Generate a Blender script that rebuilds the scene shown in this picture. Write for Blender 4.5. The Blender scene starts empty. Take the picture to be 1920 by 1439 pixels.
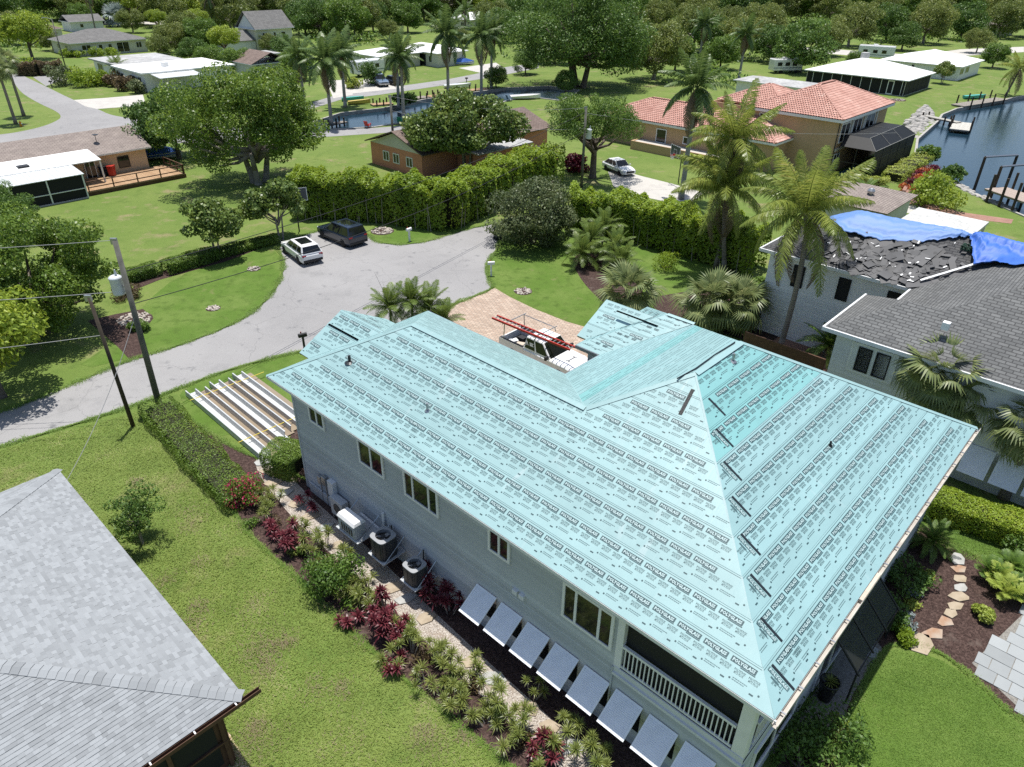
import bpy, math, random
import numpy as np
from mathutils import Vector, Matrix, Euler
from mathutils.geometry import tessellate_polygon
SC = bpy.context.scene
COL = SC.collection
rad = math.radians
# ------------------------------------------------------------------ camera
CAM_H, FPX, PITCH, ROLL = 21.3, 1342.0, rad(31.1), rad(0.72)
_r = Vector((1, 0, 0)); _u = Vector((0, math.sin(PITCH), math.cos(PITCH))); FWD = Vector((0, math.cos(PITCH), -math.sin(PITCH)))
RIGHT = _r * math.cos(ROLL) + _u * math.sin(ROLL); UP = _u * math.cos(ROLL) - _r * math.sin(ROLL)
CAMLOC = Vector((0, 0, CAM_H))
cd = bpy.data.cameras.new('camera'); camera = bpy.data.objects.new('camera', cd); COL.objects.link(camera)
cd.sensor_width = 36; cd.lens = 36 * FPX / 1920; cd.clip_end = 3000; cd.clip_start = 0.2
camera.matrix_world = Matrix(((RIGHT.x, UP.x, -FWD.x, 0), (RIGHT.y, UP.y, -FWD.y, 0), (RIGHT.z, UP.z, -FWD.z, CAM_H), (0, 0, 0, 1)))
SC.camera = camera
# ------------------------------------------------------------------ sky, sun, exposure
SUNV = Vector((-0.012, 0.172, 1.0)).normalized()          # direction towards the sun
W = bpy.data.worlds.new('World'); SC.world = W; W.use_nodes = True
nt = W.node_tree; bg = nt.nodes['Background']; sky = nt.nodes.new('ShaderNodeTexSky')
sky.sky_type = 'NISHITA'; sky.sun_disc = False; sky.sun_elevation = math.asin(SUNV.z)
sky.sun_rotation = math.atan2(SUNV.x, SUNV.y); sky.air_density = 1.0; sky.dust_density = 1.2; sky.ozone_density = 1.0
nt.links.new(sky.outputs[0], bg.inputs[0]); bg.inputs[1].default_value = 0.105
sd = bpy.data.lights.new('sun', 'SUN'); sd.energy = 4.6; sd.angle = rad(0.53); sd.color = (1.0, 0.965, 0.91)
sun = bpy.data.objects.new('sun', sd); COL.objects.link(sun); sun.location = (0, 60, 120)
sun.rotation_euler = SUNV.to_track_quat('Z', 'Y').to_euler()
SC.view_settings.view_transform = 'Standard'; SC.view_settings.look = 'None'
SC.view_settings.exposure = 0.36; SC.view_settings.gamma = 1.0; SC.view_settings.use_curve_mapping = False
SC.render.engine = 'CYCLES'
SC.cycles.use_denoising = False
SC.cycles.max_bounces = 6; SC.cycles.diffuse_bounces = 2; SC.cycles.glossy_bounces = 2
SC.cycles.transparent_max_bounces = 8; SC.cycles.transmission_bounces = 2
SC.cycles.caustics_reflective = False; SC.cycles.caustics_refractive = False

# ------------------------------------------------------------------ layout helpers
def G(x, y, z=0.0):
    """place on the level z of the plot that the surveyed photo point (x, y) shows"""
    r = RIGHT * (x - 960) + UP * (719.5 - y) + FWD * FPX
    t = (z - CAM_H) / r.z
    return Vector((r.x * t, r.y * t, z))
TH = rad(43.1); RZ = math.pi / 2 - TH                       # street grid: local x = A, local y = B
A = Vector((math.sin(TH), math.cos(TH), 0)); B = Vector((-math.cos(TH), math.sin(TH), 0))
ZE = 5.6
C0 = G(1452, 1350, ZE); C0.z = 0
def hp(a, b, z=0.0): return C0 + A * a + B * b + Vector((0, 0, z))

# ------------------------------------------------------------------ mesh building
class MB:
    def __init__(s): s.v = []; s.f = []
    def add(s, vs, fs):
        o = len(s.v); s.v.extend([tuple(v) for v in vs]); s.f.extend([tuple(i + o for i in f) for f in fs]); return s
    def box(s, c, d, rz=0.0, m=None):
        hx, hy, hz = d[0] / 2, d[1] / 2, d[2] / 2
        M = m if m is not None else Matrix.Rotation(rz, 4, 'Z')
        vs = [Vector(c) + (M.to_3x3() @ Vector((x * hx, y * hy, z * hz))) for z in (-1, 1) for x, y in ((-1, -1), (1, -1), (1, 1), (-1, 1))]
        return s.add(vs, [(3, 2, 1, 0), (4, 5, 6, 7), (0, 1, 5, 4), (1, 2, 6, 5), (2, 3, 7, 6), (3, 0, 4, 7)])
    def b2(s, p, q):                                        # axis box from two corners
        return s.box([(p[i] + q[i]) / 2 for i in range(3)], [abs(q[i] - p[i]) for i in range(3)])
    def poly(s, pts): return s.add(pts, [tuple(range(len(pts)))])
    def prism(s, pts, z0, z1):
        n = len(pts)
        s.add([(p[0], p[1], z0) for p in pts] + [(p[0], p[1], z1) for p in pts],
              [tuple(range(n - 1, -1, -1)), tuple(range(n, 2 * n))] + [(i, (i + 1) % n, n + (i + 1) % n, n + i) for i in range(n)])
        return s
    def slab(s, pts, t):                                    # planar polygon thickened downwards along its normal
        P = [Vector(p) for p in pts]; n = Vector((0, 0, 0))
        for i in range(len(P)): n += (P[i] - P[0]).cross(P[(i + 1) % len(P)] - P[0])
        n.normalize(); k = len(P)
        if n.z < 0: P.reverse(); n = -n
        Q = [p - n * t for p in P]
        return s.add(P + Q, [tuple(range(k)), tuple(range(2 * k - 1, k - 1, -1))] + [(i + k, (i + 1) % k + k, (i + 1) % k, i) for i in range(k)])
    def tube(s, p, q, r0, r1=None, n=8, cap=True):
        r1 = r0 if r1 is None else r1; p = Vector(p); q = Vector(q); d = (q - p)
        if d.length < 1e-6: return s
        d.normalize(); x = d.orthogonal().normalized(); y = d.cross(x)
        vs = []
        for c, r in ((p, r0), (q, r1)):
            for i in range(n):
                an = 2 * math.pi * i / n; vs.append(c + (x * math.cos(an) + y * math.sin(an)) * r)
        fs = [(i, (i + 1) % n, n + (i + 1) % n, n + i) for i in range(n)]
        if cap: fs += [tuple(range(n - 1, -1, -1)), tuple(range(n, 2 * n))]
        return s.add(vs, fs)
    def path(s, pts, rs, n=8):
        for i in range(len(pts) - 1): s.tube(pts[i], pts[i + 1], rs[i], rs[i + 1], n, cap=(i == len(pts) - 2 or i == 0))
        return s
    def lathe(s, prof, n=14, c=(0, 0, 0)):
        vs = []; fs = []
        for r, z in prof:
            for i in range(n):
                an = 2 * math.pi * i / n; vs.append((c[0] + r * math.cos(an), c[1] + r * math.sin(an), c[2] + z))
        for k in range(len(prof) - 1):
            for i in range(n): fs.append((k * n + i, k * n + (i + 1) % n, (k + 1) * n + (i + 1) % n, (k + 1) * n + i))
        fs += [tuple(range(n - 1, -1, -1)), tuple(range((len(prof) - 1) * n, len(prof) * n))]
        return s.add(vs, fs)
    def mesh(s, name, mat=None, smooth=False):
        me = bpy.data.meshes.new(name); me.from_pydata(s.v, [], s.f); me.update()
        if mat: me.materials.append(mat)
        if smooth: me.polygons.foreach_set('use_smooth', [True] * len(me.polygons))
        return me
    def build(s, name, mat, parent=None, smooth=False, bevel=0.0, **k):
        o = link(s.mesh(name, mat, smooth), name, parent)
        if bevel:
            m = o.modifiers.new('bevel', 'BEVEL'); m.width = bevel; m.segments = 2; m.limit_method = 'ANGLE'
        return tag(o, **k)
def npmesh(name, V, F, mat, smooth=False):                  # numpy arrays, faces all of one size
    me = bpy.data.meshes.new(name); V = np.asarray(V, np.float32); F = np.asarray(F, np.int32); k = F.shape[1]
    me.vertices.add(len(V)); me.vertices.foreach_set('co', V.ravel())
    me.loops.add(F.size); me.loops.foreach_set('vertex_index', F.ravel())
    me.polygons.add(len(F)); me.polygons.foreach_set('loop_start', np.arange(0, F.size, k, dtype=np.int32))
    me.update(calc_edges=True); me.materials.append(mat)
    if smooth: me.polygons.foreach_set('use_smooth', [True] * len(F))
    return me
def link(data, name, parent=None, loc=None, rz=None):
    o = bpy.data.objects.new(name, data); COL.objects.link(o)
    if parent is not None: o.parent = parent
    if loc is not None: o.location = loc
    if rz is not None: o.rotation_euler = (0, 0, rz)
    return o
def tag(o, label=None, cat=None, group=None, kind=None):
    if label: o['label'] = label
    if cat: o['category'] = cat
    if group: o['group'] = group
    if kind: o['kind'] = kind
    return o
def thing(name, label, cat, loc=(0, 0, 0), rz=0.0, group=None, scale=None):
    o = link(None, name, None, loc, rz); o.empty_display_size = 0.3
    if scale: o.scale = (scale, scale, scale) if not hasattr(scale, '__len__') else scale
    return tag(o, label, cat, group)
def copy_tree(o, parent=None):
    kids = list(o.children)
    c = o.copy(); COL.objects.link(c); c.parent = parent
    for ch in kids: copy_tree(ch, c)
    return c
def clip(poly, n, d):                                       # keep the part where p.n <= d
    out = []
    for i in range(len(poly)):
        p, q = poly[i], poly[(i + 1) % len(poly)]; a_, b_ = p.dot(n) - d, q.dot(n) - d
        if a_ <= 0: out.append(p)
        if a_ * b_ < 0: out.append(p + (q - p) * (a_ / (a_ - b_)))
    return out
def inside(pt, poly):
    x, y = pt; r = False
    for i in range(len(poly)):
        x1, y1 = poly[i]; x2, y2 = poly[i - 1]
        if (y1 > y) != (y2 > y) and x < (x2 - x1) * (y - y1) / (y2 - y1) + x1: r = not r
    return r

# ------------------------------------------------------------------ materials
MATS = {}
def pm(name, c1, c2=None, scale=4.0, rough=0.7, bump=0.0, bscale=None, spec=0.3, metal=0.0, detail=5.0, contrast=(0.35, 0.65), coat=0.0):
    """noise-mixed principled material in object metres"""
    m = bpy.data.materials.new(name); m.use_nodes = True; t = m.node_tree; N = t.nodes; L = t.links; p = N['Principled BSDF']
    p.inputs['Roughness'].default_value = rough; p.inputs['Specular IOR Level'].default_value = spec; p.inputs['Metallic'].default_value = metal
    if coat: p.inputs['Coat Weight'].default_value = coat
    tc = N.new('ShaderNodeTexCoord')
    if c2 is None: c2 = tuple(x * 0.86 for x in c1)
    n = N.new('ShaderNodeTexNoise'); n.inputs['Scale'].default_value = scale; n.inputs['Detail'].default_value = detail
    L.new(tc.outputs['Object'], n.inputs['Vector'])
    r = N.new('ShaderNodeValToRGB'); r.color_ramp.elements[0].position, r.color_ramp.elements[1].position = contrast
    r.color_ramp.elements[0].color = (*c1, 1); r.color_ramp.elements[1].color = (*c2, 1)
    L.new(n.outputs['Fac'], r.inputs['Fac']); L.new(r.outputs['Color'], p.inputs['Base Color'])
    if bump:
        nb = N.new('ShaderNodeTexNoise'); nb.inputs['Scale'].default_value = bscale or scale * 6; nb.inputs['Detail'].default_value = 4
        L.new(tc.outputs['Object'], nb.inputs['Vector'])
        b = N.new('ShaderNodeBump'); b.inputs['Strength'].default_value = 0.6; b.inputs['Distance'].default_value = bump
        L.new(nb.outputs['Fac'], b.inputs['Height']); L.new(b.outputs['Normal'], p.inputs['Normal'])
    MATS[name] = m; return m
def plain(name, c, rough=0.5, metal=0.0, spec=0.4, coat=0.0): return pm(name, c, tuple(x * 0.93 for x in c), 3.0, rough, 0, None, spec, metal, 2.0, (0.3, 0.7), coat)
def glassy(name, c, rough=0.06):
    return pm(name, c, tuple(x * 0.7 for x in c), 1.2, rough, 0, None, 0.6, 0.0, 1.0)
def mixm(name, layers, rough=0.9, bump=0.0, bscale=30.0, spec=0.2):
    """layers: [(scale, lo, hi, colour)] painted one over the other by noise masks"""
    m = bpy.data.materials.new(name); m.use_nodes = True; t = m.node_tree; N = t.nodes; L = t.links; p = N['Principled BSDF']
    p.inputs['Roughness'].default_value = rough; p.inputs['Specular IOR Level'].default_value = spec
    tc = N.new('ShaderNodeTexCoord'); prev = None
    for i, (sc, lo, hi, col) in enumerate(layers):
        if prev is None:
            c = N.new('ShaderNodeRGB'); c.outputs[0].default_value = (*col, 1); prev = c.outputs[0]; continue
        n = N.new('ShaderNodeTexNoise'); n.inputs['Scale'].default_value = sc; n.inputs['Detail'].default_value = 6; n.inputs['Roughness'].default_value = 0.62
        mp = N.new('ShaderNodeMapping'); mp.inputs['Location'].default_value = (i * 13.7, i * 7.1, i * 3.3)
        L.new(tc.outputs['Object'], mp.inputs['Vector']); L.new(mp.outputs[0], n.inputs['Vector'])
        r = N.new('ShaderNodeMapRange'); r.inputs['From Min'].default_value = lo; r.inputs['From Max'].default_value = hi
        L.new(n.outputs['Fac'], r.inputs['Value'])
        x = N.new('ShaderNodeMix'); x.data_type = 'RGBA'; x.inputs['B'].default_value = (*col, 1)
        L.new(r.outputs[0], x.inputs['Factor']); L.new(prev, x.inputs['A']); prev = x.outputs['Result']
    L.new(prev, p.inputs['Base Color'])
    if bump:
        n = N.new('ShaderNodeTexNoise'); n.inputs['Scale'].default_value = bscale; n.inputs['Detail'].default_value = 5
        L.new(tc.outputs['Object'], n.inputs['Vector'])
        b = N.new('ShaderNodeBump'); b.inputs['Strength'].default_value = 0.8; b.inputs['Distance'].default_value = bump
        L.new(n.outputs['Fac'], b.inputs['Height']); L.new(b.outputs['Normal'], p.inputs['Normal'])
    MATS[name] = m; return m
def leafm(name, c1, c2, c3=None, trans=0.3, rough=0.5):
    """foliage: colour varies leaf by leaf, some light passes through"""
    m = bpy.data.materials.new(name); m.use_nodes = True; t = m.node_tree; N = t.nodes; L = t.links; p = N['Principled BSDF']
    p.inputs['Roughness'].default_value = rough; p.inputs['Specular IOR Level'].default_value = 0.35
    g = N.new('ShaderNodeNewGeometry'); r = N.new('ShaderNodeValToRGB'); e = r.color_ramp.elements
    e[0].color = (*c1, 1); e[1].color = (*c2, 1); e[0].position = 0.05; e[1].position = 0.8
    if c3: x = e.new(0.97); x.color = (*c3, 1)
    tc = N.new('ShaderNodeTexCoord'); n = N.new('ShaderNodeTexNoise'); n.inputs['Scale'].default_value = 0.55; n.inputs['Detail'].default_value = 3
    L.new(tc.outputs['Object'], n.inputs['Vector'])
    oi = N.new('ShaderNodeObjectInfo')
    a1 = N.new('ShaderNodeMath'); a1.operation = 'MULTIPLY_ADD'; a1.inputs[1].default_value = 0.45; L.new(g.outputs['Random Per Island'], a1.inputs[0])
    a2 = N.new('ShaderNodeMath'); a2.operation = 'MULTIPLY_ADD'; a2.inputs[1].default_value = 1.1; a2.inputs[2].default_value = -0.35; L.new(n.outputs['Fac'], a2.inputs[0])
    a3 = N.new('ShaderNodeMath'); a3.operation = 'MULTIPLY_ADD'; a3.inputs[1].default_value = 0.22; L.new(oi.outputs['Random'], a3.inputs[0]); L.new(a2.outputs[0], a3.inputs[2])
    L.new(a3.outputs[0], a1.inputs[2]); L.new(a1.outputs[0], r.inputs['Fac']); L.new(r.outputs['Color'], p.inputs['Base Color'])
    tr = N.new('ShaderNodeBsdfTranslucent'); mx = N.new('ShaderNodeMixShader'); mx.inputs[0].default_value = trans
    hs = N.new('ShaderNodeHueSaturation'); hs.inputs['Value'].default_value = 1.5; hs.inputs['Hue'].default_value = 0.485
    L.new(r.outputs['Color'], hs.inputs['Color']); L.new(hs.outputs[0], tr.inputs['Color'])
    L.new(p.outputs[0], mx.inputs[1]); L.new(tr.outputs[0], mx.inputs[2]); L.new(mx.outputs[0], N['Material Output'].inputs['Surface'])
    MATS[name] = m; return m
def boards(name, c, var=.10, rough=.6, bump=.002):
    """painted boards, each piece a slightly different tone"""
    m = pm(name, c, tuple(x * .94 for x in c), 1.5, rough, bump, 20); t = m.node_tree; N = t.nodes; L = t.links; p = N['Principled BSDF']; src = p.inputs['Base Color'].links[0].from_socket
    g = N.new('ShaderNodeNewGeometry'); mr = N.new('ShaderNodeMapRange'); mr.inputs['To Min'].default_value = 1 - var; mr.inputs['To Max'].default_value = 1 + var; L.new(g.outputs['Random Per Island'], mr.inputs['Value'])
    x = N.new('ShaderNodeMix'); x.data_type = 'RGBA'; x.blend_type = 'MULTIPLY'; x.inputs['Factor'].default_value = 1; L.new(src, x.inputs['A']); L.new(mr.outputs[0], x.inputs['B']); L.new(x.outputs['Result'], p.inputs['Base Color']); return m
def sheeting(name, c, streak, rough=.4):
    """plastic-faced membrane: tone differs sheet by sheet, wrinkle glare painted as pale streaks, soft wrinkles running up the slope"""
    m = pm(name, c, tuple(x * .93 for x in c), 1.1, rough, 0, None, .4, 0, 6); t = m.node_tree; N = t.nodes; L = t.links; p = N['Principled BSDF']; src = p.inputs['Base Color'].links[0].from_socket
    oi = N.new('ShaderNodeObjectInfo'); mr = N.new('ShaderNodeMapRange'); mr.inputs['To Min'].default_value = .95; mr.inputs['To Max'].default_value = 1.05; L.new(oi.outputs['Random'], mr.inputs['Value'])
    x = N.new('ShaderNodeMix'); x.data_type = 'RGBA'; x.blend_type = 'MULTIPLY'; x.inputs['Factor'].default_value = 1; L.new(src, x.inputs['A']); L.new(mr.outputs[0], x.inputs['B'])
    tc = N.new('ShaderNodeTexCoord'); mp = N.new('ShaderNodeMapping'); mp.inputs['Scale'].default_value = streak; L.new(tc.outputs['Object'], mp.inputs[0])
    n = N.new('ShaderNodeTexNoise'); n.inputs['Scale'].default_value = 1.0; n.inputs['Detail'].default_value = 4; n.inputs['Distortion'].default_value = .6; L.new(mp.outputs[0], n.inputs['Vector'])
    n2 = N.new('ShaderNodeTexNoise'); n2.inputs['Scale'].default_value = .5; n2.inputs['Detail'].default_value = 6; L.new(tc.outputs['Object'], n2.inputs['Vector'])
    r = N.new('ShaderNodeMapRange'); r.inputs['From Min'].default_value = .60; r.inputs['From Max'].default_value = .76; r.inputs['To Max'].default_value = .42; L.new(n.outputs['Fac'], r.inputs['Value'])
    r2 = N.new('ShaderNodeMapRange'); r2.inputs['From Min'].default_value = .42; r2.inputs['From Max'].default_value = .62; L.new(n2.outputs['Fac'], r2.inputs['Value'])
    mu = N.new('ShaderNodeMath'); mu.operation = 'MULTIPLY'; L.new(r.outputs[0], mu.inputs[0]); L.new(r2.outputs[0], mu.inputs[1])
    y = N.new('ShaderNodeMix'); y.data_type = 'RGBA'; y.inputs['B'].default_value = (min(1, c[0] * 1.7), min(1, c[1] * 1.25), min(1, c[2] * 1.25), 1); L.new(mu.outputs[0], y.inputs['Factor']); L.new(x.outputs['Result'], y.inputs['A']); L.new(y.outputs['Result'], p.inputs['Base Color'])  # glare on the wrinkles painted in as a paler colour
    b = N.new('ShaderNodeBump'); b.inputs['Strength'].default_value = .5; b.inputs['Distance'].default_value = .02; L.new(n.outputs['Fac'], b.inputs['Height']); L.new(b.outputs['Normal'], p.inputs['Normal']); return m
def stripes(name, c1, c2, axis, period, duty=0.12, rough=0.6, bump=0.01, noise=None):
    """thin seams of colour c2 every period metres along a local axis"""
    m = bpy.data.materials.new(name); m.use_nodes = True; t = m.node_tree; N = t.nodes; L = t.links; p = N['Principled BSDF']
    p.inputs['Roughness'].default_value = rough; p.inputs['Specular IOR Level'].default_value = 0.3
    tc = N.new('ShaderNodeTexCoord'); sp = N.new('ShaderNodeSeparateXYZ'); L.new(tc.outputs['Object'], sp.inputs[0])
    d = N.new('ShaderNodeMath'); d.operation = 'DIVIDE'; d.inputs[1].default_value = period; L.new(sp.outputs[axis], d.inputs[0])
    fr = N.new('ShaderNodeMath'); fr.operation = 'FRACT'; L.new(d.outputs[0], fr.inputs[0])
    lt = N.new('ShaderNodeMath'); lt.operation = 'LESS_THAN'; lt.inputs[1].default_value = duty; L.new(fr.outputs[0], lt.inputs[0])
    n = N.new('ShaderNodeTexNoise'); n.inputs['Scale'].default_value = 1.3; n.inputs['Detail'].default_value = 6; L.new(tc.outputs['Object'], n.inputs['Vector'])
    r = N.new('ShaderNodeValToRGB'); r.color_ramp.elements[0].position = 0.35; r.color_ramp.elements[1].position = 0.65
    r.color_ramp.elements[0].color = (*(noise or tuple(x * 0.85 for x in c1)), 1); r.color_ramp.elements[1].color = (*c1, 1); L.new(n.outputs['Fac'], r.inputs['Fac'])
    x = N.new('ShaderNodeMix'); x.data_type = 'RGBA'; x.inputs['B'].default_value = (*c2, 1); L.new(lt.outputs[0], x.inputs['Factor']); L.new(r.outputs[0], x.inputs['A'])
    L.new(x.outputs['Result'], p.inputs['Base Color'])
    b = N.new('ShaderNodeBump'); b.inputs['Distance'].default_value = bump; L.new(fr.outputs[0], b.inputs['Height']); L.new(b.outputs['Normal'], p.inputs['Normal'])
    MATS[name] = m; return m
def bricky(name, c1, c2, cm, bw, bh, mortar=0.02, rough=0.8, bump=0.01, rot=0.0, offset=0.5):
    """flat print of small units (far pavers and shingles) in local x, y metres"""
    m = bpy.data.materials.new(name); m.use_nodes = True; t = m.node_tree; N = t.nodes; L = t.links; p = N['Principled BSDF']
    p.inputs['Roughness'].default_value = rough; p.inputs['Specular IOR Level'].default_value = 0.25
    tc = N.new('ShaderNodeTexCoord'); mp = N.new('ShaderNodeMapping'); mp.inputs['Rotation'].default_value = (0, 0, rot); L.new(tc.outputs['Object'], mp.inputs[0])
    br = N.new('ShaderNodeTexBrick'); br.inputs['Scale'].default_value = 1.0; br.inputs['Brick Width'].default_value = bw; br.inputs['Row Height'].default_value = bh
    br.inputs['Mortar Size'].default_value = mortar; br.inputs['Color1'].default_value = (*c1, 1); br.inputs['Color2'].default_value = (*c2, 1); br.inputs['Mortar'].default_value = (*cm, 1); br.offset = offset
    L.new(mp.outputs[0], br.inputs['Vector'])
    n = N.new('ShaderNodeTexNoise'); n.inputs['Scale'].default_value = 0.9; n.inputs['Detail'].default_value = 6; L.new(tc.outputs['Object'], n.inputs['Vector'])
    mr = N.new('ShaderNodeMapRange'); mr.inputs['To Min'].default_value = 0.72; mr.inputs['To Max'].default_value = 1.28; L.new(n.outputs['Fac'], mr.inputs['Value'])
    x = N.new('ShaderNodeMix'); x.data_type = 'RGBA'; x.blend_type = 'MULTIPLY'; x.inputs['Factor'].default_value = 1.0
    L.new(br.outputs['Color'], x.inputs['A']); L.new(mr.outputs[0], x.inputs['B']); L.new(x.outputs['Result'], p.inputs['Base Color'])
    b = N.new('ShaderNodeBump'); b.inputs['Distance'].default_value = bump; b.invert = True; L.new(br.outputs['Fac'], b.inputs['Height']); L.new(b.outputs['Normal'], p.inputs['Normal'])
    MATS[name] = m; return m
# ================================================================== SETTING
M_lawn = mixm('lawn_grass', [(0, 0, 0, (.118, .185, .036)), (0.12, .42, .60, (.16, .215, .052)), (0.6, .52, .72, (.08, .14, .024)), (0.45, .56, .70, (.25, .215, .115)), (14, .5, .68, (.075, .11, .024)), (38, .52, .66, (.20, .225, .075))], 0.95, 0.03, 45)
M_dry = mixm('dry_lawn', [(0, 0, 0, (.13, .16, .045)), (0.3, .40, .6, (.20, .17, .095)), (0.9, .5, .7, (.09, .13, .03)), (20, .5, .7, (.08, .1, .03))], 0.95, 0.02, 40)
M_mown = mixm('mown_grass', [(0, 0, 0, (.085, .158, .022)), (0.35, .42, .62, (.13, .195, .042)), (1.5, .5, .7, (.06, .108, .016)), (0.6, .62, .74, (.20, .19, .085)), (30, .5, .66, (.05, .09, .014)), (45, .54, .66, (.15, .19, .05))], 0.95, 0.02, 45)
M_road = mixm('road_asphalt', [(0, 0, 0, (.285, .28, .276)), (0.12, .40, .60, (.245, .24, .238)), (0.5, .55, .7, (.225, .222, .22)), (22, .52, .62, (.33, .325, .32)), (1.3, .60, .72, (.165, .165, .168)), (6, .62, .7, (.19, .188, .185))], 0.9, 0.006, 60)
def road_detail(m):
    t = m.node_tree; N = t.nodes; L = t.links; p = N['Principled BSDF']; src = p.inputs['Base Color'].links[0].from_socket; tc = N.new('ShaderNodeTexCoord')
    n = N.new('ShaderNodeTexNoise'); n.inputs['Scale'].default_value = .6; n.inputs['Detail'].default_value = 5; L.new(tc.outputs['Object'], n.inputs['Vector'])
    ad = N.new('ShaderNodeMix'); ad.data_type = 'RGBA'; ad.inputs['Factor'].default_value = .12; L.new(tc.outputs['Object'], ad.inputs['A']); L.new(n.outputs['Color'], ad.inputs['B'])
    sc = N.new('ShaderNodeVectorMath'); sc.operation = 'MULTIPLY_ADD'; sc.inputs[1].default_value = (1.6, 1.6, 1.6); L.new(n.outputs['Color'], sc.inputs[0]); L.new(tc.outputs['Object'], sc.inputs[2])
    v = N.new('ShaderNodeTexVoronoi'); v.feature = 'DISTANCE_TO_EDGE'; v.inputs['Scale'].default_value = .16; L.new(sc.outputs[0], v.inputs['Vector'])
    r = N.new('ShaderNodeMapRange'); r.inputs['From Min'].default_value = .004; r.inputs['From Max'].default_value = .0; r.inputs['To Max'].default_value = .45; L.new(v.outputs['Distance'], r.inputs['Value'])
    y = N.new('ShaderNodeMix'); y.data_type = 'RGBA'; y.inputs['B'].default_value = (.09, .09, .09, 1); L.new(r.outputs[0], y.inputs['Factor']); L.new(src, y.inputs['A']); L.new(y.outputs['Result'], p.inputs['Base Color'])
road_detail(M_road)
M_conc = mixm('pale_concrete', [(0, 0, 0, (.48, .46, .42)), (0.8, .45, .65, (.42, .40, .37)), (8, .55, .7, (.36, .34, .31))], 0.9, 0.004, 30)
M_mulch = mixm('bark_mulch', [(0, 0, 0, (.058, .036, .031)), (9, .45, .6, (.105, .068, .058)), (22, .5, .62, (.024, .015, .013)), (1.2, .6, .72, (.13, .10, .085))], 0.95, 0.05, 26)
M_gravel = mixm('pale_gravel', [(0, 0, 0, (.36, .31, .26)), (16, .45, .58, (.55, .51, .46)), (24, .5, .6, (.17, .14, .115)), (2, .55, .75, (.28, .22, .17))], 0.95, 0.05, 26)
M_pavers = bricky('driveway_pavers', (.47, .37, .29), (.36, .265, .20), (.25, .21, .175), .34, .2, .02, .85, .006, rad(20))
M_bluestone = bricky('grey_patio_flags', (.41, .43, .43), (.33, .36, .37), (.22, .23, .22), .62, .62, .012, .8, .006, 0.0)
M_redbrick = bricky('red_path_pavers', (.36, .20, .15), (.30, .16, .12), (.22, .15, .12), .22, .11, .01, .85, .004)
M_sea = pm('seawall_concrete', (.40, .385, .35), (.30, .285, .26), 1.5, .9, .01, 12)
M_wood = pm('weathered_dock_wood', (.30, .27, .235), (.22, .195, .165), 3, .85, .004, 30)
M_deckwood = pm('new_deck_wood', (.42, .28, .165), (.34, .215, .12), 2.5, .8, .004, 30)
M_brownwood = pm('brown_stained_wood', (.12, .065, .04), (.085, .045, .028), 3, .8, .004, 30)
M_stone = pm('pale_field_stone', (.50, .45, .39), (.36, .32, .28), 2.2, .9, .02, 12)
M_rock = pm('riprap_rock', (.42, .40, .37), (.28, .27, .25), 1.6, .95, .04, 8)
def water_mat():
    m = bpy.data.materials.new('canal_water'); m.use_nodes = True; t = m.node_tree; N = t.nodes; L = t.links; p = N['Principled BSDF']
    p.inputs['Base Color'].default_value = (.012, .032, .05, 1); p.inputs['Roughness'].default_value = .07; p.inputs['Specular IOR Level'].default_value = .6
    tc = N.new('ShaderNodeTexCoord'); n = N.new('ShaderNodeTexNoise'); n.inputs['Scale'].default_value = 1.6; n.inputs['Detail'].default_value = 5; n.inputs['Roughness'].default_value = .6
    mp = N.new('ShaderNodeMapping'); mp.inputs['Scale'].default_value = (1, 2.2, 1); L.new(tc.outputs['Object'], mp.inputs[0]); L.new(mp.outputs[0], n.inputs[0])
    b = N.new('ShaderNodeBump'); b.inputs['Strength'].default_value = .35; b.inputs['Distance'].default_value = .05; L.new(n.outputs['Fac'], b.inputs['Height']); L.new(b.outputs['Normal'], p.inputs['Normal'])
    return m
M_water = water_mat()
def px(pts, z=0.0): return [G(x, y, z) for x, y in pts]
def smooth_poly(pts, k=2):
    P = [Vector((p[0], p[1], 0)) for p in pts]
    for _ in range(k):
        Q = []
        for i in range(len(P)):
            a_, b_ = P[i], P[(i + 1) % len(P)]; Q += [a_ * .75 + b_ * .25, a_ * .25 + b_ * .75]
        P = Q
    return P
def sheet(name, pts, z, mat, holes=(), kind='structure', parent=None, thick=0.0):
    loops = [[Vector((p[0], p[1], 0)) for p in pts]] + [[Vector((p[0], p[1], 0)) for p in h] for h in holes]
    flat = [q for l in loops for q in l]; tri = tessellate_polygon(loops)
    m = MB(); vs = [(q.x, q.y, z) for q in flat]; fs = []
    for t in tri:
        a_, b_, c_ = (flat[i] for i in t)
        fs.append(tuple(t) if (b_ - a_).cross(c_ - a_).z > 0 else tuple(reversed(t)))
    m.add(vs, fs)
    if thick:
        n = len(loops[0]); m.add([(q.x, q.y, z) for q in loops[0]] + [(q.x, q.y, z - thick) for q in loops[0]], [(i, (i + 1) % n, n + (i + 1) % n, n + i) for i in range(n)])
    return m.build(name, mat, parent, kind=kind)
CANAL1 = px([(585, 231), (640, 213), (720, 204), (800, 187), (870, 177), (950, 166), (1030, 163), (1085, 170), (1050, 190), (985, 182), (950, 190), (900, 204), (840, 217), (780, 227), (700, 239), (600, 245)])
CANAL2 = px([(2150, 150), (1920, 181), (1795, 205), (1768, 216), (1760, 228), (1722, 262), (1717, 300), (1732, 318), (1790, 347), (1860, 380), (1925, 408), (2150, 470)])
ground = sheet('ground', [(-520, -40), (520, -40), (520, 900), (-520, 900)], 0.0, M_lawn, [CANAL1, CANAL2])
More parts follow.
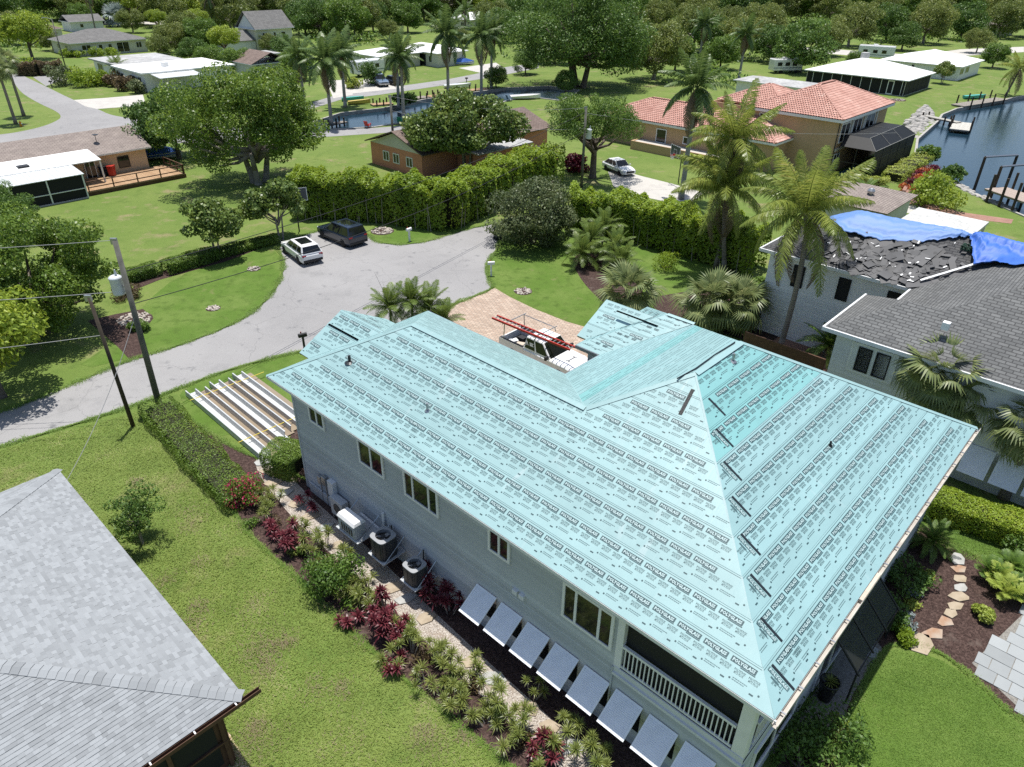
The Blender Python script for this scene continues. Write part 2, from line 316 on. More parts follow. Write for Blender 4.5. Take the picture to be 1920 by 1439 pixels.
for i, c in enumerate((CANAL1, CANAL2)):
    cx = sum((p for p in c), Vector()) / len(c)
    out = [p + (p - cx) * .03 for p in c]
    sheet('water', out, -0.38, M_water)
    m = MB(); n = len(c)
    for k in range(n):
        p, q = c[k], c[(k + 1) % n]; d = (q - p).normalized(); nn = Vector((-d.y, d.x, 0))
        if ((p + q) / 2 + nn - cx).length < ((p + q) / 2 - nn - cx).length: nn = -nn
        m.prism([p - nn * .02, q - nn * .02, q + nn * .28, p + nn * .28], -1.6, .12)
    m.build('seawall', M_sea, None, label=('low grey concrete seawall around the narrow canal basin with palms', 'grey concrete seawall along the wide canal beside the tile roofed house')[i], cat='seawall')

# ---- roads and drives, each sheet a few mm above the last
ROAD = px([(-140, 812), (0, 775), (120, 728), (250, 672), (300, 660), (360, 640), (430, 612), (470, 590), (503, 560), (524, 530), (532, 502), (528, 480), (518, 464), (560, 444), (600, 432), (650, 424),
           (688, 436), (700, 453), (730, 459), (770, 459), (810, 451), (850, 437), (905, 424), (940, 418), (938, 445), (932, 470), (917, 486), (912, 505), (917, 527), (928, 541), (880, 560), (835, 578), (800, 600), (700, 640), (640, 648), (565, 659), (500, 674), (420, 697), (330, 731), (240, 765), (120, 803), (0, 838), (-140, 880)])
sheet('road', smooth_poly(ROAD, 2), 0.012, M_road)
STREET = px([(-90, 262), (0, 253), (36, 248), (80, 238), (105, 228), (116, 220), (108, 210), (70, 193), (36, 172), (22, 146), (0, 118), (30, 136), (57, 149), (87, 163), (135, 187), (184, 205), (208, 217), (260, 224), (400, 240), (600, 244), (700, 241), (790, 233), (900, 224), (905, 236), (790, 245), (700, 251), (600, 258), (400, 268), (240, 270), (110, 270), (0, 282), (-90, 296)])
sheet('street', smooth_poly(STREET, 2), 0.012, M_road)
sheet('street', px([(560, 200), (640, 176), (713, 167), (835, 150), (902, 137), (950, 126), (1010, 118), (1010, 128), (934, 143), (835, 160), (713, 178), (640, 187), (560, 212)]), 0.012, M_road)
sheet('street', px([(140, 40), (400, 40), (420, 46), (140, 47)]), 0.012, M_conc)
sheet('street', px([(1290, 62), (1500, 88), (1720, 104), (1800, 93), (1920, 88), (1920, 98), (1700, 112), (1480, 96), (1290, 70)]), 0.012, M_conc)
sheet('driveway', px([(138, 188), (200, 184), (268, 178), (272, 192), (260, 199), (182, 205), (160, 200)]), 0.016, M_conc)
sheet('driveway', px([(62, 145), (112, 139), (118, 150), (86, 162)]), 0.016, M_road)
sheet('driveway', px([(10, 62), (95, 58), (120, 66), (95, 78), (40, 78)]), 0.016, M_conc)
sheet('driveway', px([(625, 185), (612, 152), (650, 150), (662, 178)]), 0.017, M_conc)
sheet('driveway', px([(640, 178), (645, 152), (700, 148), (760, 165), (715, 170)]), 0.016, M_conc)
sheet('driveway', px([(860, 128), (930, 118), (945, 128), (905, 138)]), 0.016, M_conc)
sheet('driveway', px([(1140, 322), (1160, 318), (1200, 330), (1260, 345), (1320, 362), (1300, 378), (1245, 378), (1190, 366), (1150, 350)]), 0.016, M_conc)
sheet('paver_driveway', px([(830, 576), (880, 559), (928, 541), (955, 557), (1000, 579), (1060, 603), (1118, 620), (1200, 660), (1100, 780), (960, 720), (820, 640), (770, 612)]), 0.018, M_pavers)
# lawns with their own cut grass
LAWN_L = px([(128, 700), (215, 640), (270, 570), (330, 520), (420, 482), (500, 462), (520, 474), (528, 500), (520, 530), (500, 560), (466, 589), (427, 611), (358, 639), (298, 658)])
LAWN_M = px([(690, 452), (700, 420), (760, 410), (905, 421), (850, 436), (808, 450), (768, 458), (728, 458)])
LAWN_R = px([(940, 420), (1100, 440), (1330, 480), (1330, 560), (1200, 600), (1120, 618), (1060, 602), (1000, 577), (955, 555), (930, 540), (919, 525), (914, 505), (919, 488), (934, 470)])
LAWN_F = px([(330, 727), (420, 693), (500, 671), (575, 655), (600, 690), (560, 760), (420, 830), (360, 790)])
for p_ in (LAWN_L, LAWN_M, LAWN_R, LAWN_F): sheet('lawn', smooth_poly(p_, 1), 0.008, M_mown)
sheet('lawn', smooth_poly(px([(1580, 1440), (1585, 1350), (1660, 1220), (1700, 1218), (1760, 1235), (1830, 1280), (1880, 1335), (1935, 1375), (1960, 1500), (1570, 1500)])), 0.012, M_mown)
sheet('lawn', px([(1725, 950), (1920, 1010), (1990, 1070), (1880, 1075), (1760, 1030), (1700, 1000)]), 0.008, M_mown)
# beds and paths by the house
BED = px([(290, 760), (330, 800), (420, 930), (470, 1010), (560, 1085), (620, 1150), (740, 1260), (850, 1350), (985, 1470), (1240, 1500), (1300, 1440), (1060, 1270), (900, 1130), (760, 1010), (640, 930), (580, 905), (540, 882), (470, 856), (400, 818), (345, 776), (312, 754)])
sheet('mulch_bed', smooth_poly(BED, 2), 0.010, M_mulch)
sheet('gravel_path', smooth_poly(px([(468, 866), (503, 852), (540, 890), (590, 940), (650, 992), (720, 1055), (800, 1135), (900, 1228), (1000, 1318), (1130, 1435), (1150, 1460), (1075, 1465), (975, 1375), (870, 1275), (770, 1175), (690, 1100), (610, 1030), (540, 965)])), 0.014, M_gravel)
sheet('mulch_bed', px([(520, 850), (560, 800), (640, 900), (620, 940), (575, 905)]), 0.015, M_mulch)
sheet('mulch_bed', px([(215, 590), (268, 580), (288, 597), (272, 618), (262, 640), (270, 672), (244, 676), (222, 652), (165, 602)]), 0.013, M_mulch)
sheet('mulch_bed', px([(250, 545), (300, 525), (420, 492), (500, 462), (510, 452), (470, 462), (380, 490), (250, 525)]), 0.013, M_mulch)
sheet('mulch_bed', smooth_poly(px([(1068, 480), (1120, 470), (1200, 500), (1210, 560), (1150, 585), (1090, 530)])), 0.013, M_mulch)
sheet('mulch_bed', px([(1210, 560), (1330, 540), (1480, 570), (1540, 690), (1400, 640), (1240, 590)]), 0.012, M_mulch)
RBED = px([(1420, 1500), (1500, 1330), (1650, 1090), (1740, 960), (1770, 1000), (1830, 1050), (1960, 1065), (1960, 1370), (1900, 1345), (1855, 1300), (1790, 1240), (1730, 1210), (1690, 1208), (1655, 1215), (1610, 1300), (1585, 1380), (1575, 1500)])
sheet('mulch_bed', smooth_poly(RBED, 2), 0.010, M_mulch)
M_joint = mixm('sandy_joint', [(0, 0, 0, (.22, .21, .185)), (6, .45, .6, (.16, .15, .135)), (20, .5, .6, (.28, .27, .25))], .95, .01, 30)
M_flag = boards('grey_flagstone', (.30, .32, .325), .14, .8, .004); _o = M_flag.node_tree; _g = [n for n in _o.nodes if n.type == 'NEW_GEOMETRY'][0]; _oi = _o.nodes.new('ShaderNodeObjectInfo'); _o.links.new(_oi.outputs['Random'], _g.outputs[8].links[0].to_socket)
PATIO = px([(1822, 1244), (1925, 1145), (2010, 1200), (1985, 1370), (1935, 1352), (1880, 1300)])
def flags(poly, z, seed):
    base = sheet('patio', poly, z, M_joint); rf = random.Random(seed); P2 = [(p.x, p.y) for p in poly]; ms = {}
    for i in range(-4, 40):
        x = -8.0; row = rf.choice((.45, .6))
        while x < 8:
            w_ = rf.choice((.45, .6, .9)); c = hp(14 + (i - 4) * .6, 0) + B * (-2 - x - w_ / 2)
            if inside((c.x, c.y), P2):
                if w_ not in ms: ms[w_] = MB().box((0, 0, 0), (.575, w_ - .025, .03)).mesh('flagstone', M_flag)
                o_ = link(ms[w_], 'flagstone', base, (c.x, c.y, z + .012 + rf.uniform(-.003, .004)), RZ + rf.uniform(-.012, .012))
            x += w_
    return base
flags(PATIO, .016, 3)
flags(px([(1655, 1218), (1600, 1300), (1560, 1400), (1400, 1420), (1580, 1120)]), .014, 4)
sheet('path', px([(1690, 366), (1740, 380), (1800, 398), (1900, 412), (1896, 420), (1795, 408), (1730, 390), (1686, 378)]), 0.014, M_redbrick)
sheet('patio', px([(1560, 360), (1600, 340), (1650, 352), (1730, 385), (1720, 400), (1600, 400), (1560, 385)]), 0.012, M_conc)
# paved strip between the houses
sheet('side_yard', px([(1450, 640), (1500, 600), (1580, 640), (1640, 700), (1560, 720)]), 0.020, M_redbrick)
# ================================================================== BUILDINGS
M_white = plain('white_paint', (.78, .78, .77), .5)
M_trim = plain('white_trim', (.72, .73, .73), .45)
M_siding = boards('grey_blue_siding', (.48, .505, .52), .12)
M_sidingw = boards('white_lap_siding', (.80, .80, .79), .04)
M_sidingg = boards('light_grey_siding', (.64, .66, .67), .06)
M_teal = sheeting('teal_underlayment', (.29, .445, .45), (.35, 2.6, 1)); M_tealR = sheeting('teal_side_underlayment', (.275, .44, .45), (2.6, .35, 1))
M_teal2 = sheeting('deep_teal_underlayment', (.205, .43, .43), (2.6, .35, 1))
M_print = plain('black_print', (.034, .078, .088), .5)
M_light = plain('pale_print', (.43, .56, .56), .5); M_fine = plain('grey_print', (.085, .155, .165), .5)
M_black = plain('black_selvedge', (.012, .018, .024), .5)
M_pane = glassy('dark_window_glass', (.014, .017, .018))
M_screen = plain('dark_insect_screen', (.012, .013, .014), .8)
M_metal = plain('galvanised_metal', (.42, .43, .44), .35, .8)
M_darkmetal = plain('dark_metal', (.03, .032, .035), .4, .3)
M_deck = pm('roof_deck_board', (.36, .29, .2), (.30, .24, .17), 2, .8)
M_lattice = plain('shutter_white', (.86, .88, .90), .5)
M_gutwood = pm('bare_fascia_wood', (.55, .47, .38), (.42, .36, .28), 4, .8)
def mapper(base, axis, out):
    if axis == 'x': return lambda u, d, z: (base + out * d, u, z)
    return lambda u, d, z: (u, base + out * d, z)
def lapwall(m, base, axis, out, u0, u1, z0, z1, e=0.19):
    f = mapper(base, axis, out); z = z0
    while z < z1 - .01:
        zt = min(z + e, z1)
        m.add([f(u0, .018, z), f(u1, .018, z), f(u1, .002, zt), f(u0, .002, zt), f(u0, 0, z), f(u1, 0, z)], [(0, 1, 2, 3), (4, 5, 1, 0)])
        z += e
    return m
def window(par, base, axis, out, u0, u1, z0, z1, splits=(), fw=.09, pane=None, frame=None, proud=.06, bars=0):
    f = mapper(base, axis, out)
    root = MB(); fr = []
    for a_, b_, c_, d_ in ((u0, u1, z1 - fw, z1), (u0, u1, z0, z0 + fw), (u0, u0 + fw, z0 + fw, z1 - fw), (u1 - fw, u1, z0 + fw, z1 - fw)):
        root.b2(f(a_, .0, c_), f(b_, proud, d_))
    for sp in splits: root.b2(f(u0 + (u1 - u0) * sp - fw * .45, .0, z0 + fw), f(u0 + (u1 - u0) * sp + fw * .45, proud * .85, z1 - fw))
    w = root.build('window', frame or M_white, par)
    cuts = [0] + list(splits) + [1]
    for i in range(len(cuts) - 1):
        a_ = u0 + (u1 - u0) * cuts[i] + fw * (.5 if i else .98); b_ = u0 + (u1 - u0) * cuts[i + 1] - fw * (.5 if i < len(cuts) - 2 else .98)
        MB().b2(f(a_, .004, z0 + fw * .98), f(b_, .024, z1 - fw * .98)).build('pane', pane or M_pane, w)
    return w
# ---- lettering cut from Blender's built-in font
def text_tris(body, width, height, bold=0.0):
    cu = bpy.data.curves.new('lettering', 'FONT'); cu.body = body; cu.resolution_u = 1; cu.offset = bold; cu.align_x = 'CENTER'; cu.align_y = 'CENTER'; cu.space_line = .9
    o = bpy.data.objects.new('lettering', cu); COL.objects.link(o)
    dg = bpy.context.evaluated_depsgraph_get(); me = bpy.data.meshes.new_from_object(o.evaluated_get(dg)); me.calc_loop_triangles()
    V = np.array([v.co[:2] for v in me.vertices]); T = np.array([t.vertices[:] for t in me.loop_triangles])
    bpy.data.objects.remove(o); bpy.data.curves.remove(cu); bpy.data.meshes.remove(me)
    lo, hi = V.min(0), V.max(0); V = (V - (lo + hi) / 2) / (hi - lo) * np.array([width, height]); return V, T
T_LOGO = text_tris('POLYGLASS', .61, .10, .035)
T_NAME = text_tris('POLYSTICK\nMTS PLUS', .31, .145, .03)
class Print:                                                # many flat stamps on one roof plane
    def __init__(s, o, e, u, n): s.o, s.e, s.u, s.n = (np.array(q, float) for q in (o, e, u, n)); s.V = []; s.T = []; s.k = 0
    def stamp(s, V, T, x, y, h):
        W3 = s.o + np.outer(V[:, 0] + x, s.e) + np.outer(V[:, 1] + y, s.u) + s.n * h
        s.V.append(W3); s.T.append(T + s.k); s.k += len(V)
    def rect(s, x0, x1, y0, y1, h): s.stamp(np.array([[x0, y0], [x1, y0], [x1, y1], [x0, y1]]), np.array([[0, 1, 2], [0, 2, 3]]), 0, 0, h)
    def build(s, name, mat, par):
        if not s.V: return
        me = npmesh(name, np.concatenate(s.V), np.concatenate(s.T), mat); return link(me, name, par)
PITCH_T = .54
def slope_frame(eave0, eave1, third):
    """plane through the eave line and a higher point: origin, eave direction, up-slope direction, normal"""
    o = Vector(eave0); e = (Vector(eave1) - o).normalized(); t = Vector(third) - o; u = (t - e * t.dot(e)).normalized(); n = e.cross(u)
    if n.z < 0: e = -e; n = e.cross(u)
    return o, e, u, n
def underlay(par, poly, eave0, eave1, third, seed, deep=(), letters=True, exposure=.90, phase=0.0, grazing=False):
    rng = random.Random(seed); o, e, u, n = slope_frame(eave0, eave1, third)
    P3 = [Vector(p) for p in poly]; P2 = [((p - o).dot(e), (p - o).dot(u)) for p in P3]
    slab = MB(); slab.slab(P3, .11); sl = slab.build('roof_slope', M_deck, par)
    top = max(q[1] for q in P2); k = 0; y = -phase
    dark = Print(o, e, u, n); lite = Print(o, e, u, n); fine = Print(o, e, u, n); V2 = [Vector((a_, b_, 0)) for a_, b_ in P2]
    while y < top - .02:
        q = clip(clip(V2, Vector((0, -1, 0)), -max(y, 0)), Vector((0, 1, 0)), y + exposure + .07)
        if len(q) >= 3:
            m = MB(); t = []
            for p in q:
                h = .016 - .011 * max(0, min(1, (p.y - y) / exposure)); t.append(o + e * p.x + u * p.y + n * h)
            b_ = [v - n * .0045 for v in t]; c = len(t)
            m.add(t + b_, [tuple(range(c)), tuple(range(2 * c - 1, c - 1, -1))] + [(i, i + c, (i + 1) % c + c, (i + 1) % c) for i in range(c)])
            m.build('underlayment_sheet', M_teal2 if k in deep else (M_tealR if abs(u.y) > abs(u.x) else M_teal), sl)
            xs = [p.x for p in q]; x = min(xs) - rng.random() * .79
            hh = lambda yy: .0205 - .011 * max(0, min(1, (yy - y) / exposure))
            def ok(x0, x1, y0, y1): return all(inside((xx, yy), P2) for xx in (x0, x1) for yy in (y0, y1))
            while x < max(xs):
                if letters and seed not in (3, 5, 6) and k not in letters_skip.get(seed, ()):
                    cy = y + .70
                    if ok(x - .34, x + .34, cy - .1, cy + .1):
                        dark.rect(x - .345, x + .345, cy - .075, cy + .075, hh(cy)); dark.rect(x - .05, x + .36, cy - .112, cy - .085, hh(cy)); lite.stamp(*T_LOGO, x, cy, hh(cy) + .003)
                    for dx in (0, .395):
                        if ok(x + dx - .14, x + dx + .14, y + .41, y + .54):
                            if grazing: dark.rect(x + dx - .13, x + dx + .13, y + .52, y + .565, hh(y + .5)); dark.rect(x + dx - .11, x + dx + .11, y + .455, y + .50, hh(y + .5))
                            else: fine.stamp(*T_NAME, x + dx, y + .475, hh(y + .475))
                    for dy, w in ((.30, .19), (.25, .16)):
                        if ok(x - .1, x + .3, y + dy - .02, y + dy + .02):
                            xx = x - .09
                            while xx < x - .09 + 2 * w:
                                l = rng.uniform(.03, .07); fine.rect(xx, xx + l, y + dy - .010, y + dy + .010, hh(y + dy)); xx += l + .012
                    if ok(x + .4, x + .55, y + .2, y + .26): dark.rect(x + .42, x + .53, y + .155, y + .195, hh(y + .2))
                    if ok(x + .6, x + .68, y + .25, y + .33):
                        an = np.arange(8) * math.pi / 4; dark.stamp(np.stack([np.cos(an) * .028, np.sin(an) * .028], 1), np.array([[0, i, i + 1] for i in range(1, 7)]), x + .64, y + .25, hh(y + .25))
                x += .79 + (rng.choice((.0, -.32)) if rng.random() < .03 else 0)
            lo, hi = min(xs), max(xs)
            yy = y + .845                                      # printed lap line
            r = sorted(p0.x + (p1.x - p0.x) * (yy - p0.y) / (p1.y - p0.y) for p0, p1 in zip(V2, V2[1:] + V2[:1]) if (p0.y - yy) * (p1.y - yy) < 0)
            for i in range(0, len(r) - 1, 2): dark.rect(r[i] + .03, r[i + 1] - .03, yy - .006, yy + .006, hh(yy))
            if grazing:
                for yy in (y + .22, y + .5, y + .7):
                    r = sorted(p0.x + (p1.x - p0.x) * (yy - p0.y) / (p1.y - p0.y) for p0, p1 in zip(V2, V2[1:] + V2[:1]) if (p0.y - yy) * (p1.y - yy) < 0)
                    for i in range(0, len(r) - 1, 2):
                        xx = r[i] + .05
                        while xx < r[i + 1] - .5:
                            l = rng.uniform(.3, 1.2); fine.rect(xx, min(xx + l, r[i + 1] - .03), yy - .011, yy + .011, hh(yy)); xx += l + rng.uniform(.05, .4)
        y += exposure; k += 1
    [tag(q, kind='stuff') for q in (fine.build('small_lettering', M_fine, sl), dark.build('printed_lettering', M_print, sl), lite.build('pale_lettering', M_light, sl)) if q]
    return sl, (o, e, u, n)
letters_skip = {}
def zl(a_): return ZE + PITCH_T * a_
house = thing('house', 'two storey grey blue house with teal printed roof underlayment', 'house', (C0.x, C0.y, 0), RZ)
SA, SB, WB = 17.2, 14.1, 23.2; HA = SB / 2
Lp = [(0, WB, ZE), (0, 0, ZE), (HA, HA, zl(HA)), (4.55, SB - 4.55, zl(4.55)), (4.55, WB - 4.55, zl(4.55))]
underlay(house, Lp, (0, 0, ZE), (0, WB, ZE), (4, 4, zl(4)), 1)
Rp = [(0, 0, ZE), (SA, 0, ZE), (SA - HA, HA, zl(HA)), (HA, HA, zl(HA))]
slR, frR = underlay(house, Rp, (0, 0, ZE), (SA, 0, ZE), (8, 4, zl(4)), 2, deep=(6, 7, 8))
Fp = [(HA, HA, zl(HA)), (SA - HA, HA, zl(HA)), (14.3, 11.17, zl(SB - 11.17)), (11.55, SB, ZE), (9.1, SB, ZE), (4.55, SB - 4.55, zl(4.55))]
letters_skip[3] = (4, 5)
underlay(house, Fp, (9.1, SB, ZE), (11.55, SB, ZE), (9, 10, zl(4.1)), 3, deep=(4,), grazing=True)
underlay(house, [(SA, 0, ZE), (SA, SB, ZE), (SA - HA, HA, zl(HA))], (SA, 0, ZE), (SA, SB, ZE), (SA - 2, 5, zl(2)), 4, letters=False)
underlay(house, [(9.1, SB, ZE), (9.1, WB, ZE), (4.55, WB - 4.55, zl(4.55)), (4.55, SB - 4.55, zl(4.55))], (9.1, SB, ZE), (9.1, WB, ZE), (7, 17, zl(2.1)), 5, grazing=True)
underlay(house, [(0, WB, ZE), (4.55, WB - 4.55, zl(4.55)), (9.1, WB, ZE)], (0, WB, ZE), (9.1, WB, ZE), (4, WB - 2, zl(2)), 6, grazing=True)
c2, h2 = 14.48, 2.93
underlay(house, [(11.55, SB, ZE), (11.55, 15.5, ZE), (c2, 15.5 - h2, zl(h2)), (c2, SB - h2, zl(h2))], (11.55, SB, ZE), (11.55, 15.5, ZE), (13, 13, zl(1.45)), 7, grazing=True)
underlay(house, [(17.41, SB, ZE), (17.41, 15.5, ZE), (c2, 15.5 - h2, zl(h2)), (c2, SB - h2, zl(h2))], (17.41, SB, ZE), (17.41, 15.5, ZE), (16, 13, zl(1.41)), 8, letters=False)
underlay(house, [(11.55, 15.5, ZE), (17.41, 15.5, ZE), (c2, 15.5 - h2, zl(h2))], (11.55, 15.5, ZE), (17.41, 15.5, ZE), (14, 14, zl(1.5)), 9, grazing=True)
def gable(c, hw, b0, b1, seed):
    zr = ZE + .012 + PITCH_T * hw
    for sg in (-1, 1):
        underlay(house, [(c + sg * hw, b0, ZE + .012), (c + sg * hw, b1, ZE + .012), (c, b1, zr), (c, b0 - hw, zr)], (c + sg * hw, b0, ZE + .012), (c + sg * hw, b1, ZE + .012), (c + sg * hw * .5, b0, ZE + .012 + PITCH_T * hw * .5), seed + sg, exposure=.90)
    g = MB(); g.add([(c - hw + .2, b1 - .35, ZE - .1), (c + hw - .2, b1 - .35, ZE - .1), (c, b1 - .35, zr - .14)], [(0, 2, 1)]); g.build('gable_wall', M_siding, house)
gable(4.55, 2.45, WB, 23.95, 12); gable(c2, 2.18, 15.5, 16.05, 16)
def cap(p, q, w=.17, h=.03, mat=None, name='hip_cap'):
    p, q = Vector(p), Vector(q); d = (q - p).normalized(); sd_ = d.cross(Vector((0, 0, 1))).normalized(); up = Vector((0, 0, 1))
    m = MB(); m.add([p - sd_ * w + up * (h - w * .34), p + up * (h + .012), p + sd_ * w + up * (h - w * .34), q - sd_ * w + up * (h - w * .34), q + up * (h + .012), q + sd_ * w + up * (h - w * .34)], [(0, 1, 4, 3), (1, 2, 5, 4)])
    return m.build(name, mat or M_teal, house)
cap((.05, .05, ZE), (HA, HA, zl(HA)), .035, .022, M_light); cap((HA, HA, zl(HA)), (SA - HA, HA, zl(HA)), .15)
cap((HA, HA, zl(HA)), (4.55, SB - 4.55, zl(4.55)), .14); cap((4.55, SB - 4.55, zl(4.55)), (4.55, WB - 4.55, zl(4.55)), .15); cap((SA, .0, ZE), (SA - HA, HA, zl(HA)), .12)
cap((c2, SB - h2, zl(h2)), (c2, 15.5 - h2, zl(h2)), .12); cap((0, WB, ZE), (4.55, WB - 4.55, zl(4.55)), .1)
# black edges where the side courses stop short of the hip, one per course
oR, eR, uR, nR = frR; L_u = math.sqrt(1 + PITCH_T ** 2)
for k in range(1, 9):
    s0, s1 = k * .90 - .88, k * .90 - .12; xa = (s1 / L_u) + .36
    m = MB(); pts = [(xa, s0), (xa + .08, s0), (xa + .08, s1), (xa, s1)]
    sgn = 1 if eR.x > 0 else -1
    m.add([oR + eR * (sgn * x) + uR * y + nR * (.026 if i < 4 else .012) for i, (x, y) in enumerate(pts + pts)], [(0, 1, 2, 3), (0, 4, 5, 1), (1, 5, 6, 2), (2, 6, 7, 3), (3, 7, 4, 0)])
    m.build('black_seam_strip', M_black, slR)
    pr = Print(oR, -uR, eR * sgn, nR); pl_ = Print(oR, -uR, eR * sgn, nR)
    if k < 8: pr.rect(-s0 - .78, -s0 - .10, xa - .17, xa - .04, .022); pl_.stamp(T_LOGO[0] * np.array([1, .95]), T_LOGO[1], -s0 - .44, xa - .105, .025); pr.rect(-s0 - .62, -s0 - .3, xa - .27, xa - .25, .022); pr.rect(-s0 - .62, -s0 - .36, xa - .24, xa - .22, .022); tag(pr.build('wrapped_lettering', M_fine, slR), kind='stuff'); tag(pl_.build('wrapped_pale_lettering', M_light, slR), kind='stuff')
def roofbar(p, q, w=.06, mat=M_black, name='black_seam_strip', lift=.035):
    p, q = Vector(p), Vector(q); d = (q - p).normalized(); sd_ = d.cross(Vector((0, 0, 1))).normalized() * w / 2; up = Vector((0, 0, lift))
    m = MB(); m.add([p - sd_ + up, p + sd_ + up, q + sd_ + up, q - sd_ + up], [(0, 1, 2, 3)]); m.slab([p - sd_ + up, p + sd_ + up, q + sd_ + up, q - sd_ + up], .02); m.build(name, mat, house)
roofbar((3.75, 23.85, zl(3.75 - 2.1) + .01), (3.75, 21.6, zl(3.75 - 2.1) + .01), .13)
roofbar((13.75, 14.9, zl(2.2)), (13.75, 12.6, zl(2.2)), .12)
roofbar((5.6, 6.6, zl(5.6)), (6.5, 6.75, zl(6.5)), .12)
m = MB(); m.path([hpv for hpv in (Vector((HA - .5, HA + .35, zl(HA) - .15)), Vector((HA + .2, HA + .1, zl(HA) + .05)), Vector((8.6, HA + .16, zl(HA) + .02)), Vector((9.9, HA + .1, zl(HA) + .04)))], [.025] * 4, 6); m.build('ridge_cable', M_black, house)
# vents
def vent(a_, b_, z, mat, h=.35, r=.06, fl=.22):
    m = MB(); m.tube((a_, b_, z - .05), (a_, b_, z + h), r, r, 10); m.build('vent_pipe', mat, house)
    m = MB(); m.tube((a_, b_, z - .02), (a_, b_, z + .05), fl, r * 1.5, 12); m.build('vent_flashing', mat, house)
vent(2.1, 19.9, zl(2.1), M_darkmetal, .3); vent(2.0, 14.9, zl(2.0), M_metal, .32, .05, .12); vent(9.5, 3.0, zl(3.0), M_darkmetal, .18, .04, .09); vent(9.0, HA - .35, zl(HA - .35), M_metal, .3, .05, .15)
# gutter with hangers along the side eave, drip edges elsewhere
g = MB(); g.b2((-.12, -.14, ZE - .13), (SA + .05, -.12, ZE + .0)); g.b2((-.12, -.02, ZE - .13), (SA + .05, -.0, ZE - .03)); g.b2((-.12, -.12, ZE - .13), (SA + .05, -.02, ZE - .115)); gut = g.build('gutter', pm('dirty_gutter', (.50, .47, .42), (.36, .33, .29), 2, .7), house)
for i in range(18): MB().b2((.3 + i * .98, -.15, ZE - .01), (.34 + i * .98, .03, ZE + .012)).build('gutter_hanger', M_metal, gut)
MB().b2((0, .01, ZE - .24), (SA, .05, ZE - .06)).build('fascia', M_gutwood, house); MB().b2((5.2, -.13, ZE - .1), (6.6, -.03, ZE + .03)).build('loose_board', M_gutwood, house)
MB().b2((-.02, -.05, ZE - .13), (.02, WB, ZE - .005)).build('drip_edge', M_trim, house)
MB().b2((9.08, SB, ZE - .16), (9.14, WB, ZE + .005)).build('drip_edge', M_metal, house)
MB().b2((9.1, SB - .02, ZE - .16), (11.55, SB + .05, ZE + .005)).build('drip_edge', M_metal, house)
MB().b2((11.49, SB, ZE - .16), (11.56, 15.5, ZE + .005)).build('drip_edge', M_metal, house)
# walls (lap boards), soffit, balcony
AW, BW, EW = .4, .5, 22.0
w = MB(); lapwall(w, AW, 'x', -1, BW, EW, 0, 2.72); lapwall(w, AW, 'x', -1, 4.75, EW, 2.72, 5.45); w.build('side_wall', M_siding, house)
w = MB(); lapwall(w, BW, 'y', -1, AW, 16.8, 0, 2.72); lapwall(w, BW, 'y', -1, 4.9, 16.8, 2.72, 5.45); w.build('rear_wall', M_siding, house)
w = MB(); lapwall(w, EW, 'y', 1, AW, 8.7, 0, 5.45); lapwall(w, 8.7, 'x', 1, 13.7, EW, 0, 5.45); lapwall(w, 13.7, 'y', 1, 8.7, 12.0, 0, 5.45); lapwall(w, 12, 'x', -1, 13.7, 15.1, 0, 5.45); lapwall(w, 15.1, 'y', 1, 12, 17, 0, 5.45); lapwall(w, 16.8, 'x', 1, BW, 15.1, 0, 5.45); w.build('court_wall', M_siding, house)
w = MB(); w.b2((.05, .05, 5.42), (SA - .05, SB - .1, 5.46)); w.b2((.05, SB - .1, 5.42), (9.05, WB - .05, 5.46)); w.build('soffit', M_white, house)
MB().b2((AW + .02, BW + .02, 2.6), (4.9, 4.75, 2.82)).build('balcony_floor', M_sidingg, house)
w = MB(); w.b2((AW + .25, 4.72, 2.8), (4.9, 4.78, 5.42)); w.b2((4.85, BW + .3, 2.8), (4.92, 4.75, 5.42)); w.build('balcony_wall', M_siding, house)
w = MB(); w.b2((AW + .16, .95, 2.85), (AW + .18, 4.66, 5.4)); w.b2((.95, BW + .14, 2.85), (4.8, BW + .16, 5.4)); w.build('insect_screen', M_screen, house)  # opaque screens, near black to hold the shade of the recess
for a_, b_, wd in ((AW - .02, .52, .36), (AW - .02, 4.55, .24), (4.6, BW - .02, .3)):
    m = MB(); m.b2((a_, b_, 2.55), (a_ + wd, b_ + wd, 5.42)); m.build('balcony_post', M_white, house, bevel=.015)
rail = MB(); rail.b2((AW - .01, .9, 3.86), (AW + .08, 4.6, 3.95)); rail.b2((AW + .01, .9, 2.98), (AW + .06, 4.6, 3.05)); rail.b2((.9, BW - .01, 3.86), (4.6, BW + .08, 3.95)); rail.b2((.9, BW + .01, 2.98), (4.6, BW + .06, 3.05)); rail = rail.build('balcony_rail', M_white, house)
balm = MB().b2((-.017, -.017, 3.0), (.017, .017, 3.9)).mesh('baluster', M_white)
for i in range(26):
    link(balm, 'baluster', rail, (AW + .035, 1.0 + i * .138, 0))
    link(balm, 'baluster', rail, (1.0 + i * .138, BW + .035, 0))
m = MB(); m.b2((AW - .1, .5, 2.62), (AW + .02, 4.75, 2.72)); m.b2((AW - .04, .5, 2.72), (AW - .0, 4.75, 2.95)); m.build('balcony_sill', M_sidingg, house)
MB().b2((AW - .035, .45, 0), (AW + .1, .58, 2.62)).build('corner_board', M_siding, house); MB().b2((AW - .035, EW - .1, 0), (AW + .05, EW + .03, 5.45)).build('corner_board', M_siding, house)
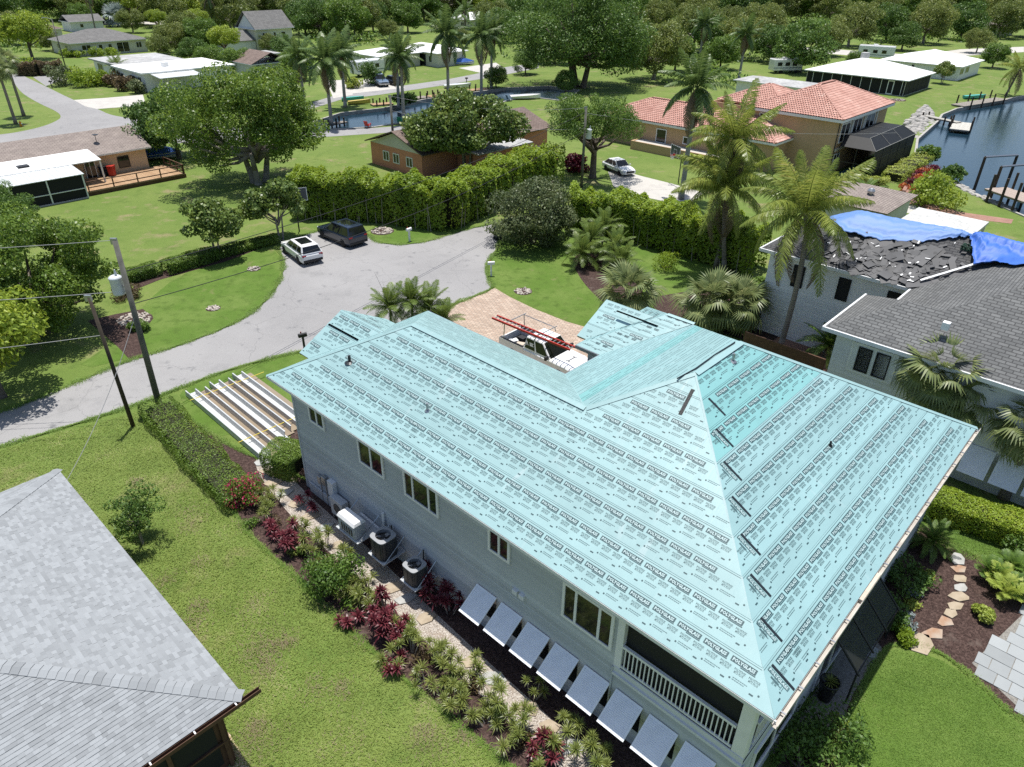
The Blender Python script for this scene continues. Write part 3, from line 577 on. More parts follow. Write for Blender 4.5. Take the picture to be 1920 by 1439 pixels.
for u0, u1, z0, sp in ((19.6, 20.72, 4.27, (.5,)), (15.7, 17.3, 3.93, (.5,)), (12.58, 14.5, 3.9, (.27, .73)), (9.08, 10.08, 4.1, (.5,)), (4.9, 6.84, 3.48, (.27, .73))):
    window(house, AW - .018, 'x', -1, u0, u1, z0, 5.15 if z0 > 3.6 else 5.0, sp, .1)
window(house, BW - .018, 'y', -1, 6.0, 9.5, .2, 2.3, (.33, .67), .1); window(house, BW - .018, 'y', -1, 1.2, 4.2, .9, 2.3, (.5,), .1)
# hinged storm shutters: a frame with rows of louvres
sh = MB(); LW, LH = .98, 1.12
for a_, b_, c_, d_ in ((-LW / 2, LW / 2, -.07, 0), (-LW / 2, LW / 2, -LH, -LH + .07), (-LW / 2, -LW / 2 + .06, -LH + .07, -.07), (LW / 2 - .06, LW / 2, -LH + .07, -.07)): sh.b2((-.03, a_, c_), (.006, b_, d_))
sh_me = sh.mesh('storm_shutter', M_lattice)
lv = MB(); k = 0; lv.b2((-.016, -LW / 2 + .055, -LH + .065), (-.004, LW / 2 - .055, -.065))
while -.1 - k * .058 > -LH + .08:
    z = -.1 - k * .058; lv.b2((-.027, -LW / 2 + .06, z - .034), (-.016, LW / 2 - .06, z)); k += 1
lv_me = lv.mesh('louvres', M_lattice)
for i in range(8):
    b_ = 10.18 - 1.222 * i
    s_ = link(sh_me, 'storm_shutter', house, (AW - .03, b_, 2.03)); s_.rotation_euler = (0, rad(55.0), 0); link(lv_me, 'louvres', s_)
    MB().b2((AW - .012, b_ - .44, .75), (AW - .022, b_ + .44, 1.98)).build('pane', M_pane, house)
for b_ in (12.0, 11.7): MB().box((AW - .06, b_ - 3.2, 3.05), (.14, .22, .2)).build('wall_vent', M_trim, house, bevel=.02)
# meters and conduits on the wall
for (b0, b1, z0, z1, d, mt) in ((20.45, 20.7, 1.0, 1.45, .16, M_metal), (20.0, 20.3, 1.2, 1.65, .2, M_metal), (19.35, 19.75, .95, 1.75, .24, M_trim), (19.15, 21.6, .0, .55, .1, M_siding)):
    MB().b2((AW - .02, b0, z0), (AW - d - .02, b1, z1)).build('meter_box', mt, house, bevel=.02)
m = MB(); m.tube((AW - .1, 20.15, 0), (AW - .1, 20.15, 1.2), .035); m.tube((AW - .1, 20.55, 0), (AW - .1, 20.55, 1.0), .03); m.build('conduit', M_metal, house)
m = MB(); m.path([Vector((AW - .1, 17.6, 1.1)), Vector((AW - .1, 16.0, 1.0)), Vector((AW - .1, 16.0, 2.1))], [.06, .06, .06], 8); m.build('line_cover', M_white, house)
# downpipe
m = MB(); m.path([Vector((AW - .06, 4.78, 2.9)), Vector((AW - .05, 4.78, .05))], [.03, .03], 6); m.build('downpipe', M_siding, house)
# ================================================================== OTHER HOUSES
def shing(name, c1, c2, cm, w=.5, h=.2, bump=.012):
    return (bricky(name + '_x', c1, c2, cm, w, h, .02, .9, bump, 0.0), bricky(name + '_y', c1, c2, cm, w, h, .02, .9, bump, rad(90)))
R_dark = shing('charcoal_shingles', (.10, .10, .10), (.075, .076, .078), (.04, .04, .042), .42, .17)
R_mid = shing('weathered_grey_shingles', (.165, .168, .165), (.12, .123, .122), (.07, .07, .07), .42, .17)
R_tan = shing('tan_shingles', (.30, .255, .225), (.24, .20, .18), (.16, .135, .12), .5, .2)
R_grey = shing('grey_shingles', (.20, .195, .185), (.15, .145, .14), (.09, .09, .09), .5, .2)
R_brown = shing('brown_shingles', (.22, .165, .14), (.17, .125, .105), (.1, .08, .07), .5, .2)
M_wroof = pm('white_coated_roof', (.86, .86, .84), (.74, .74, .71), .5, .5, .003, 8)
M_wroof_d = mixm('weathered_white_roof', [(0, 0, 0, (.45, .45, .43)), (.5, .4, .6, (.6, .6, .57)), (3, .5, .7, (.3, .3, .29))], .8)
M_greyflat = mixm('grey_flat_roof', [(0, 0, 0, (.34, .34, .335)), (.4, .4, .6, (.45, .45, .44)), (2, .5, .7, (.25, .25, .25))], .85)
M_cream = pm('cream_block_wall', (.62, .60, .52), (.55, .53, .46), .9, .8)
M_yellow = pm('pale_yellow_siding', (.66, .64, .50), (.58, .56, .44), 1.0, .7)
M_beige = pm('beige_stucco', (.58, .44, .30), (.52, .39, .27), .8, .85, .004, 25)
M_orange = pm('salmon_stucco', (.60, .27, .17), (.54, .24, .15), .8, .85, .004, 25)
M_tanst = pm('tan_stucco', (.50, .345, .205), (.46, .31, .18), .7, .85, .005, 20)
M_tile = leafm('terracotta_tiles', (.40, .20, .155), (.54, .315, .255), (.62, .42, .35), 0.0, .75)
M_mesh = pm('black_pool_screen', (.010, .011, .012), (.014, .015, .016), 3, .6)
def slab_part(par, pts, mat, t=.12, name='roof_slope'): return MB().slab(pts, t).build(name, mat, par)
def hip_roof(par, x0, x1, y0, y1, ze, s, mats, gable=None):
    mx, my = (mats if isinstance(mats, tuple) else (mats, mats)); LA, LB = x1 - x0, y1 - y0
    e = [(x0, y0, ze), (x1, y0, ze), (x1, y1, ze), (x0, y1, ze)]
    if gable == 'x':   # ridge along x
        yc = (y0 + y1) / 2; zr = ze + s * LB / 2; r = [(x0, yc, zr), (x1, yc, zr)]
        out = [slab_part(par, [e[0], e[1], r[1], r[0]], mx), slab_part(par, [e[2], e[3], r[0], r[1]], mx)]
    elif gable == 'y':
        xc = (x0 + x1) / 2; zr = ze + s * LA / 2; r = [(xc, y0, zr), (xc, y1, zr)]
        out = [slab_part(par, [e[0], r[0], r[1], e[3]], my), slab_part(par, [e[1], e[2], r[1], r[0]], my)]
    elif LA >= LB:
        h = LB / 2; zr = ze + s * h; r = [(x0 + h, y0 + h, zr), (x1 - h, y0 + h, zr)]
        out = [slab_part(par, [e[0], e[1], r[1], r[0]], mx), slab_part(par, [e[1], e[2], r[1]], my), slab_part(par, [e[2], e[3], r[0], r[1]], mx), slab_part(par, [e[3], e[0], r[0]], my)]
    else:
        h = LA / 2; zr = ze + s * h; r = [(x0 + h, y0 + h, zr), (x0 + h, y1 - h, zr)]
        out = [slab_part(par, [e[0], e[1], r[0]], mx), slab_part(par, [e[1], e[2], r[1], r[0]], my), slab_part(par, [e[2], e[3], r[1]], mx), slab_part(par, [e[3], e[0], r[0], r[1]], my)]
    return r
def walls4(par, x0, x1, y0, y1, z1, mat, z0=0.0, lap=0):
    for nm, base, ax, o_, u0, u1 in (('wall', x0, 'x', -1, y0, y1), ('wall', x1, 'x', 1, y0, y1), ('wall', y0, 'y', -1, x0, x1), ('wall', y1, 'y', 1, x0, x1)):
        m = MB(); f = mapper(base, ax, o_)
        if lap: lapwall(m, base, ax, o_, u0, u1, z0, z1, lap)
        m.b2(f(u0 + .001, -.16, z0), f(u1 - .001, 0, z1)); m.build(nm, mat, par)
def eaves(par, x0, x1, y0, y1, z, mat, t=.2):
    m = MB()
    m.b2((x0 - .02, y0 - .02, z - t), (x1 + .02, y0 + .02, z - .01)); m.b2((x0 - .02, y1 - .02, z - t), (x1 + .02, y1 + .02, z - .01))
    m.b2((x0 - .021, y0 + .02, z - t), (x0 + .02, y1 - .02, z - .01)); m.b2((x1 - .02, y0 + .02, z - t), (x1 + .021, y1 - .02, z - .01))
    m.b2((x0 + .02, y0 + .02, z - t - .01), (x1 - .02, y1 - .02, z - t + .03)); return m.build('eave_trim', mat, par)
def house_at(pxy, ze, label, rz=RZ, cat='house'):
    o = G(pxy[0], pxy[1], ze); return thing('house', label, cat, (o.x, o.y, 0), rz)

# ---- grey shingle house in front
gh = house_at((457, 1305), 3.1, 'house with pale grey shingle hip roof beside the lawn')
GS, GZ = .33, 3.1; GA, GB = 14.0, 14.9
def shingle_mat():
    m = pm('pale_grey_shingles', (.275, .29, .30), (.25, .265, .275), 40, .95, .002, 90); t = m.node_tree; N = t.nodes; L = t.links; p = N['Principled BSDF']; src = p.inputs['Base Color'].links[0].from_socket
    g = N.new('ShaderNodeNewGeometry'); oi = N.new('ShaderNodeObjectInfo'); a_ = N.new('ShaderNodeMath'); a_.operation = 'MULTIPLY_ADD'; a_.inputs[1].default_value = 7.31; L.new(oi.outputs['Random'], a_.inputs[0]); L.new(g.outputs['Random Per Island'], a_.inputs[2])
    f_ = N.new('ShaderNodeMath'); f_.operation = 'FRACT'; L.new(a_.outputs[0], f_.inputs[0]); mr = N.new('ShaderNodeMapRange'); mr.inputs['To Min'].default_value = .83; mr.inputs['To Max'].default_value = 1.13; L.new(f_.outputs[0], mr.inputs['Value'])
    x = N.new('ShaderNodeMix'); x.data_type = 'RGBA'; x.blend_type = 'MULTIPLY'; x.inputs['Factor'].default_value = 1; L.new(src, x.inputs['A']); L.new(mr.outputs[0], x.inputs['B']); L.new(x.outputs['Result'], p.inputs['Base Color']); return m
M_shg = shingle_mat()
hip_roof(gh, -GA, 0, 0, GB, GZ - .05, GS, pm('roof_felt', (.2, .21, .21), None, 2, .9))
walls4(gh, -GA + .5, -.55, .55, GB - .5, GZ - .1, M_brownwood)
MB().b2((-3.6, .5, 0.3), (-.9, .53, 2.6)).build('insect_screen', M_screen, gh); 
for x_ in (-.7, -2.2, -3.7): MB().b2((x_ - .06, .44, 0), (x_ + .06, .54, GZ - .15)).build('porch_post', M_brownwood, gh)
MB().b2((-6, .43, 1.2), (-.6, .5, 1.27)).build('porch_rail', M_brownwood, gh)
m = MB(); m.b2((-GA, -.15, GZ - .14), (.45, -.13, GZ)); m.b2((-GA, -.02, GZ - .14), (.45, 0, GZ - .02)); m.b2((-GA, -.13, GZ - .14), (.45, -.02, GZ - .125)); gg = m.build('gutter', M_brownwood, gh)
for i in range(10): MB().b2((-.3 - i * 1.2, -.15, GZ - .03), (-.26 - i * 1.2, .02, GZ - .01)).build('gutter_hanger', M_trim, gg)
def shingle_mesh(w, e): return MB().add([(-w / 2, 0, .014), (w / 2, 0, .014), (w / 2, e, .002), (-w / 2, e, .002), (-w / 2, 0, 0), (w / 2, 0, 0)], [(0, 1, 2, 3), (4, 5, 1, 0)])
def shingle_slope(par, o, e, u, n, poly2, ex, seed, near=None, nbig=300):
    rng = random.Random(seed); top = max(p[1] for p in poly2); x0 = min(p[0] for p in poly2); x1 = max(p[0] for p in poly2)
    tabs = []; y = 0.0
    V2 = [Vector((a_, b_, 0)) for a_, b_ in poly2]
    while y < top:
        yy = y + ex * .5
        r = sorted(p0.x + (p1.x - p0.x) * (yy - p0.y) / (p1.y - p0.y) for p0, p1 in zip(V2, V2[1:] + V2[:1]) if (p0.y - yy) * (p1.y - yy) < 0)
        for k in range(0, len(r) - 1, 2):
            x = r[k] - rng.random() * .1
            while x < r[k + 1]:
                w_ = rng.choice((.14, .18, .22, .3)); a_, b_ = max(x, r[k]), min(x + w_, r[k + 1])
                if b_ - a_ > .03: tabs.append((a_, b_, y, rng.choice((.004, .004, .007, .010))))
                x += w_
        y += ex
    rot = Matrix((e, u, n)).transposed().to_4x4()
    if near is not None:
        tabs.sort(key=lambda t: (o + e * ((t[0] + t[1]) / 2) + u * t[2] - near).length)
    big = tabs[:nbig] if near is not None else []
    cache = {}
    for a_, b_, y, h in big:
        w_ = round(b_ - a_, 2); key = max(w_, .04)
        if key not in cache: cache[key] = shingle_mesh(key, ex * 1.05).mesh('shingle', M_shg)
        ob = link(cache[key], 'shingle', par); ob.matrix_local = Matrix.Translation(o + e * ((a_ + b_) / 2) + u * y + n * (h - .004)) @ rot
    m = MB()
    for a_, b_, y, h in tabs[len(big):]:
        t0 = h + .012
        m.add([o + e * a_ + u * y + n * t0, o + e * b_ + u * y + n * t0, o + e * b_ + u * (y + ex * 1.05) + n * (h - .002), o + e * a_ + u * (y + ex * 1.05) + n * (h - .002), o + e * a_ + u * y, o + e * b_ + u * y], [(0, 1, 2, 3), (4, 5, 1, 0)])
    m.build('shingles', M_shg, par, kind='stuff')
ridz = GZ + GS * 7; gslopes = [c for c in gh.children if c.name.startswith('roof_slope')]
o_, e_, u_, n_ = slope_frame((0, 0, GZ), (0, GB, GZ), (-3, 5, GZ + GS * 3))
cl = gh.matrix_basis.inverted() @ CAMLOC
shingle_slope(gh, o_, e_, u_, n_, [((Vector(q) - o_).dot(e_), (Vector(q) - o_).dot(u_)) for q in ((0, 0, GZ), (0, GB, GZ), (-7, GB - 7, ridz), (-7, 7, ridz))], .125, 5, Vector((-.6, 1.2, GZ + 1)), 300)
o_, e_, u_, n_ = slope_frame((0, 0, GZ), (-GA, 0, GZ), (-5, 3, GZ + GS * 3))
shingle_slope(gh, o_, e_, u_, n_, [((Vector(q) - o_).dot(e_), (Vector(q) - o_).dot(u_)) for q in ((0, 0, GZ), (-GA, 0, GZ), (-7, 7, ridz))], .125, 6)
o_, e_, u_, n_ = slope_frame((0, GB, GZ), (-GA, GB, GZ), (-5, GB - 3, GZ + GS * 3))
shingle_slope(gh, o_, e_, u_, n_, [((Vector(q) - o_).dot(e_), (Vector(q) - o_).dot(u_)) for q in ((0, GB, GZ), (-GA, GB, GZ), (-7, GB - 7, ridz))], .125, 7)
for sgn, y0 in ((1, 0.0), (-1, GB)):
    d = Vector((-1, sgn, GS)).normalized(); sd_ = Vector((sgn * .7071, .7071, 0)); dr = Vector((0, 0, -.23 * GS))
    m = MB(); m.add([-sd_ * .2 + Vector((0, 0, .035 - .2 * .2)), Vector((0, 0, .05)), sd_ * .2 + Vector((0, 0, .035 - .2 * .2)), d * .27 - sd_ * .2 + Vector((0, 0, .015 - .04)), d * .27 + Vector((0, 0, .028)), d * .27 + sd_ * .2 + Vector((0, 0, .015 - .04))], [(0, 1, 4, 3), (1, 2, 5, 4)])
    me = m.mesh('ridge_shingle', M_shg)
    for k in range(34): link(me, 'ridge_shingle', gh, Vector((0, y0, GZ)) + d * (.02 + k * .235))
# edging and pebbles by its porch
sheet('gravel_bed', px([(405, 1365), (430, 1375), (480, 1460), (420, 1480)]), .016, mixm('tan_pebbles', [(0, 0, 0, (.42, .31, .2)), (14, .45, .6, (.6, .5, .38)), (20, .5, .6, (.22, .15, .1))], .9, .03, 18))

# ---- white neighbour with charcoal roofs
NZ, NS = 5.6, .5
nh = thing('house', 'white house with charcoal shingle roofs and dark windows', 'house', (C0.x, C0.y, 0), RZ)
NX = 21.65
def quadr(pts, mat): return slab_part(nh, pts, mat, .12)
zr = NZ + NS * 2.75
# small hipped wing
quadr([(NX, 7.95, NZ), (NX, 3.0, NZ), (NX + 2.75, 3.0, zr), (NX + 2.75, 5.2, zr)], R_mid[1]); quadr([(NX, 7.95, NZ), (NX + 2.75, 5.2, zr), (NX + 5.5, 7.95, NZ)], R_mid[0]); quadr([(NX + 5.5, 7.95, NZ), (NX + 2.75, 5.2, zr), (NX + 2.75, 3, zr), (NX + 5.5, 3, NZ)], R_mid[1])
# big hip body: end eave at y = 6.5
yE = 6.45; hh_ = 7.4; zb = NZ + NS * hh_
quadr([(NX + .0, yE, NZ + .01), (NX, -16, NZ + .01), (NX + hh_, -16, zb), (NX + hh_, yE - hh_, zb)], R_mid[1]); quadr([(NX, yE, NZ + .01), (NX + hh_, yE - hh_, zb), (NX + 2 * hh_, yE, NZ + .01)], R_mid[0]); quadr([(NX + 2 * hh_, yE, NZ + .01), (NX + hh_, yE - hh_, zb), (NX + hh_, -16, zb), (NX + 2 * hh_, -16, NZ + .01)], R_mid[1])
# rear wing with the torn roof
XA, YA, hA = 29.7, 15.4, 4.4; zA = NZ + NS * hA
quadr([(XA, YA, NZ), (XA, -4, NZ), (XA + hA, -4, zA), (XA + hA, YA - hA, zA)], R_dark[1]); quadr([(XA, YA, NZ), (XA + hA, YA - hA, zA), (XA + 2 * hA, YA, NZ)], R_dark[0]); quadr([(XA + 2 * hA, YA, NZ), (XA + hA, YA - hA, zA), (XA + hA, -4, zA), (XA + 2 * hA, -4, NZ)], R_dark[1])
for p, q in (((NX - .03, 7.97, NZ - .03), (NX - .03, -16, NZ - .03)), ((NX, 7.98, NZ - .03), (NX + 5.5, 7.98, NZ - .03)), ((XA - .03, YA, NZ - .03), (XA - .03, 6.6, NZ - .03)), ((XA, YA + .02, NZ - .03), (XA + 8.8, YA + .02, NZ - .03)), ((NX + 5.4, yE + .03, NZ - .03), (XA, yE + .03, NZ - .03))):
    MB().b2((p[0] - .05, min(p[1], q[1]) - .05 if p[1] == q[1] else min(p[1], q[1]), p[2] - .13), (max(q[0], p[0]) + .05, max(p[1], q[1]) + (.05 if p[1] == q[1] else 0), p[2] + .06)).build('gutter', M_trim, nh)
m = MB(); lapwall(m, NX + .5, 'x', -1, -16, 7.4, 0, 5.5); m.b2((NX + .5, -16, 0), (NX + .6, 7.4, 5.5)); m.build('side_wall', M_sidingg, nh)
m = MB(); lapwall(m, 7.4, 'y', 1, NX + .5, NX + 5.0, 0, 5.5); lapwall(m, yE - .5, 'y', 1, NX + 5, XA + .5, 0, 5.5); m.b2((NX + .6, 7.3, 0), (NX + 5, 7.4, 5.5)); m.build('end_wall', M_sidingg, nh)
m = MB(); lapwall(m, XA + .5, 'x', -1, yE - .5, YA - .5, 0, 5.5); m.b2((XA + .5, 5.5, 0), (XA + .6, YA - .5, 5.5)); m.build('front_wall', M_sidingw, nh)
m = MB(); lapwall(m, YA - .5, 'y', 1, XA + .5, XA + 8.3, 0, 5.5); m.build('gable_wall', M_sidingw, nh)
m = MB(); m.b2((NX + .1, -16, 5.38), (NX + 5.4, 7.9, 5.45)); m.b2((NX + 5.4, -16, 5.381), (NX + 14, 6.4, 5.451)); m.b2((XA + .1, 0, 5.39), (XA + 8.6, YA - .1, 5.44)); m.build('soffit', M_white, nh)
for y_ in (12.9, 10.1, 7.3): window(nh, XA + .48, 'x', -1, y_ - .36, y_ + .36, 3.6, 5.0, (), .05, M_screen, M_screen)
for y_ in (5.9, 5.05): window(nh, NX + .48, 'x', -1, y_ - .33, y_ + .33, 3.7, 5.0, (), .05, M_screen, M_screen)
window(nh, NX + .48, 'x', -1, 4.4, 6.6, 3.55, 5.15, (), .1, M_sidingg, M_trim, .03)
window(nh, NX + .48, 'x', -1, -2.3, -1.5, 3.4, 5.0, (), .05, M_screen, M_screen)
for i in range(7):
    s_ = link(sh_me, 'storm_shutter', nh, (NX + .46, 1.2 - 1.3 * i, 2.1)); s_.rotation_euler = (0, rad(38), 0); s_.scale = (1, 1.15, 1.25); link(lv_me, 'louvres', s_)
MB().b2((NX + 3.0, 7.5, 0), (XA + 1.5, 9.6, .05)).build('patio_slab', M_redbrick, nh)
MB().b2((NX + 1.2, 3.0, NZ + 1.1), (NX + 1.5, 3.3, NZ + 1.45)).build('roof_vent', M_white, nh)
m = MB(); m.b2((25.4, 8.6, 0), (25.5, 13.5, 2.0)); m.build('garden_wall', M_brownwood, nh)
m = MB(); m.slab([(XA + .4, 6.2, NZ + .45), (XA + 3.2, 3.4, NZ + 1.85), (XA + 3.3, 3.5, NZ + 1.87), (XA + .5, 6.3, NZ + .47)], .03); m.build('valley_flashing', M_trim, nh)
# torn shingles
M_debris = leafm('torn_shingle_black', (.022, .023, .025), (.085, .086, .09), None, 0.0, .6)
rng = random.Random(31); m = MB()
for i in range(230):
    t = rng.random(); y_ = rng.gauss(8.2, 1.8); x_ = XA + .15 + abs(rng.gauss(1.0, 1.1)); 
    if x_ > XA + 4.0 or y_ < 4.6 or y_ > 13: continue
    if x_ - XA > 7.0 - y_ + 6.2: pass
    z_ = NZ + NS * (x_ - XA) + .04 + rng.random() * .10
    R_ = (Matrix.Rotation(-.46, 4, 'Y') @ Euler((rng.gauss(0, .10), rng.gauss(0, .10), rng.random() * 6.3)).to_matrix().to_4x4())
    m.box((x_, y_, z_), (rng.uniform(.15, .75), rng.uniform(.12, .34), .012) if i % 9 else (rng.uniform(.7, 1.3), rng.uniform(.4, .8), .01), m=R_)
ws = MB()
for i in range(26):
    y_ = rng.gauss(8.2, 1.7); x_ = XA + .2 + abs(rng.gauss(1.2, 1.1)); x_ = min(x_, XA + 3.9)
    if y_ < 5 or y_ > 12.5: continue
    ws.box((x_, y_, NZ + NS * (x_ - XA) + .16), (rng.uniform(.06, .28), rng.uniform(.03, .09), .01), m=Matrix.Rotation(-.46, 4, 'Y') @ Matrix.Rotation(rng.random() * 6.3, 4, 'Z'))
ws = ws.build('pale_scraps', M_trim, None, kind='stuff', label='pale scraps of flashing scattered over the torn shingles', cat='debris'); ws.matrix_world = nh.matrix_basis
m = m.build('torn_shingles', M_debris, None, kind='stuff', label='heap of torn black shingles lying on the charcoal roof', cat='debris'); m.matrix_world = nh.matrix_basis
# tarps: folded sheets with creases
M_tarp = sheeting('blue_tarp', (.05, .15, .52), (5.5, .7, 2), .55)
M_tarp2 = sheeting('faded_blue_tarp', (.13, .25, .54), (5.5, .7, 2), .55)
def zsurf(x, y):
    return max(NZ + NS * min(x - XA, XA + 2 * hA - x, YA - y), NZ + .01 + NS * min(x - NX, NX + 2 * hh_ - x, yE - y))
def tarp(label, edge, mat, seed, amp=.09, nu=70, nv=22):
    """sheet draped over the roof surfaces; edge rows: (y, x near, x far)"""
    rng = np.random.default_rng(seed); V = []; F = []; ph = rng.random(8) * 6
    for i in range(nu + 1):
        t = i / nu * (len(edge) - 1); k = min(int(t), len(edge) - 2); a_, b_ = edge[k], edge[k + 1]; f = t - k
        y, x0, x1 = (a_[q] + (b_[q] - a_[q]) * f for q in range(3)); wob = .06 * math.sin(i * .9 + ph[3]) + .04 * math.sin(i * 2.1 + ph[4])
        for j in range(nv + 1):
            v = j / nv; x = x0 + wob + (x1 - x0) * v; u = i / nu * 9
            h = amp * (.35 * math.sin(u * .9 + v * 1.3 + ph[0]) + .35 + .7 * abs(math.sin(v * 7 + u * .22 + ph[1])) + .35 * abs(math.sin(v * 15 - u * .3 + ph[2]))) * min(1, abs(x1 - x0))
            V.append((x, y + .05 * math.sin(v * 7 + ph[5]), zsurf(x, y) + h + .03))
    for i in range(nu):
        for j in range(nv): k = i * (nv + 1) + j; F.append((k, k + 1, k + nv + 2, k + nv + 1))
    o = link(npmesh('tarp', V, F, mat, True), 'tarp'); o.matrix_world = nh.matrix_basis
    sm = o.modifiers.new('solid', 'SOLIDIFY'); sm.thickness = .01
    return tag(o, label, 'tarp')
R0 = XA + hA
tarp('faded light blue tarp gathered along the charcoal ridge', [(13.4, R0 - 1.2, R0 + 1.2), (11.5, R0 - 2.0, R0 + 1.2), (9.5, R0 - 1.9, R0 + 1.2), (7.5, R0 - 1.3, R0 + 1.0), (6.0, R0 - .55, R0 + .6), (5.2, R0 - .12, R0 + .3)], M_tarp2, 3, .17)
tarp('deep blue tarp draped over the charcoal ridge and valley', [(5.3, R0 - .15, R0 + .3), (4.9, R0 - 1.0, R0 + .8), (4.3, R0 - 2.3, R0 + 1.2), (3.4, R0 - 2.2, R0 + 1.4), (2.4, R0 - 3.2, R0 + 1.6), (0, R0 - 3.6, R0 + 2), (-4, R0 - 3.8, R0 + 2)], M_tarp, 5, .26)
# rolled green netting by the tarps
m = MB()
for k in range(9):
    a0 = k * .7; m.path([Vector((XA + 3.5 + .35 * math.cos(a0 + j * .8), 5.1 + .3 * math.sin(a0 + j * .8 + k), zA - .35 + .12 * math.sin(j * 1.3 + k))) for j in range(8)], [.025] * 8, 5)
m = m.build('net_roll', plain('dark_green_rope', (.01, .04, .025), .8), None, label='coil of dark green rope beside the blue tarps', cat='rope'); m.matrix_world = nh.matrix_basis

# ---- tan stucco house with terracotta tile roofs
def tile_slope(par, poly, e0, e1, third, cw=.30, ch=.38):
    o, e, u, n = slope_frame(e0, e1, third); P2 = [Vector(((Vector(q) - o).dot(e), (Vector(q) - o).dot(u), 0)) for q in poly]
    slab_part(par, poly, M_tile, .12); V = []; F = []; top = max(p.y for p in P2); y = 0
    prof = [(-.5, 0), (-.28, .07), (0, .1), (.28, .07), (.5, 0)]
    while y < top - .05:
        yy = min(y + ch * .6, top - .02)
        r = sorted(p0.x + (p1.x - p0.x) * (yy - p0.y) / (p1.y - p0.y) for p0, p1 in zip(P2, P2[1:] + P2[:1]) if (p0.y - yy) * (p1.y - yy) < 0)
        for k in range(0, len(r) - 1, 2):
            x = r[k] + cw / 2
            while x < r[k + 1] - cw * .3:
                b_ = len(V)
                for dy, dh in ((0, .05), (ch * 1.05, .0)):
                    for fx, fz in prof: V.append(o + e * (x + fx * cw) + u * (y + dy) + n * (fz + dh))
                for i in range(4): F.append((b_ + i, b_ + i + 1, b_ + 6 + i, b_ + 5 + i))
                x += cw
        y += ch
    if F: link(npmesh('roof_tiles', V, F, M_tile, False), 'roof_tiles', par)['kind'] = 'stuff'
def tile_hip(par, x0, x1, y0, y1, ze, s):
    LA, LB = x1 - x0, y1 - y0; h = min(LA, LB) / 2; zr = ze + s * h
    if LA >= LB: r = [(x0 + h, y0 + h, zr), (x1 - h, y0 + h, zr)]; S = [[(x0, y0, ze), (x1, y0, ze), r[1], r[0]], [(x1, y0, ze), (x1, y1, ze), r[1]], [(x1, y1, ze), (x0, y1, ze), r[0], r[1]], [(x0, y1, ze), (x0, y0, ze), r[0]]]
    else: r = [(x0 + h, y0 + h, zr), (x0 + h, y1 - h, zr)]; S = [[(x0, y0, ze), (x1, y0, ze), r[0]], [(x1, y0, ze), (x1, y1, ze), r[1], r[0]], [(x1, y1, ze), (x0, y1, ze), r[1]], [(x0, y1, ze), (x0, y0, ze), r[0], r[1]]]
    for q in S: tile_slope(par, q, q[0], q[1], q[2])
    cm = MB().tube((0, 0, 0), (.42, 0, 0), .13, .10, 8).mesh('ridge_tile', M_tile)
    for a_, b_ in ((r[0], r[1]), ((x0, y0, ze), r[0]), ((x1, y0, ze), r[0 if LA < LB else 1]), ((x0, y1, ze), r[1 if LA < LB else 0]), ((x1, y1, ze), r[1])):
        a_, b_ = Vector(a_), Vector(b_); d = b_ - a_; L_ = d.length
        for k in range(int(L_ / .4)):
            ob = link(cm, 'ridge_tile', par, a_ + d * (k * .4 / L_) + Vector((0, 0, .06))); ob.rotation_euler = d.to_track_quat('X', 'Z').to_euler()
OZ = 6.0
oh = house_at((1581.7, 226.7), OZ, 'two storey tan stucco house with terracotta tile roof')
tile_hip(oh, 0, 15.8, 0, 11.5, OZ, .42); tile_hip(oh, 3, 12, 8, 17, OZ - .25, .42)
walls4(oh, .5, 15.2, .5, 16.5, OZ - .1, M_tanst); eaves(oh, 0, 15.8, 0, 11.5, OZ, M_white, .3)
for x_, w_, z0, z1 in ((1.2, 2.6, 3.3, 5.4), (4.6, 2.6, 2.9, 5.5), (8.4, 2.8, 2.9, 5.5), (.9, 1.6, .4, 2.2)): window(oh, .48, 'y', -1, x_, x_ + w_, z0, z1, (.5,), .12)
for x_ in (4.1, 7.7, 11.6): MB().b2((x_, .38, 2.6), (x_ + .35, .5, 5.9)).build('pilaster', M_cream, oh)
m = MB(); m.b2((.48, .35, 2.55), (12, .5, 2.8)); m.build('belt_course', M_cream, oh)
for y_, z0 in ((8.4, 4.7), (9.5, 1.6)): window(oh, .48, 'x', -1, y_, y_ + 1.5, z0, z0 + .8, (), .1)
m = MB(); m.tube((.42, .42, 0), (.42, .42, 5.8), .06); m.build('downpipe', M_darkmetal, oh)
# its single storey wing
lw = house_at((1215, 228), 3.3, 'single storey tan wing with terracotta tiles behind coconut palms')
tile_hip(lw, 0, 9.5, -17, 7.5, 3.3, .4); walls4(lw, .5, 9, -16.5, 7, 3.2, M_tanst); eaves(lw, 0, 9.5, -17, 7.5, 3.3, M_white, .25)
window(lw, .48, 'x', -1, -2.6, -1.1, .9, 2.6, (), .1); window(lw, .48, 'x', -1, -6.0, -5.0, 1.3, 2.2, (), .1)
m = MB(); m.b2((-1.6, -11, 0), (-1.4, 1.2, 1.05)); m.b2((-1.4, 1.0, 0), (.4, 1.2, 1.05)); m.build('low_wall', M_tanst, lw); MB().b2((-1.4, -11, .85), (.5, 1.0, .95)).build('terrace', M_conc, lw)
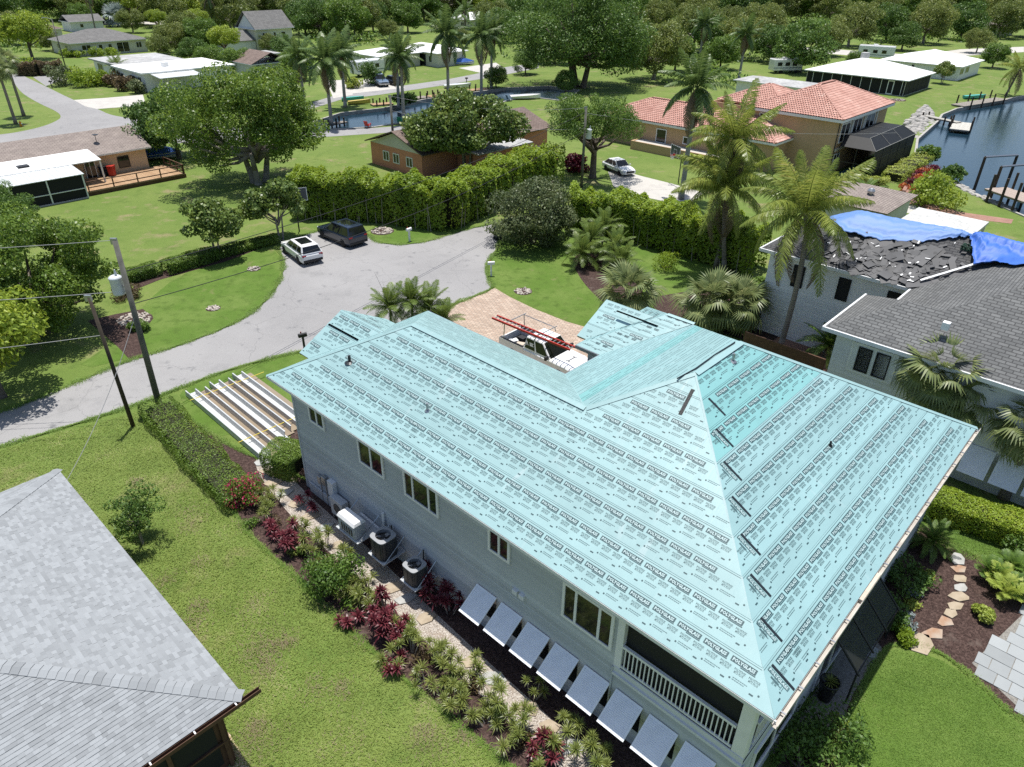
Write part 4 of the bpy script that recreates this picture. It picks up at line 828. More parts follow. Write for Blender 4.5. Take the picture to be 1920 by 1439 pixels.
# black screened pool cage
cg = G(1641.7, 285, 3.2); pc = thing('pool_cage', 'black screened pool cage with mansard roof at the canal', 'pool cage', (cg.x, cg.y, 0), RZ)
def panelq(pts, nm='screen_panel'): MB().slab(pts, .02).build(nm, M_mesh, pc)
CL, CW, CZ = 12.8, 3.9, 3.2; X0 = 0
panelq([(0, 0, 0), (CL, 0, 0), (CL, 0, CZ), (0, 0, CZ)]); panelq([(CL, 0, 0), (CL, CW, 0), (CL, CW, CZ), (CL, 0, CZ)])
panelq([(0, 0, CZ), (CL, 0, CZ), (CL - 1.3, 1.3, CZ + 1.0), (1.3, 1.3, CZ + 1.0)]); panelq([(1.3, 1.3, CZ + 1), (CL - 1.3, 1.3, CZ + 1), (CL - 1.3, CW, CZ + 1), (1.3, CW, CZ + 1)])
panelq([(0, 0, CZ), (1.3, 1.3, CZ + 1), (1.3, CW, CZ + 1), (0, CW, CZ)]); panelq([(CL, 0, CZ), (CL - 1.3, 1.3, CZ + 1), (CL - 1.3, CW, CZ + 1), (CL, CW, CZ)])
M_cagebar = plain('bronze_cage_bar', (.05, .05, .05), .4)
M_palebar = plain('pale_cage_rib', (.30, .29, .26), .4)
def bar(p, q, r=.03, mt=None): MB().tube(p, q, r, r, 4).build('frame_bar', mt or M_cagebar, pc)
for i in range(6): x = CL * i / 5; bar((x, -.02, 0), (x, -.02, CZ))
bar((0, -.02, CZ + .02), (CL, -.02, CZ + .02), .035, M_palebar); bar((1.3, 1.3, CZ + 1.03), (CL - 1.3, 1.3, CZ + 1.03), .03, M_palebar); bar((0, 0, CZ + .03), (1.3, 1.3, CZ + 1.03), .03, M_palebar); bar((CL, 0, CZ + .03), (CL - 1.3, 1.3, CZ + 1.03), .03, M_palebar)
for x in (4.5, 8.3): bar((x, 0, CZ + .02), (x, 1.3, CZ + 1.02), .025, M_palebar); bar((x, 1.3, CZ + 1.02), (x, CW, CZ + 1.02), .025, M_palebar)
for z_ in (1.1, 2.2): bar((0, -.02, z_), (CL, -.02, z_))
M_pool = glassy('pool_water', (.05, .3, .36), .05)
MB().b2((.8, CW - 1.6, .02), (7, CW - .2, .06)).build('pool', M_pool, pc)
for x in (-.02, ):
    bar((x, 0, 0), (x, 0, CZ)); bar((x, CW / 2, 0), (x, CW / 2, CZ)); bar((x, CW, 0), (x, CW, CZ)); bar((x, 0, CZ / 2), (x, CW, CZ / 2))

# ---- tan shingle bungalow with screened porch and deck
th_ = house_at((283, 275), 2.7, 'beige bungalow with tan shingle roof and screened porch')
hip_roof(th_, -22, 0, 0, 9.0, 2.7, .36, R_tan, gable='x'); walls4(th_, -21.5, -.5, .5, 8.5, 2.65, M_beige); eaves(th_, -22, 0, 0, 9, 2.7, M_white, .16)
window(th_, .48, 'y', -1, -3.6, -2.4, .9, 2.1, (), .08, None, M_darkmetal, .05); window(th_, .48, 'y', -1, -7.0, -5.9, .2, 2.1, (.5,), .08)
MB().b2((-17.2, 5.5, 3.3), (-16.2, 6.6, 5.1)).build('chimney', M_cream, th_); MB().b2((-17.0, 5.7, 5.1), (-16.4, 6.4, 5.25)).build('chimney_pot', M_darkmetal, th_)
MB().slab([(-19, -2.2, 2.72), (-6.0, -2.2, 2.72), (-6.0, 1.2, 3.18), (-19, 1.2, 3.18)], .1).build('porch_roof', M_wroof, th_)
M_rib = stripes('ribbed_metal_roof', (.62, .64, .64), (.34, .36, .37), 0, .42, .1, .4, .02)
MB().slab([(-19, -5.2, 2.35), (-8.8, -5.2, 2.35), (-8.8, -2.2, 2.66), (-19, -2.2, 2.66)], .06).build('ribbed_porch_roof', M_rib, th_)
MB().b2((-13.2, -1.2, 2.9), (-12.2, -.4, 3.02)).build('skylight', M_darkmetal, th_)
m = MB(); m.b2((-18.8, -5.05, .1), (-9.0, -5.03, 2.3)); m.build('insect_screen', M_screen, th_); MB().b2((-9.02, -5.05, .1), (-9.0, .4, 2.4)).build('insect_screen', M_screen, th_)
for x in (-9.0, -12.2, -15.4, -18.6): MB().b2((x - .06, -5.16, 0), (x + .06, -5.06, 2.36)).build('porch_post', M_white, th_)
MB().b2((-18.8, -5.14, .95), (-9.0, -5.07, 1.03)).build('porch_rail', M_white, th_); MB().b2((-6.2, -2.1, 0), (-6.05, -1.95, 2.65)).build('porch_post', M_white, th_)
MB().b2((-18.8, -5.2, 0), (-9, .4, .12)).build('porch_floor', M_conc, th_)
DK = MB().b2((-8.9, -4.6, .32), (1.2, .45, .42)).build('deck_frame', M_deckwood, th_)
dm = MB().b2((0, 0, 0), (10.0, .135, .03)).mesh('deck_board', M_deckwood)
for k in range(33): link(dm, 'deck_board', DK, (-8.85, -4.55 + k * .15, .425))
m = MB(); m.b2((-8.9, -4.62, 0), (1.2, -4.58, .34)); m.b2((1.18, -4.6, 0), (1.22, .4, .34)); m.build('deck_skirt', M_brownwood, th_)
for x, y in [(-8.6 + 2.4 * k, -4.5) for k in range(5)] + [(1.1, -4.5 + 1.6 * k) for k in range(4)]: MB().b2((x - .05, y - .05, .42), (x + .05, y + .05, 1.35)).build('railing_post', M_brownwood, th_)
for z_ in (.75, 1.32): MB().b2((-8.6, -4.56, z_), (1.15, -4.44, z_ + .07)).build('railing', M_brownwood, th_); MB().b2((1.05, -4.44, z_), (1.15, .4, z_ + .07)).build('railing', M_brownwood, th_)
m = MB(); m.path([Vector((-4.6, 2.2, 3.4)), Vector((-4.6, 2.2, 4.2))], [.03, .03], 6); m.lathe([(.0, 0), (.2, .03), (.32, .1)], 12, (-4.6, 2.1, 4.2)); m.build('satellite_dish', M_darkmetal, th_)

# ---- salmon gabled house behind the hedge
sh_ = house_at((688, 266), 2.6, 'salmon gabled bungalow half hidden behind a leafy tree')
sh_.location = (-16.6, 84.6, 0)
hip_roof(sh_, -.4, 21, -9.6, .6, 2.6, .34, R_brown, gable='x')
walls4(sh_, 0, 20.6, -9, 0, 2.55, M_orange)
MB().add([(-.01, -9, 2.5), (-.01, 0, 2.5), (-.01, -4.5, 4.1)], [(0, 2, 1)]).build('gable_wall', M_cream, sh_)
for y_ in (-2.8, -4.6, -6.9): window(sh_, -.0, 'x', -1, y_ - .55, y_ + .55, .8, 1.9, (.5,), .1)
MB().b2((5, -12.5, 0), (13, -9.2, 2.4)).build('carport_wall', M_orange, sh_); MB().slab([(4.6, -13, 2.45), (13.5, -13, 2.45), (13.5, -9.2, 2.7), (4.6, -9.2, 2.7)], .12).build('carport_roof', M_greyflat, sh_)
# ---- distant houses
def far_house(pxy, ze, label, LA, LB, roof, wall, s=.35, kind=None, wins=(), off=(0, 0), ov=.5, rz=RZ):
    h = house_at(pxy, ze, label, rz); x0, y0 = off
    if roof == 'flat': pass
    hip_roof(h, x0, x0 + LA, y0, y0 + LB, ze, s, roof, kind) if kind != 'flat' else MB().b2((x0, y0, ze - .05), (x0 + LA, y0 + LB, ze + .18)).build('roof', roof, h)
    walls4(h, x0 + ov, x0 + LA - ov, y0 + ov, y0 + LB - ov, ze - .05, wall)
    if kind != 'flat': eaves(h, x0, x0 + LA, y0, y0 + LB, ze, M_white, .15)
    for side, u, w_, z0, z1 in wins:
        base, ax, o_ = {'y0': (y0 + ov - .01, 'y', -1), 'x0': (x0 + ov - .01, 'x', -1)}[side]
        window(h, base, ax, o_, u, u + w_, z0, z1, (.5,) if w_ > 1.2 else (), .07, None, None, .05)
    return h
f1 = far_house((128.6, 82.5), 2.8, 'cream bungalow with streaked grey hip roof and clipped shrubs', 17.6, 13.6, R_grey, M_cream, .32, None, [('y0', 2.6, 2.0, 1.2, 2.3), ('y0', 6.2, .9, 1.2, 2.2), ('y0', 8.3, .9, 1.2, 2.2), ('y0', 10.2, 2.8, .3, 2.4), ('y0', 14.6, 1.3, 1.0, 2.2), ('x0', 3, 1.4, 1.1, 2.2), ('x0', 8, 1.4, 1.1, 2.2)])
f2 = far_house((265, 140), 3.0, 'low white house with flat bright white roof', 17, 13, M_wroof, M_white, 0, 'flat', [('x0', 2.0, 1.4, .9, 2.3), ('x0', 4.6, 2.0, .9, 2.3), ('x0', 9.4, 1.2, .8, 2.2)], ov=.6)
MB().slab([(1.5, -3.6, 2.6), (9, -3.6, 2.6), (9, .1, 2.9), (1.5, .1, 2.9)], .08).build('carport_roof', M_rib, f2)
for x in (1.8, 8.7): MB().b2((x - .07, -3.4, 0), (x + .07, -3.26, 2.6)).build('carport_post', M_white, f2)
MB().b2((6, 5, 3.1), (7, 6, 3.9)).build('roof_unit', M_white, f2)
f2b = far_house((215, 124), 2.8, 'low house with weathered grey flat roof beside the white one', 13, 13, M_greyflat, M_white, 0, 'flat', [('x0', 2, .9, .3, 2.2), ('x0', 8, 2.5, .6, 2.3)], ov=.7)
f3 = far_house((478, 56), 5.0, 'tall pale yellow house with steep dark gable roof', 10.5, 9.5, R_grey, M_yellow, .75, 'x', [('y0', 2.0, 1.3, 2.6, 4.2), ('y0', 4.9, .7, 2.8, 4.2), ('y0', 7.0, 1.2, 2.8, 4.2)])
MB().add([(.48, .5, 4.9), (.48, 9, 4.9), (.48, 4.75, 8.1)], [(0, 2, 1)]).build('gable_wall', M_white, f3)
MB().slab([(-8, 1, 2.7), (.4, 1, 2.7), (.4, 5, 4.6), (-8, 5, 4.6)], .1).build('wing_roof', R_grey[0], f3); MB().slab([(-8, 9, 2.7), (.4, 9, 2.7), (.4, 5, 4.6), (-8, 5, 4.6)], .1).build('wing_roof', R_grey[0], f3); MB().b2((-7.6, 1.4, 0), (.4, 8.6, 2.7)).build('wing_wall', M_white, f3)
f4 = far_house((763, 93), 2.8, 'white roofed house with recessed porch behind the royal palms', 9, 15, M_wroof, M_cream, .25, None, [('x0', -7.6, 1.0, .8, 2.1), ('x0', -2.0, 1.2, .5, 2.3)], off=(0, -10))
MB().b2((.42, -5.6, .1), (.47, -3.4, 2.3)).build('porch_recess', M_screen, f4)  # flat slab on the wall, dark colour stands in for the porch shade
f4b = far_house((664, 100), 2.7, 'white roofed house beside parked trailer and trucks', 12, 10, M_wroof, M_cream, .2, None, [('x0', -6, 1.2, .8, 2.1)], off=(0, -8))
f5 = far_house((470, 122), 2.7, 'blue grey cottage with brown gable roof behind the big tree', 9, 8, R_brown, M_sidingg, .4, 'y', [('y0', 3, 1.2, .8, 2.0)])
f5b = far_house((452, 106), 2.8, 'low shed house with grey metal roof behind the brown gable', 9, 6, M_greyflat, M_sidingg, .1, None, [])
lh = far_house((1704.4, 152), 2.7, 'white hip roofed house with screened porch all round', 15, 19, M_wroof, M_cream, .28, None, [])
for u in range(10): MB().b2((.48, 1 + u * 1.8, .1), (.44, 1.08 + u * 1.8, 2.6)).build('screen_post', M_white, lh)
MB().b2((.49, .6, .1), (.47, 18.4, 2.5)).build('insect_screen', M_screen, lh); MB().b2((.5, .49, .1), (14, .47, 2.5)).build('insect_screen', M_screen, lh)
for u in range(6): MB().b2((1 + u * 2.2, .46, .1), (1.07 + u * 2.2, .43, 2.6)).build('screen_post', M_darkmetal, lh)
MB().b2((.43, 2.4, .1), (.40, 3.5, 2.4)).build('screen_door', M_white, lh); MB().b2((.42, 2.55, .3), (.39, 3.35, 2.25)).build('door_screen', M_screen, lh)
MB().b2((8.5, 11, 4.4), (9.8, 12.2, 5.6)).build('chimney', M_greyflat, lh)
r7 = far_house((1805, 126), 2.7, 'white house with broad white metal roof by the canal lawn', 16, 16, M_wroof, M_white, .25, None, [('y0', 1.2, 2.4, 1.0, 2.2), ('y0', 5.0, 2.4, 1.0, 2.2), ('x0', 9, .6, 1.2, 2.3)])
f8 = far_house((1395, 152), 3.2, 'long low grey roofed shed behind the terracotta roof', 7, 14, M_greyflat, M_white, .15, None, [], off=(0, -12))
f10 = far_house((40, 58), 2.7, 'small house with brown hip roof by the white pickup', 10, 9, R_brown, M_cream, .35, None, [('y0', 2, 1.5, 1, 2)])
f11 = far_house((128, 42), 2.6, 'small grey roofed house beyond the street at the far corner', 10, 8, R_grey, M_sidingg, .4, 'x', [('y0', 3, 1, 1, 2)])
for i, (q, lab, rf, la, lb) in enumerate((((640, 14), 'house with salmon tile roof among far trees', R_brown, 22, 12), ((845, 9), 'house with pale grey roof at the far end of the trees', R_grey, 20, 12), ((880, 38), 'white roofed house behind the big banyan tree', M_wroof, 16, 10), ((585, 8), 'white walled house seen between far trunks', M_wroof, 16, 9), ((1410, 22), 'pale pink roofed house among trees behind the royal palms', R_tan, 16, 10), ((1890, 50), 'grey roofed house among trees past the white metal roof', R_tan, 12, 10))):
    far_house(q, 3.0, lab, la, lb, rf, M_cream, .35, None, [('y0', 3, 1.4, 1, 2.2), ('y0', 8, 1.4, 1, 2.2), ('x0', 3, 1.4, 1, 2.2)])
# low pale roof beside the tarped house
o_ = G(1720, 398, 2.6); pl = thing('pavilion', 'pale flat pavilion roof beside the blue tarps', 'pavilion', (o_.x, o_.y, 0), RZ)
MB().b2((-3.2, -5.2, 2.5), (1.2, .3, 2.7)).build('roof', M_wroof_d, pl, bevel=.03)
for x, y in ((-3, -5), (1, -5), (1, .1), (-3, .1)): MB().b2((x - .1, y - .1, 0), (x + .1, y + .1, 2.5)).build('post', M_white, pl)
o_ = G(1640, 372, 2.4); pl = thing('cabana', 'low building with brown grey hip roof next to red steps', 'cabana', (o_.x, o_.y, 0), RZ)
hip_roof(pl, -4, 4, -2.5, 4.5, 2.4, .28, R_tan); walls4(pl, -3.6, 3.6, -2.1, 4.1, 2.35, M_cream); m = MB(); m.lathe([(.12, 0), (.12, .3), (.3, .3), (.34, .5), (.2, .68), (.0, .75)], 12, (-1.5, 0, 2.9)); m.build('turbine_vent', M_metal, pl)
# ================================================================== VEGETATION
M_bark = pm('grey_brown_bark', (.17, .14, .115), (.10, .08, .065), 3, .95, .03, 12)
M_barkg = pm('pale_grey_bark', (.30, .27, .235), (.21, .19, .165), 2, .95, .02, 10)
M_palmtrunk = stripes('ringed_palm_trunk', (.27, .235, .20), (.17, .15, .125), 2, .14, .25, .95, .02)
M_royal = pm('smooth_royal_trunk', (.36, .34, .32), (.28, .265, .25), 1.5, .9)
M_shaft = plain('green_crownshaft', (.09, .16, .03), .4)
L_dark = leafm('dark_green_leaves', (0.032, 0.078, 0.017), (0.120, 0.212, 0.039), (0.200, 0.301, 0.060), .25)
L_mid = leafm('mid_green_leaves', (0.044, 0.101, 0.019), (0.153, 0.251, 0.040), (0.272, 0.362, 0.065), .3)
L_light = leafm('yellow_green_leaves', (0.125, 0.201, 0.022), (0.310, 0.397, 0.050), (0.475, 0.525, 0.084), .35)
L_hedge = leafm('bright_hedge_leaves', (.10, .18, .016), (.275, .375, .036), (.43, .49, .075), .38)
L_grey = leafm('grey_green_leaves', (0.057, 0.089, 0.034), (0.164, 0.198, 0.083), (0.282, 0.292, 0.148), .25)
L_olive = leafm('olive_green_leaves', (0.074, 0.121, 0.030), (0.212, 0.253, 0.063), (0.318, 0.326, 0.095), .3)
L_sea = leafm('sea_grape_leaves', (0.044, 0.096, 0.022), (0.185, 0.251, 0.055), (0.371, 0.343, 0.111), .25, .4)
L_palm = leafm('palm_fronds', (0.065, 0.121, 0.026), (0.185, 0.251, 0.055), (0.326, 0.332, 0.093), .3, .4)
L_coco = leafm('coconut_fronds', (0.110, 0.171, 0.029), (0.272, 0.312, 0.065), (0.457, 0.403, 0.130), .35, .35)
L_royal = leafm('royal_fronds', (0.048, 0.101, 0.026), (0.131, 0.198, 0.055), (0.218, 0.261, 0.102), .3, .4)
L_fan = leafm('fan_palm_blades', (0.098, 0.151, 0.055), (0.239, 0.272, 0.111), (0.414, 0.403, 0.185), .3, .4)
L_silver = leafm('silver_fan_blades', (.20, .25, .25), (.32, .37, .36), None, .2, .5)
L_red = leafm('red_cordyline_leaves', (.05, .012, .016), (.20, .045, .058), (.33, .15, .12), .3, .35)
L_dra = leafm('spiky_green_leaves', (0.099, 0.148, 0.030), (0.264, 0.297, 0.083), (0.446, 0.429, 0.198), .3, .35)
L_bou = leafm('magenta_flowers', (.25, .01, .05), (.45, .02, .10), None, .3, .5)
L_clip = leafm('clipped_hedge_leaves', (0.048, 0.101, 0.015), (0.153, 0.242, 0.029), (0.261, 0.322, 0.055), .25)
L_brownh = leafm('bronze_hedge_leaves', (0.083, 0.058, 0.033), (0.165, 0.124, 0.058), (0.165, 0.198, 0.066), .25)
L_croton = leafm('orange_croton_leaves', (.35, .09, .03), (.55, .18, .05), (.6, .35, .12), .2)
L_maroon = leafm('maroon_leaves', (.08, .008, .015), (.16, .015, .03), None, .2)
L_yel = leafm('lime_yellow_leaves', (0.203, 0.290, 0.043), (0.377, 0.435, 0.087), (0.522, 0.551, 0.174), .3)
def quads(C, N, S, asp, rng, bend=True):
    """leaf-shaped quads at centres C with normals N and half-lengths S"""
    n = len(C); t = np.cross(N, rng.normal(size=(n, 3))); t /= np.linalg.norm(t, axis=1)[:, None] + 1e-9; b = np.cross(N, t)
    S = S[:, None]; V = np.stack([C + t * S, C + b * S * asp, C - t * S, C - b * S * asp], 1)
    if bend: V[:, 0] -= N * S * .25; V[:, 2] -= N * S * .25
    return V.reshape(-1, 3), np.arange(4 * n).reshape(-1, 4)
def unit(v): return v / (np.linalg.norm(v, axis=1)[:, None] + 1e-9)
def cloud(blobs, n, size, seed, asp=.55, shell=.55, up=.35, rnd=.75):
    rng = np.random.default_rng(seed); Bl = np.array(blobs, float); a_ = (Bl[:, 3] * Bl[:, 4] + Bl[:, 4] * Bl[:, 5] + Bl[:, 3] * Bl[:, 5]); k = rng.choice(len(Bl), n, p=a_ / a_.sum())
    d = unit(rng.normal(size=(n, 3))); r = shell + (1.05 - shell) * rng.random(n) ** .6
    Cc = Bl[k, :3] + d * Bl[k, 3:6] * r[:, None]; N = unit(d * .8 + rng.normal(size=(n, 3)) * rnd + np.array([0, 0, up]))
    return quads(Cc, N, size * (.6 + .8 * rng.random(n)) / 2, asp, rng)
def crown_blobs(rx, ry, rz, cz, nc, cr, seed, flat=.75, low=-.35):
    rng = np.random.default_rng(seed); out = []
    while len(out) < nc:
        d = unit(rng.normal(size=(1, 3)))[0]
        if d[2] < low: continue
        f = rng.uniform(.45, 1.0) ** .7; c = d * np.array([rx, ry, rz]) * f * .86 * rng.uniform(.85, 1.12); r = cr * rng.uniform(.6, 1.35)
        out.append((c[0], c[1], cz + c[2], r, r * rng.uniform(.8, 1.1), r * flat * rng.uniform(.8, 1.1)))
    return out
def trunk_mesh(h, r, blobs, seed, mat, nl=9, multi=1, lean=0.0):
    rng = random.Random(seed); m = MB(); top = Vector((lean * h, 0, h * .95))
    for k in range(multi):
        an = k * 6.28 / multi + rng.random(); base = Vector((math.cos(an) * r * (1.1 if multi > 1 else 0), math.sin(an) * r * (1.1 if multi > 1 else 0), -.1))
        tp = top + Vector((math.cos(an), math.sin(an), 0)) * (r * 2.5 if multi > 1 else 0); rr = r / (multi ** .5)
        m.path([base, base.lerp(tp, .12) , base.lerp(tp, .5) + Vector((rng.uniform(-1, 1), rng.uniform(-1, 1), 0)) * r * .3, tp], [rr * 1.35, rr, rr * .85, rr * .6], 9)
    bl = sorted(blobs, key=lambda b_: rng.random())[:nl]
    for b_ in bl:
        c = Vector(b_[:3]); st = Vector((lean * h * .7, 0, h * rng.uniform(.6, .95))); md = st.lerp(c, .5) + Vector((0, 0, -.12 * (c - st).length + .1))
        m.path([st, md, c], [r * .5, r * .3, r * .1], 6)
    return m.mesh('trunk', mat, True)
PROTO = {}
def tree_proto(key, leaf, h, rx, ry, rz, nc, cr, n, size, seed, bark=None, tr=.35, th=.45, multi=1, asp=.55, low=-.35, nl=10, lean=0.0, flat=.75):
    bl = crown_blobs(rx, ry, rz, h - rz, nc, cr, seed, flat, low); V, F = cloud(bl, n, size, seed + 1, asp)
    PROTO[key] = (npmesh('crown', V, F, leaf), trunk_mesh(h * th, tr, bl, seed, bark or M_bark, nl, multi, lean))
def tree(key, loc, label, scale=1.0, rz=0.0, name='tree', group=None, cat='tree'):
    cr, tk = PROTO[key]; t = thing(name, label, cat, loc, rz, group, scale); link(cr, 'crown', t); link(tk, 'trunk', t); return t
L_ficus = leafm('glossy_fig_leaves', (.045, .10, .014), (.16, .25, .038), (.30, .40, .07), .35, .4)
tree_proto('ficus', L_ficus, 11.9, 8.8, 7.4, 5.6, 105, 1.55, 52700, 0.250, 11, M_barkg, .6, .30, 3, nl=24, low=-.85)
tree_proto('banyan', L_dark, 17.5, 14.5, 11, 9.0, 110, 2.6, 50065, 0.374, 12, M_bark, 1.0, .34, 4, nl=18, low=-.65)
tree_proto('broad', L_mid, 9, 5.0, 5.0, 4.3, 38, 1.5, 10075, 0.400, 13, M_bark, .3, .34, nl=10, low=-.85)
tree_proto('darkoak', L_dark, 9, 5.6, 5.2, 4.3, 40, 1.55, 10075, 0.400, 14, M_bark, .3, .32, nl=10, low=-.85)
tree_proto('olive', L_olive, 9, 5.6, 5.6, 4.3, 46, 1.3, 12400, 0.336, 15, M_barkg, .3, .32, nl=14, low=-.85)
tree_proto('light', L_light, 7, 4.0, 4.0, 2.9, 32, 1.2, 8060, 0.320, 16, M_bark, .25, .42, nl=9)
tree_proto('seagrape', L_sea, 8.4, 6.6, 6.0, 3.8, 52, 1.35, 22397, 0.287, 17, M_barkg, .3, .4, 4, asp=.85, nl=20, low=-.5)
tree_proto('smallsea', L_sea, 4.5, 2.4, 2.3, 1.75, 26, .75, 6060, 0.212, 18, M_barkg, .13, .42, 3, asp=.9, nl=12)
tree_proto('ballgrey', L_grey, 6.2, 4.2, 4.0, 3.2, 80, .9, 20150, 0.208, 19, M_bark, .2, .25, 3, nl=14, low=-.98)
tree_proto('airy', L_mid, 9.4, 5.4, 5.0, 3.4, 60, 1.0, 22397, 0.175, 20, M_bark, .38, .45, nl=18, low=-.4)
tree_proto('near', L_ficus, 8.6, 5.6, 5.0, 4.2, 95, 1.0, 50065, 0.187, 21, M_bark, .3, .28, 2, nl=16, low=-.95)
tree_proto('youngnear', L_dark, 2.9, 1.15, 1.15, 1.15, 26, .36, 3720, 0.104, 22, M_barkg, .05, .45, 2, nl=12, low=-.8)
PROTO['neardark'] = (PROTO['near'][0].copy(), PROTO['near'][1]); PROTO['neardark'][0].materials[0] = L_dark
def at(x, y, z=0.0): return G(x, y, z)
tree('ficus', (-27.0, 75.9, 0), 'wide spreading green shade tree casting shadow on the back lawn', 1.0, .4)
tree('darkoak', (-39.5, 85.6, 0), 'dark rounded tree behind the spreading shade tree near blue tarped boat', .92, 1.1)
tree('smallsea', at(407, 482), 'small round multi stem tree in the hedge line by the lawn', 1.05, .2)
tree('smallsea', at(527, 452), 'small leafy tree beside the basketball hoop', 1.12, 2.2)
tree('near', (-30.0, 40.8, 0), 'dense green tree behind the transformer pole', 1.02, .5)
tree('neardark', (-36.3, 41.5, 0), 'darker green tree next to the dense tree behind the transformer pole', .92, 2.7)
tree('neardark', (-42.5, 57.0, 0), 'leafy tree below the screened porch of the beige bungalow', .6, 4.0)
tree('light', at(5, 745), 'low light green tree overhanging the road edge', .85, 1.0)
tree('seagrape', (-5.3, 80.6, 0), 'round leafed tree in front of the salmon bungalow', 1.04, .3)
tree('airy', (8.6, 79.5, 0), 'airy green tree over the parked white sedan', 1.02, .6)
tree('ballgrey', (1.6, 58.6, 0), 'rounded grey green tree between the two hedges', 1.0, 0)
tree('banyan', (11.6, 141.5, 0), 'huge dark banyan tree beside the narrow canal', 1.0, .2)
tree('youngnear', (-15.3, 22.0, 0), 'young dark shrub tree standing alone on the lawn', 1.0, .8)
# ---- far trees
rng = random.Random(77)
FAR = [  # photo point of the base, prototype, scale, label
 (1500, 136, 'darkoak', 1.15, 'very dark round tree beside the screened white house'), (1445, 118, 'darkoak', .95, 'dark tree next to the royal palm and terracotta roof'), (1390, 110, 'olive', 1.15, 'olive tree behind the terracotta roofs'), (1225, 150, 'olive', 1.25, 'forked trunk olive tree beside the banyan'),
 (1180, 120, 'broad', 1.1, 'green tree behind the banyan'), (1300, 95, 'olive', 1.3, 'wide olive tree behind the royal palm'), (1590, 88, 'olive', 1.35, 'wide olive tree behind the parked motorhome'), (1660, 78, 'darkoak', 1.2, 'dark tree behind the screened white house'), (1730, 82, 'olive', 1.3, 'olive tree behind the car by the white houses'),
 (1800, 75, 'darkoak', 1.25, 'dark oak beyond the white metal roof'), (1870, 72, 'olive', 1.3, 'olive tree beyond the white metal roof'), (1930, 70, 'darkoak', 1.3, 'dark tree beyond the canal houses'), (1860, 128, 'broad', .62, 'small green tree in front of the white metal roof'), (1765, 157, 'smallsea', .9, 'small shrub tree between the two white canal houses'),
 (330, 100, 'olive', .8, 'grey green scrub tree behind the cream bungalow'), (345, 78, 'olive', .9, 'olive scrub tree beside the pale yellow house'), (385, 100, 'broad', .85, 'green tree beside the red playhouse'), (425, 110, 'light', .95, 'light green tree beside the red playhouse'), (395, 135, 'broad', .6, 'green tree behind the shade tree crown'),
 (300, 60, 'light', .9, 'light green tree behind the cream bungalow'), (268, 40, 'darkoak', .8, 'dark tree by the silver palm'), (160, 52, 'broad', .8, 'leafy tree beside the white pickup'), (62, 112, 'light', 1.35, 'tall leaning tree with bare pale limbs at the street corner'),
 (600, 70, 'darkoak', 1.1, 'large dark tree beside the pale yellow house'), (655, 75, 'broad', 1.2, 'large green tree behind the white roofed houses'), (575, 45, 'darkoak', .9, 'dark tree behind the pale yellow house'), (700, 60, 'darkoak', 1.0, 'dark rounded tree behind the white roofed houses'), (765, 62, 'broad', 1.0, 'rounded green tree behind the recessed porch house'), (730, 75, 'olive', .6, 'yellowish shrub tree behind the white roofs'),
 (560, 150, 'broad', .6, 'small green tree beside the royal palm trunks'), (520, 175, 'light', .55, 'light green small tree behind the shade tree'), (940, 80, 'darkoak', 1.0, 'dark tree next to the banyan away from the shed'), (1000, 95, 'broad', 1.1, 'green tree behind the banyan trunk'), (985, 140, 'darkoak', .5, 'dark low tree hanging over the canal basin'), (930, 165, 'broad', .45, 'low green tree by the canal wall'),
 (300, 108, 'olive', .55, 'low olive tree beside the cream bungalow lawn'), (365, 118, 'darkoak', .6, 'dark low tree beside the low white house'), (450, 140, 'broad', .55, 'green tree between the brown gable and the shade tree'), (540, 120, 'darkoak', .65, 'dark tree beside the blue grey cottage'), (505, 100, 'olive', .5, 'small olive tree by the red playhouse'), (250, 62, 'olive', .75, 'olive tree behind the silver palm'), (1040, 120, 'darkoak', .9, 'dark tree half behind the banyan crown'), (1130, 100, 'olive', 1.1, 'olive tree peeping over the banyan'), (1265, 135, 'broad', .8, 'green tree beside the shed by the terracotta roofs'), (1330, 100, 'darkoak', 1.0, 'dark tree behind the two royal palms'), (1420, 90, 'olive', 1.2, 'olive tree over the camper trailer'), (1545, 105, 'olive', .9, 'olive tree beside the screened white house chimney'), (1690, 95, 'darkoak', .85, 'dark tree beside the motorhome'), (860, 90, 'olive', .6, 'olive shrub tree beside the recessed porch house'), (640, 118, 'darkoak', .55, 'dark tree beside the travel trailer'), (20, 85, 'olive', .9, 'olive tree beside the leaning tree'), (100, 95, 'olive', .5, 'low tree at the cream bungalow corner'), (1830, 100, 'olive', .7, 'olive tree peeping over the white metal roof'), (1600, 128, 'broad', .4, 'small green tree at the screened porch roof'),
 (1060, 175, 'darkoak', .45, 'low dark tree under the banyan'), (1350, 130, 'broad', .8, 'green tree behind the coconut palms')]
for x, y, k, s_, lab in FAR:
    tree(k, at(x, y), lab, s_ * rng.uniform(.95, 1.05), rng.random() * 6.28)
keys = ['olive', 'darkoak', 'broad', 'light', 'olive', 'darkoak']; adj = {'olive': 'olive', 'darkoak': 'dark', 'broad': 'mid green', 'light': 'light green'}
n_ = 0
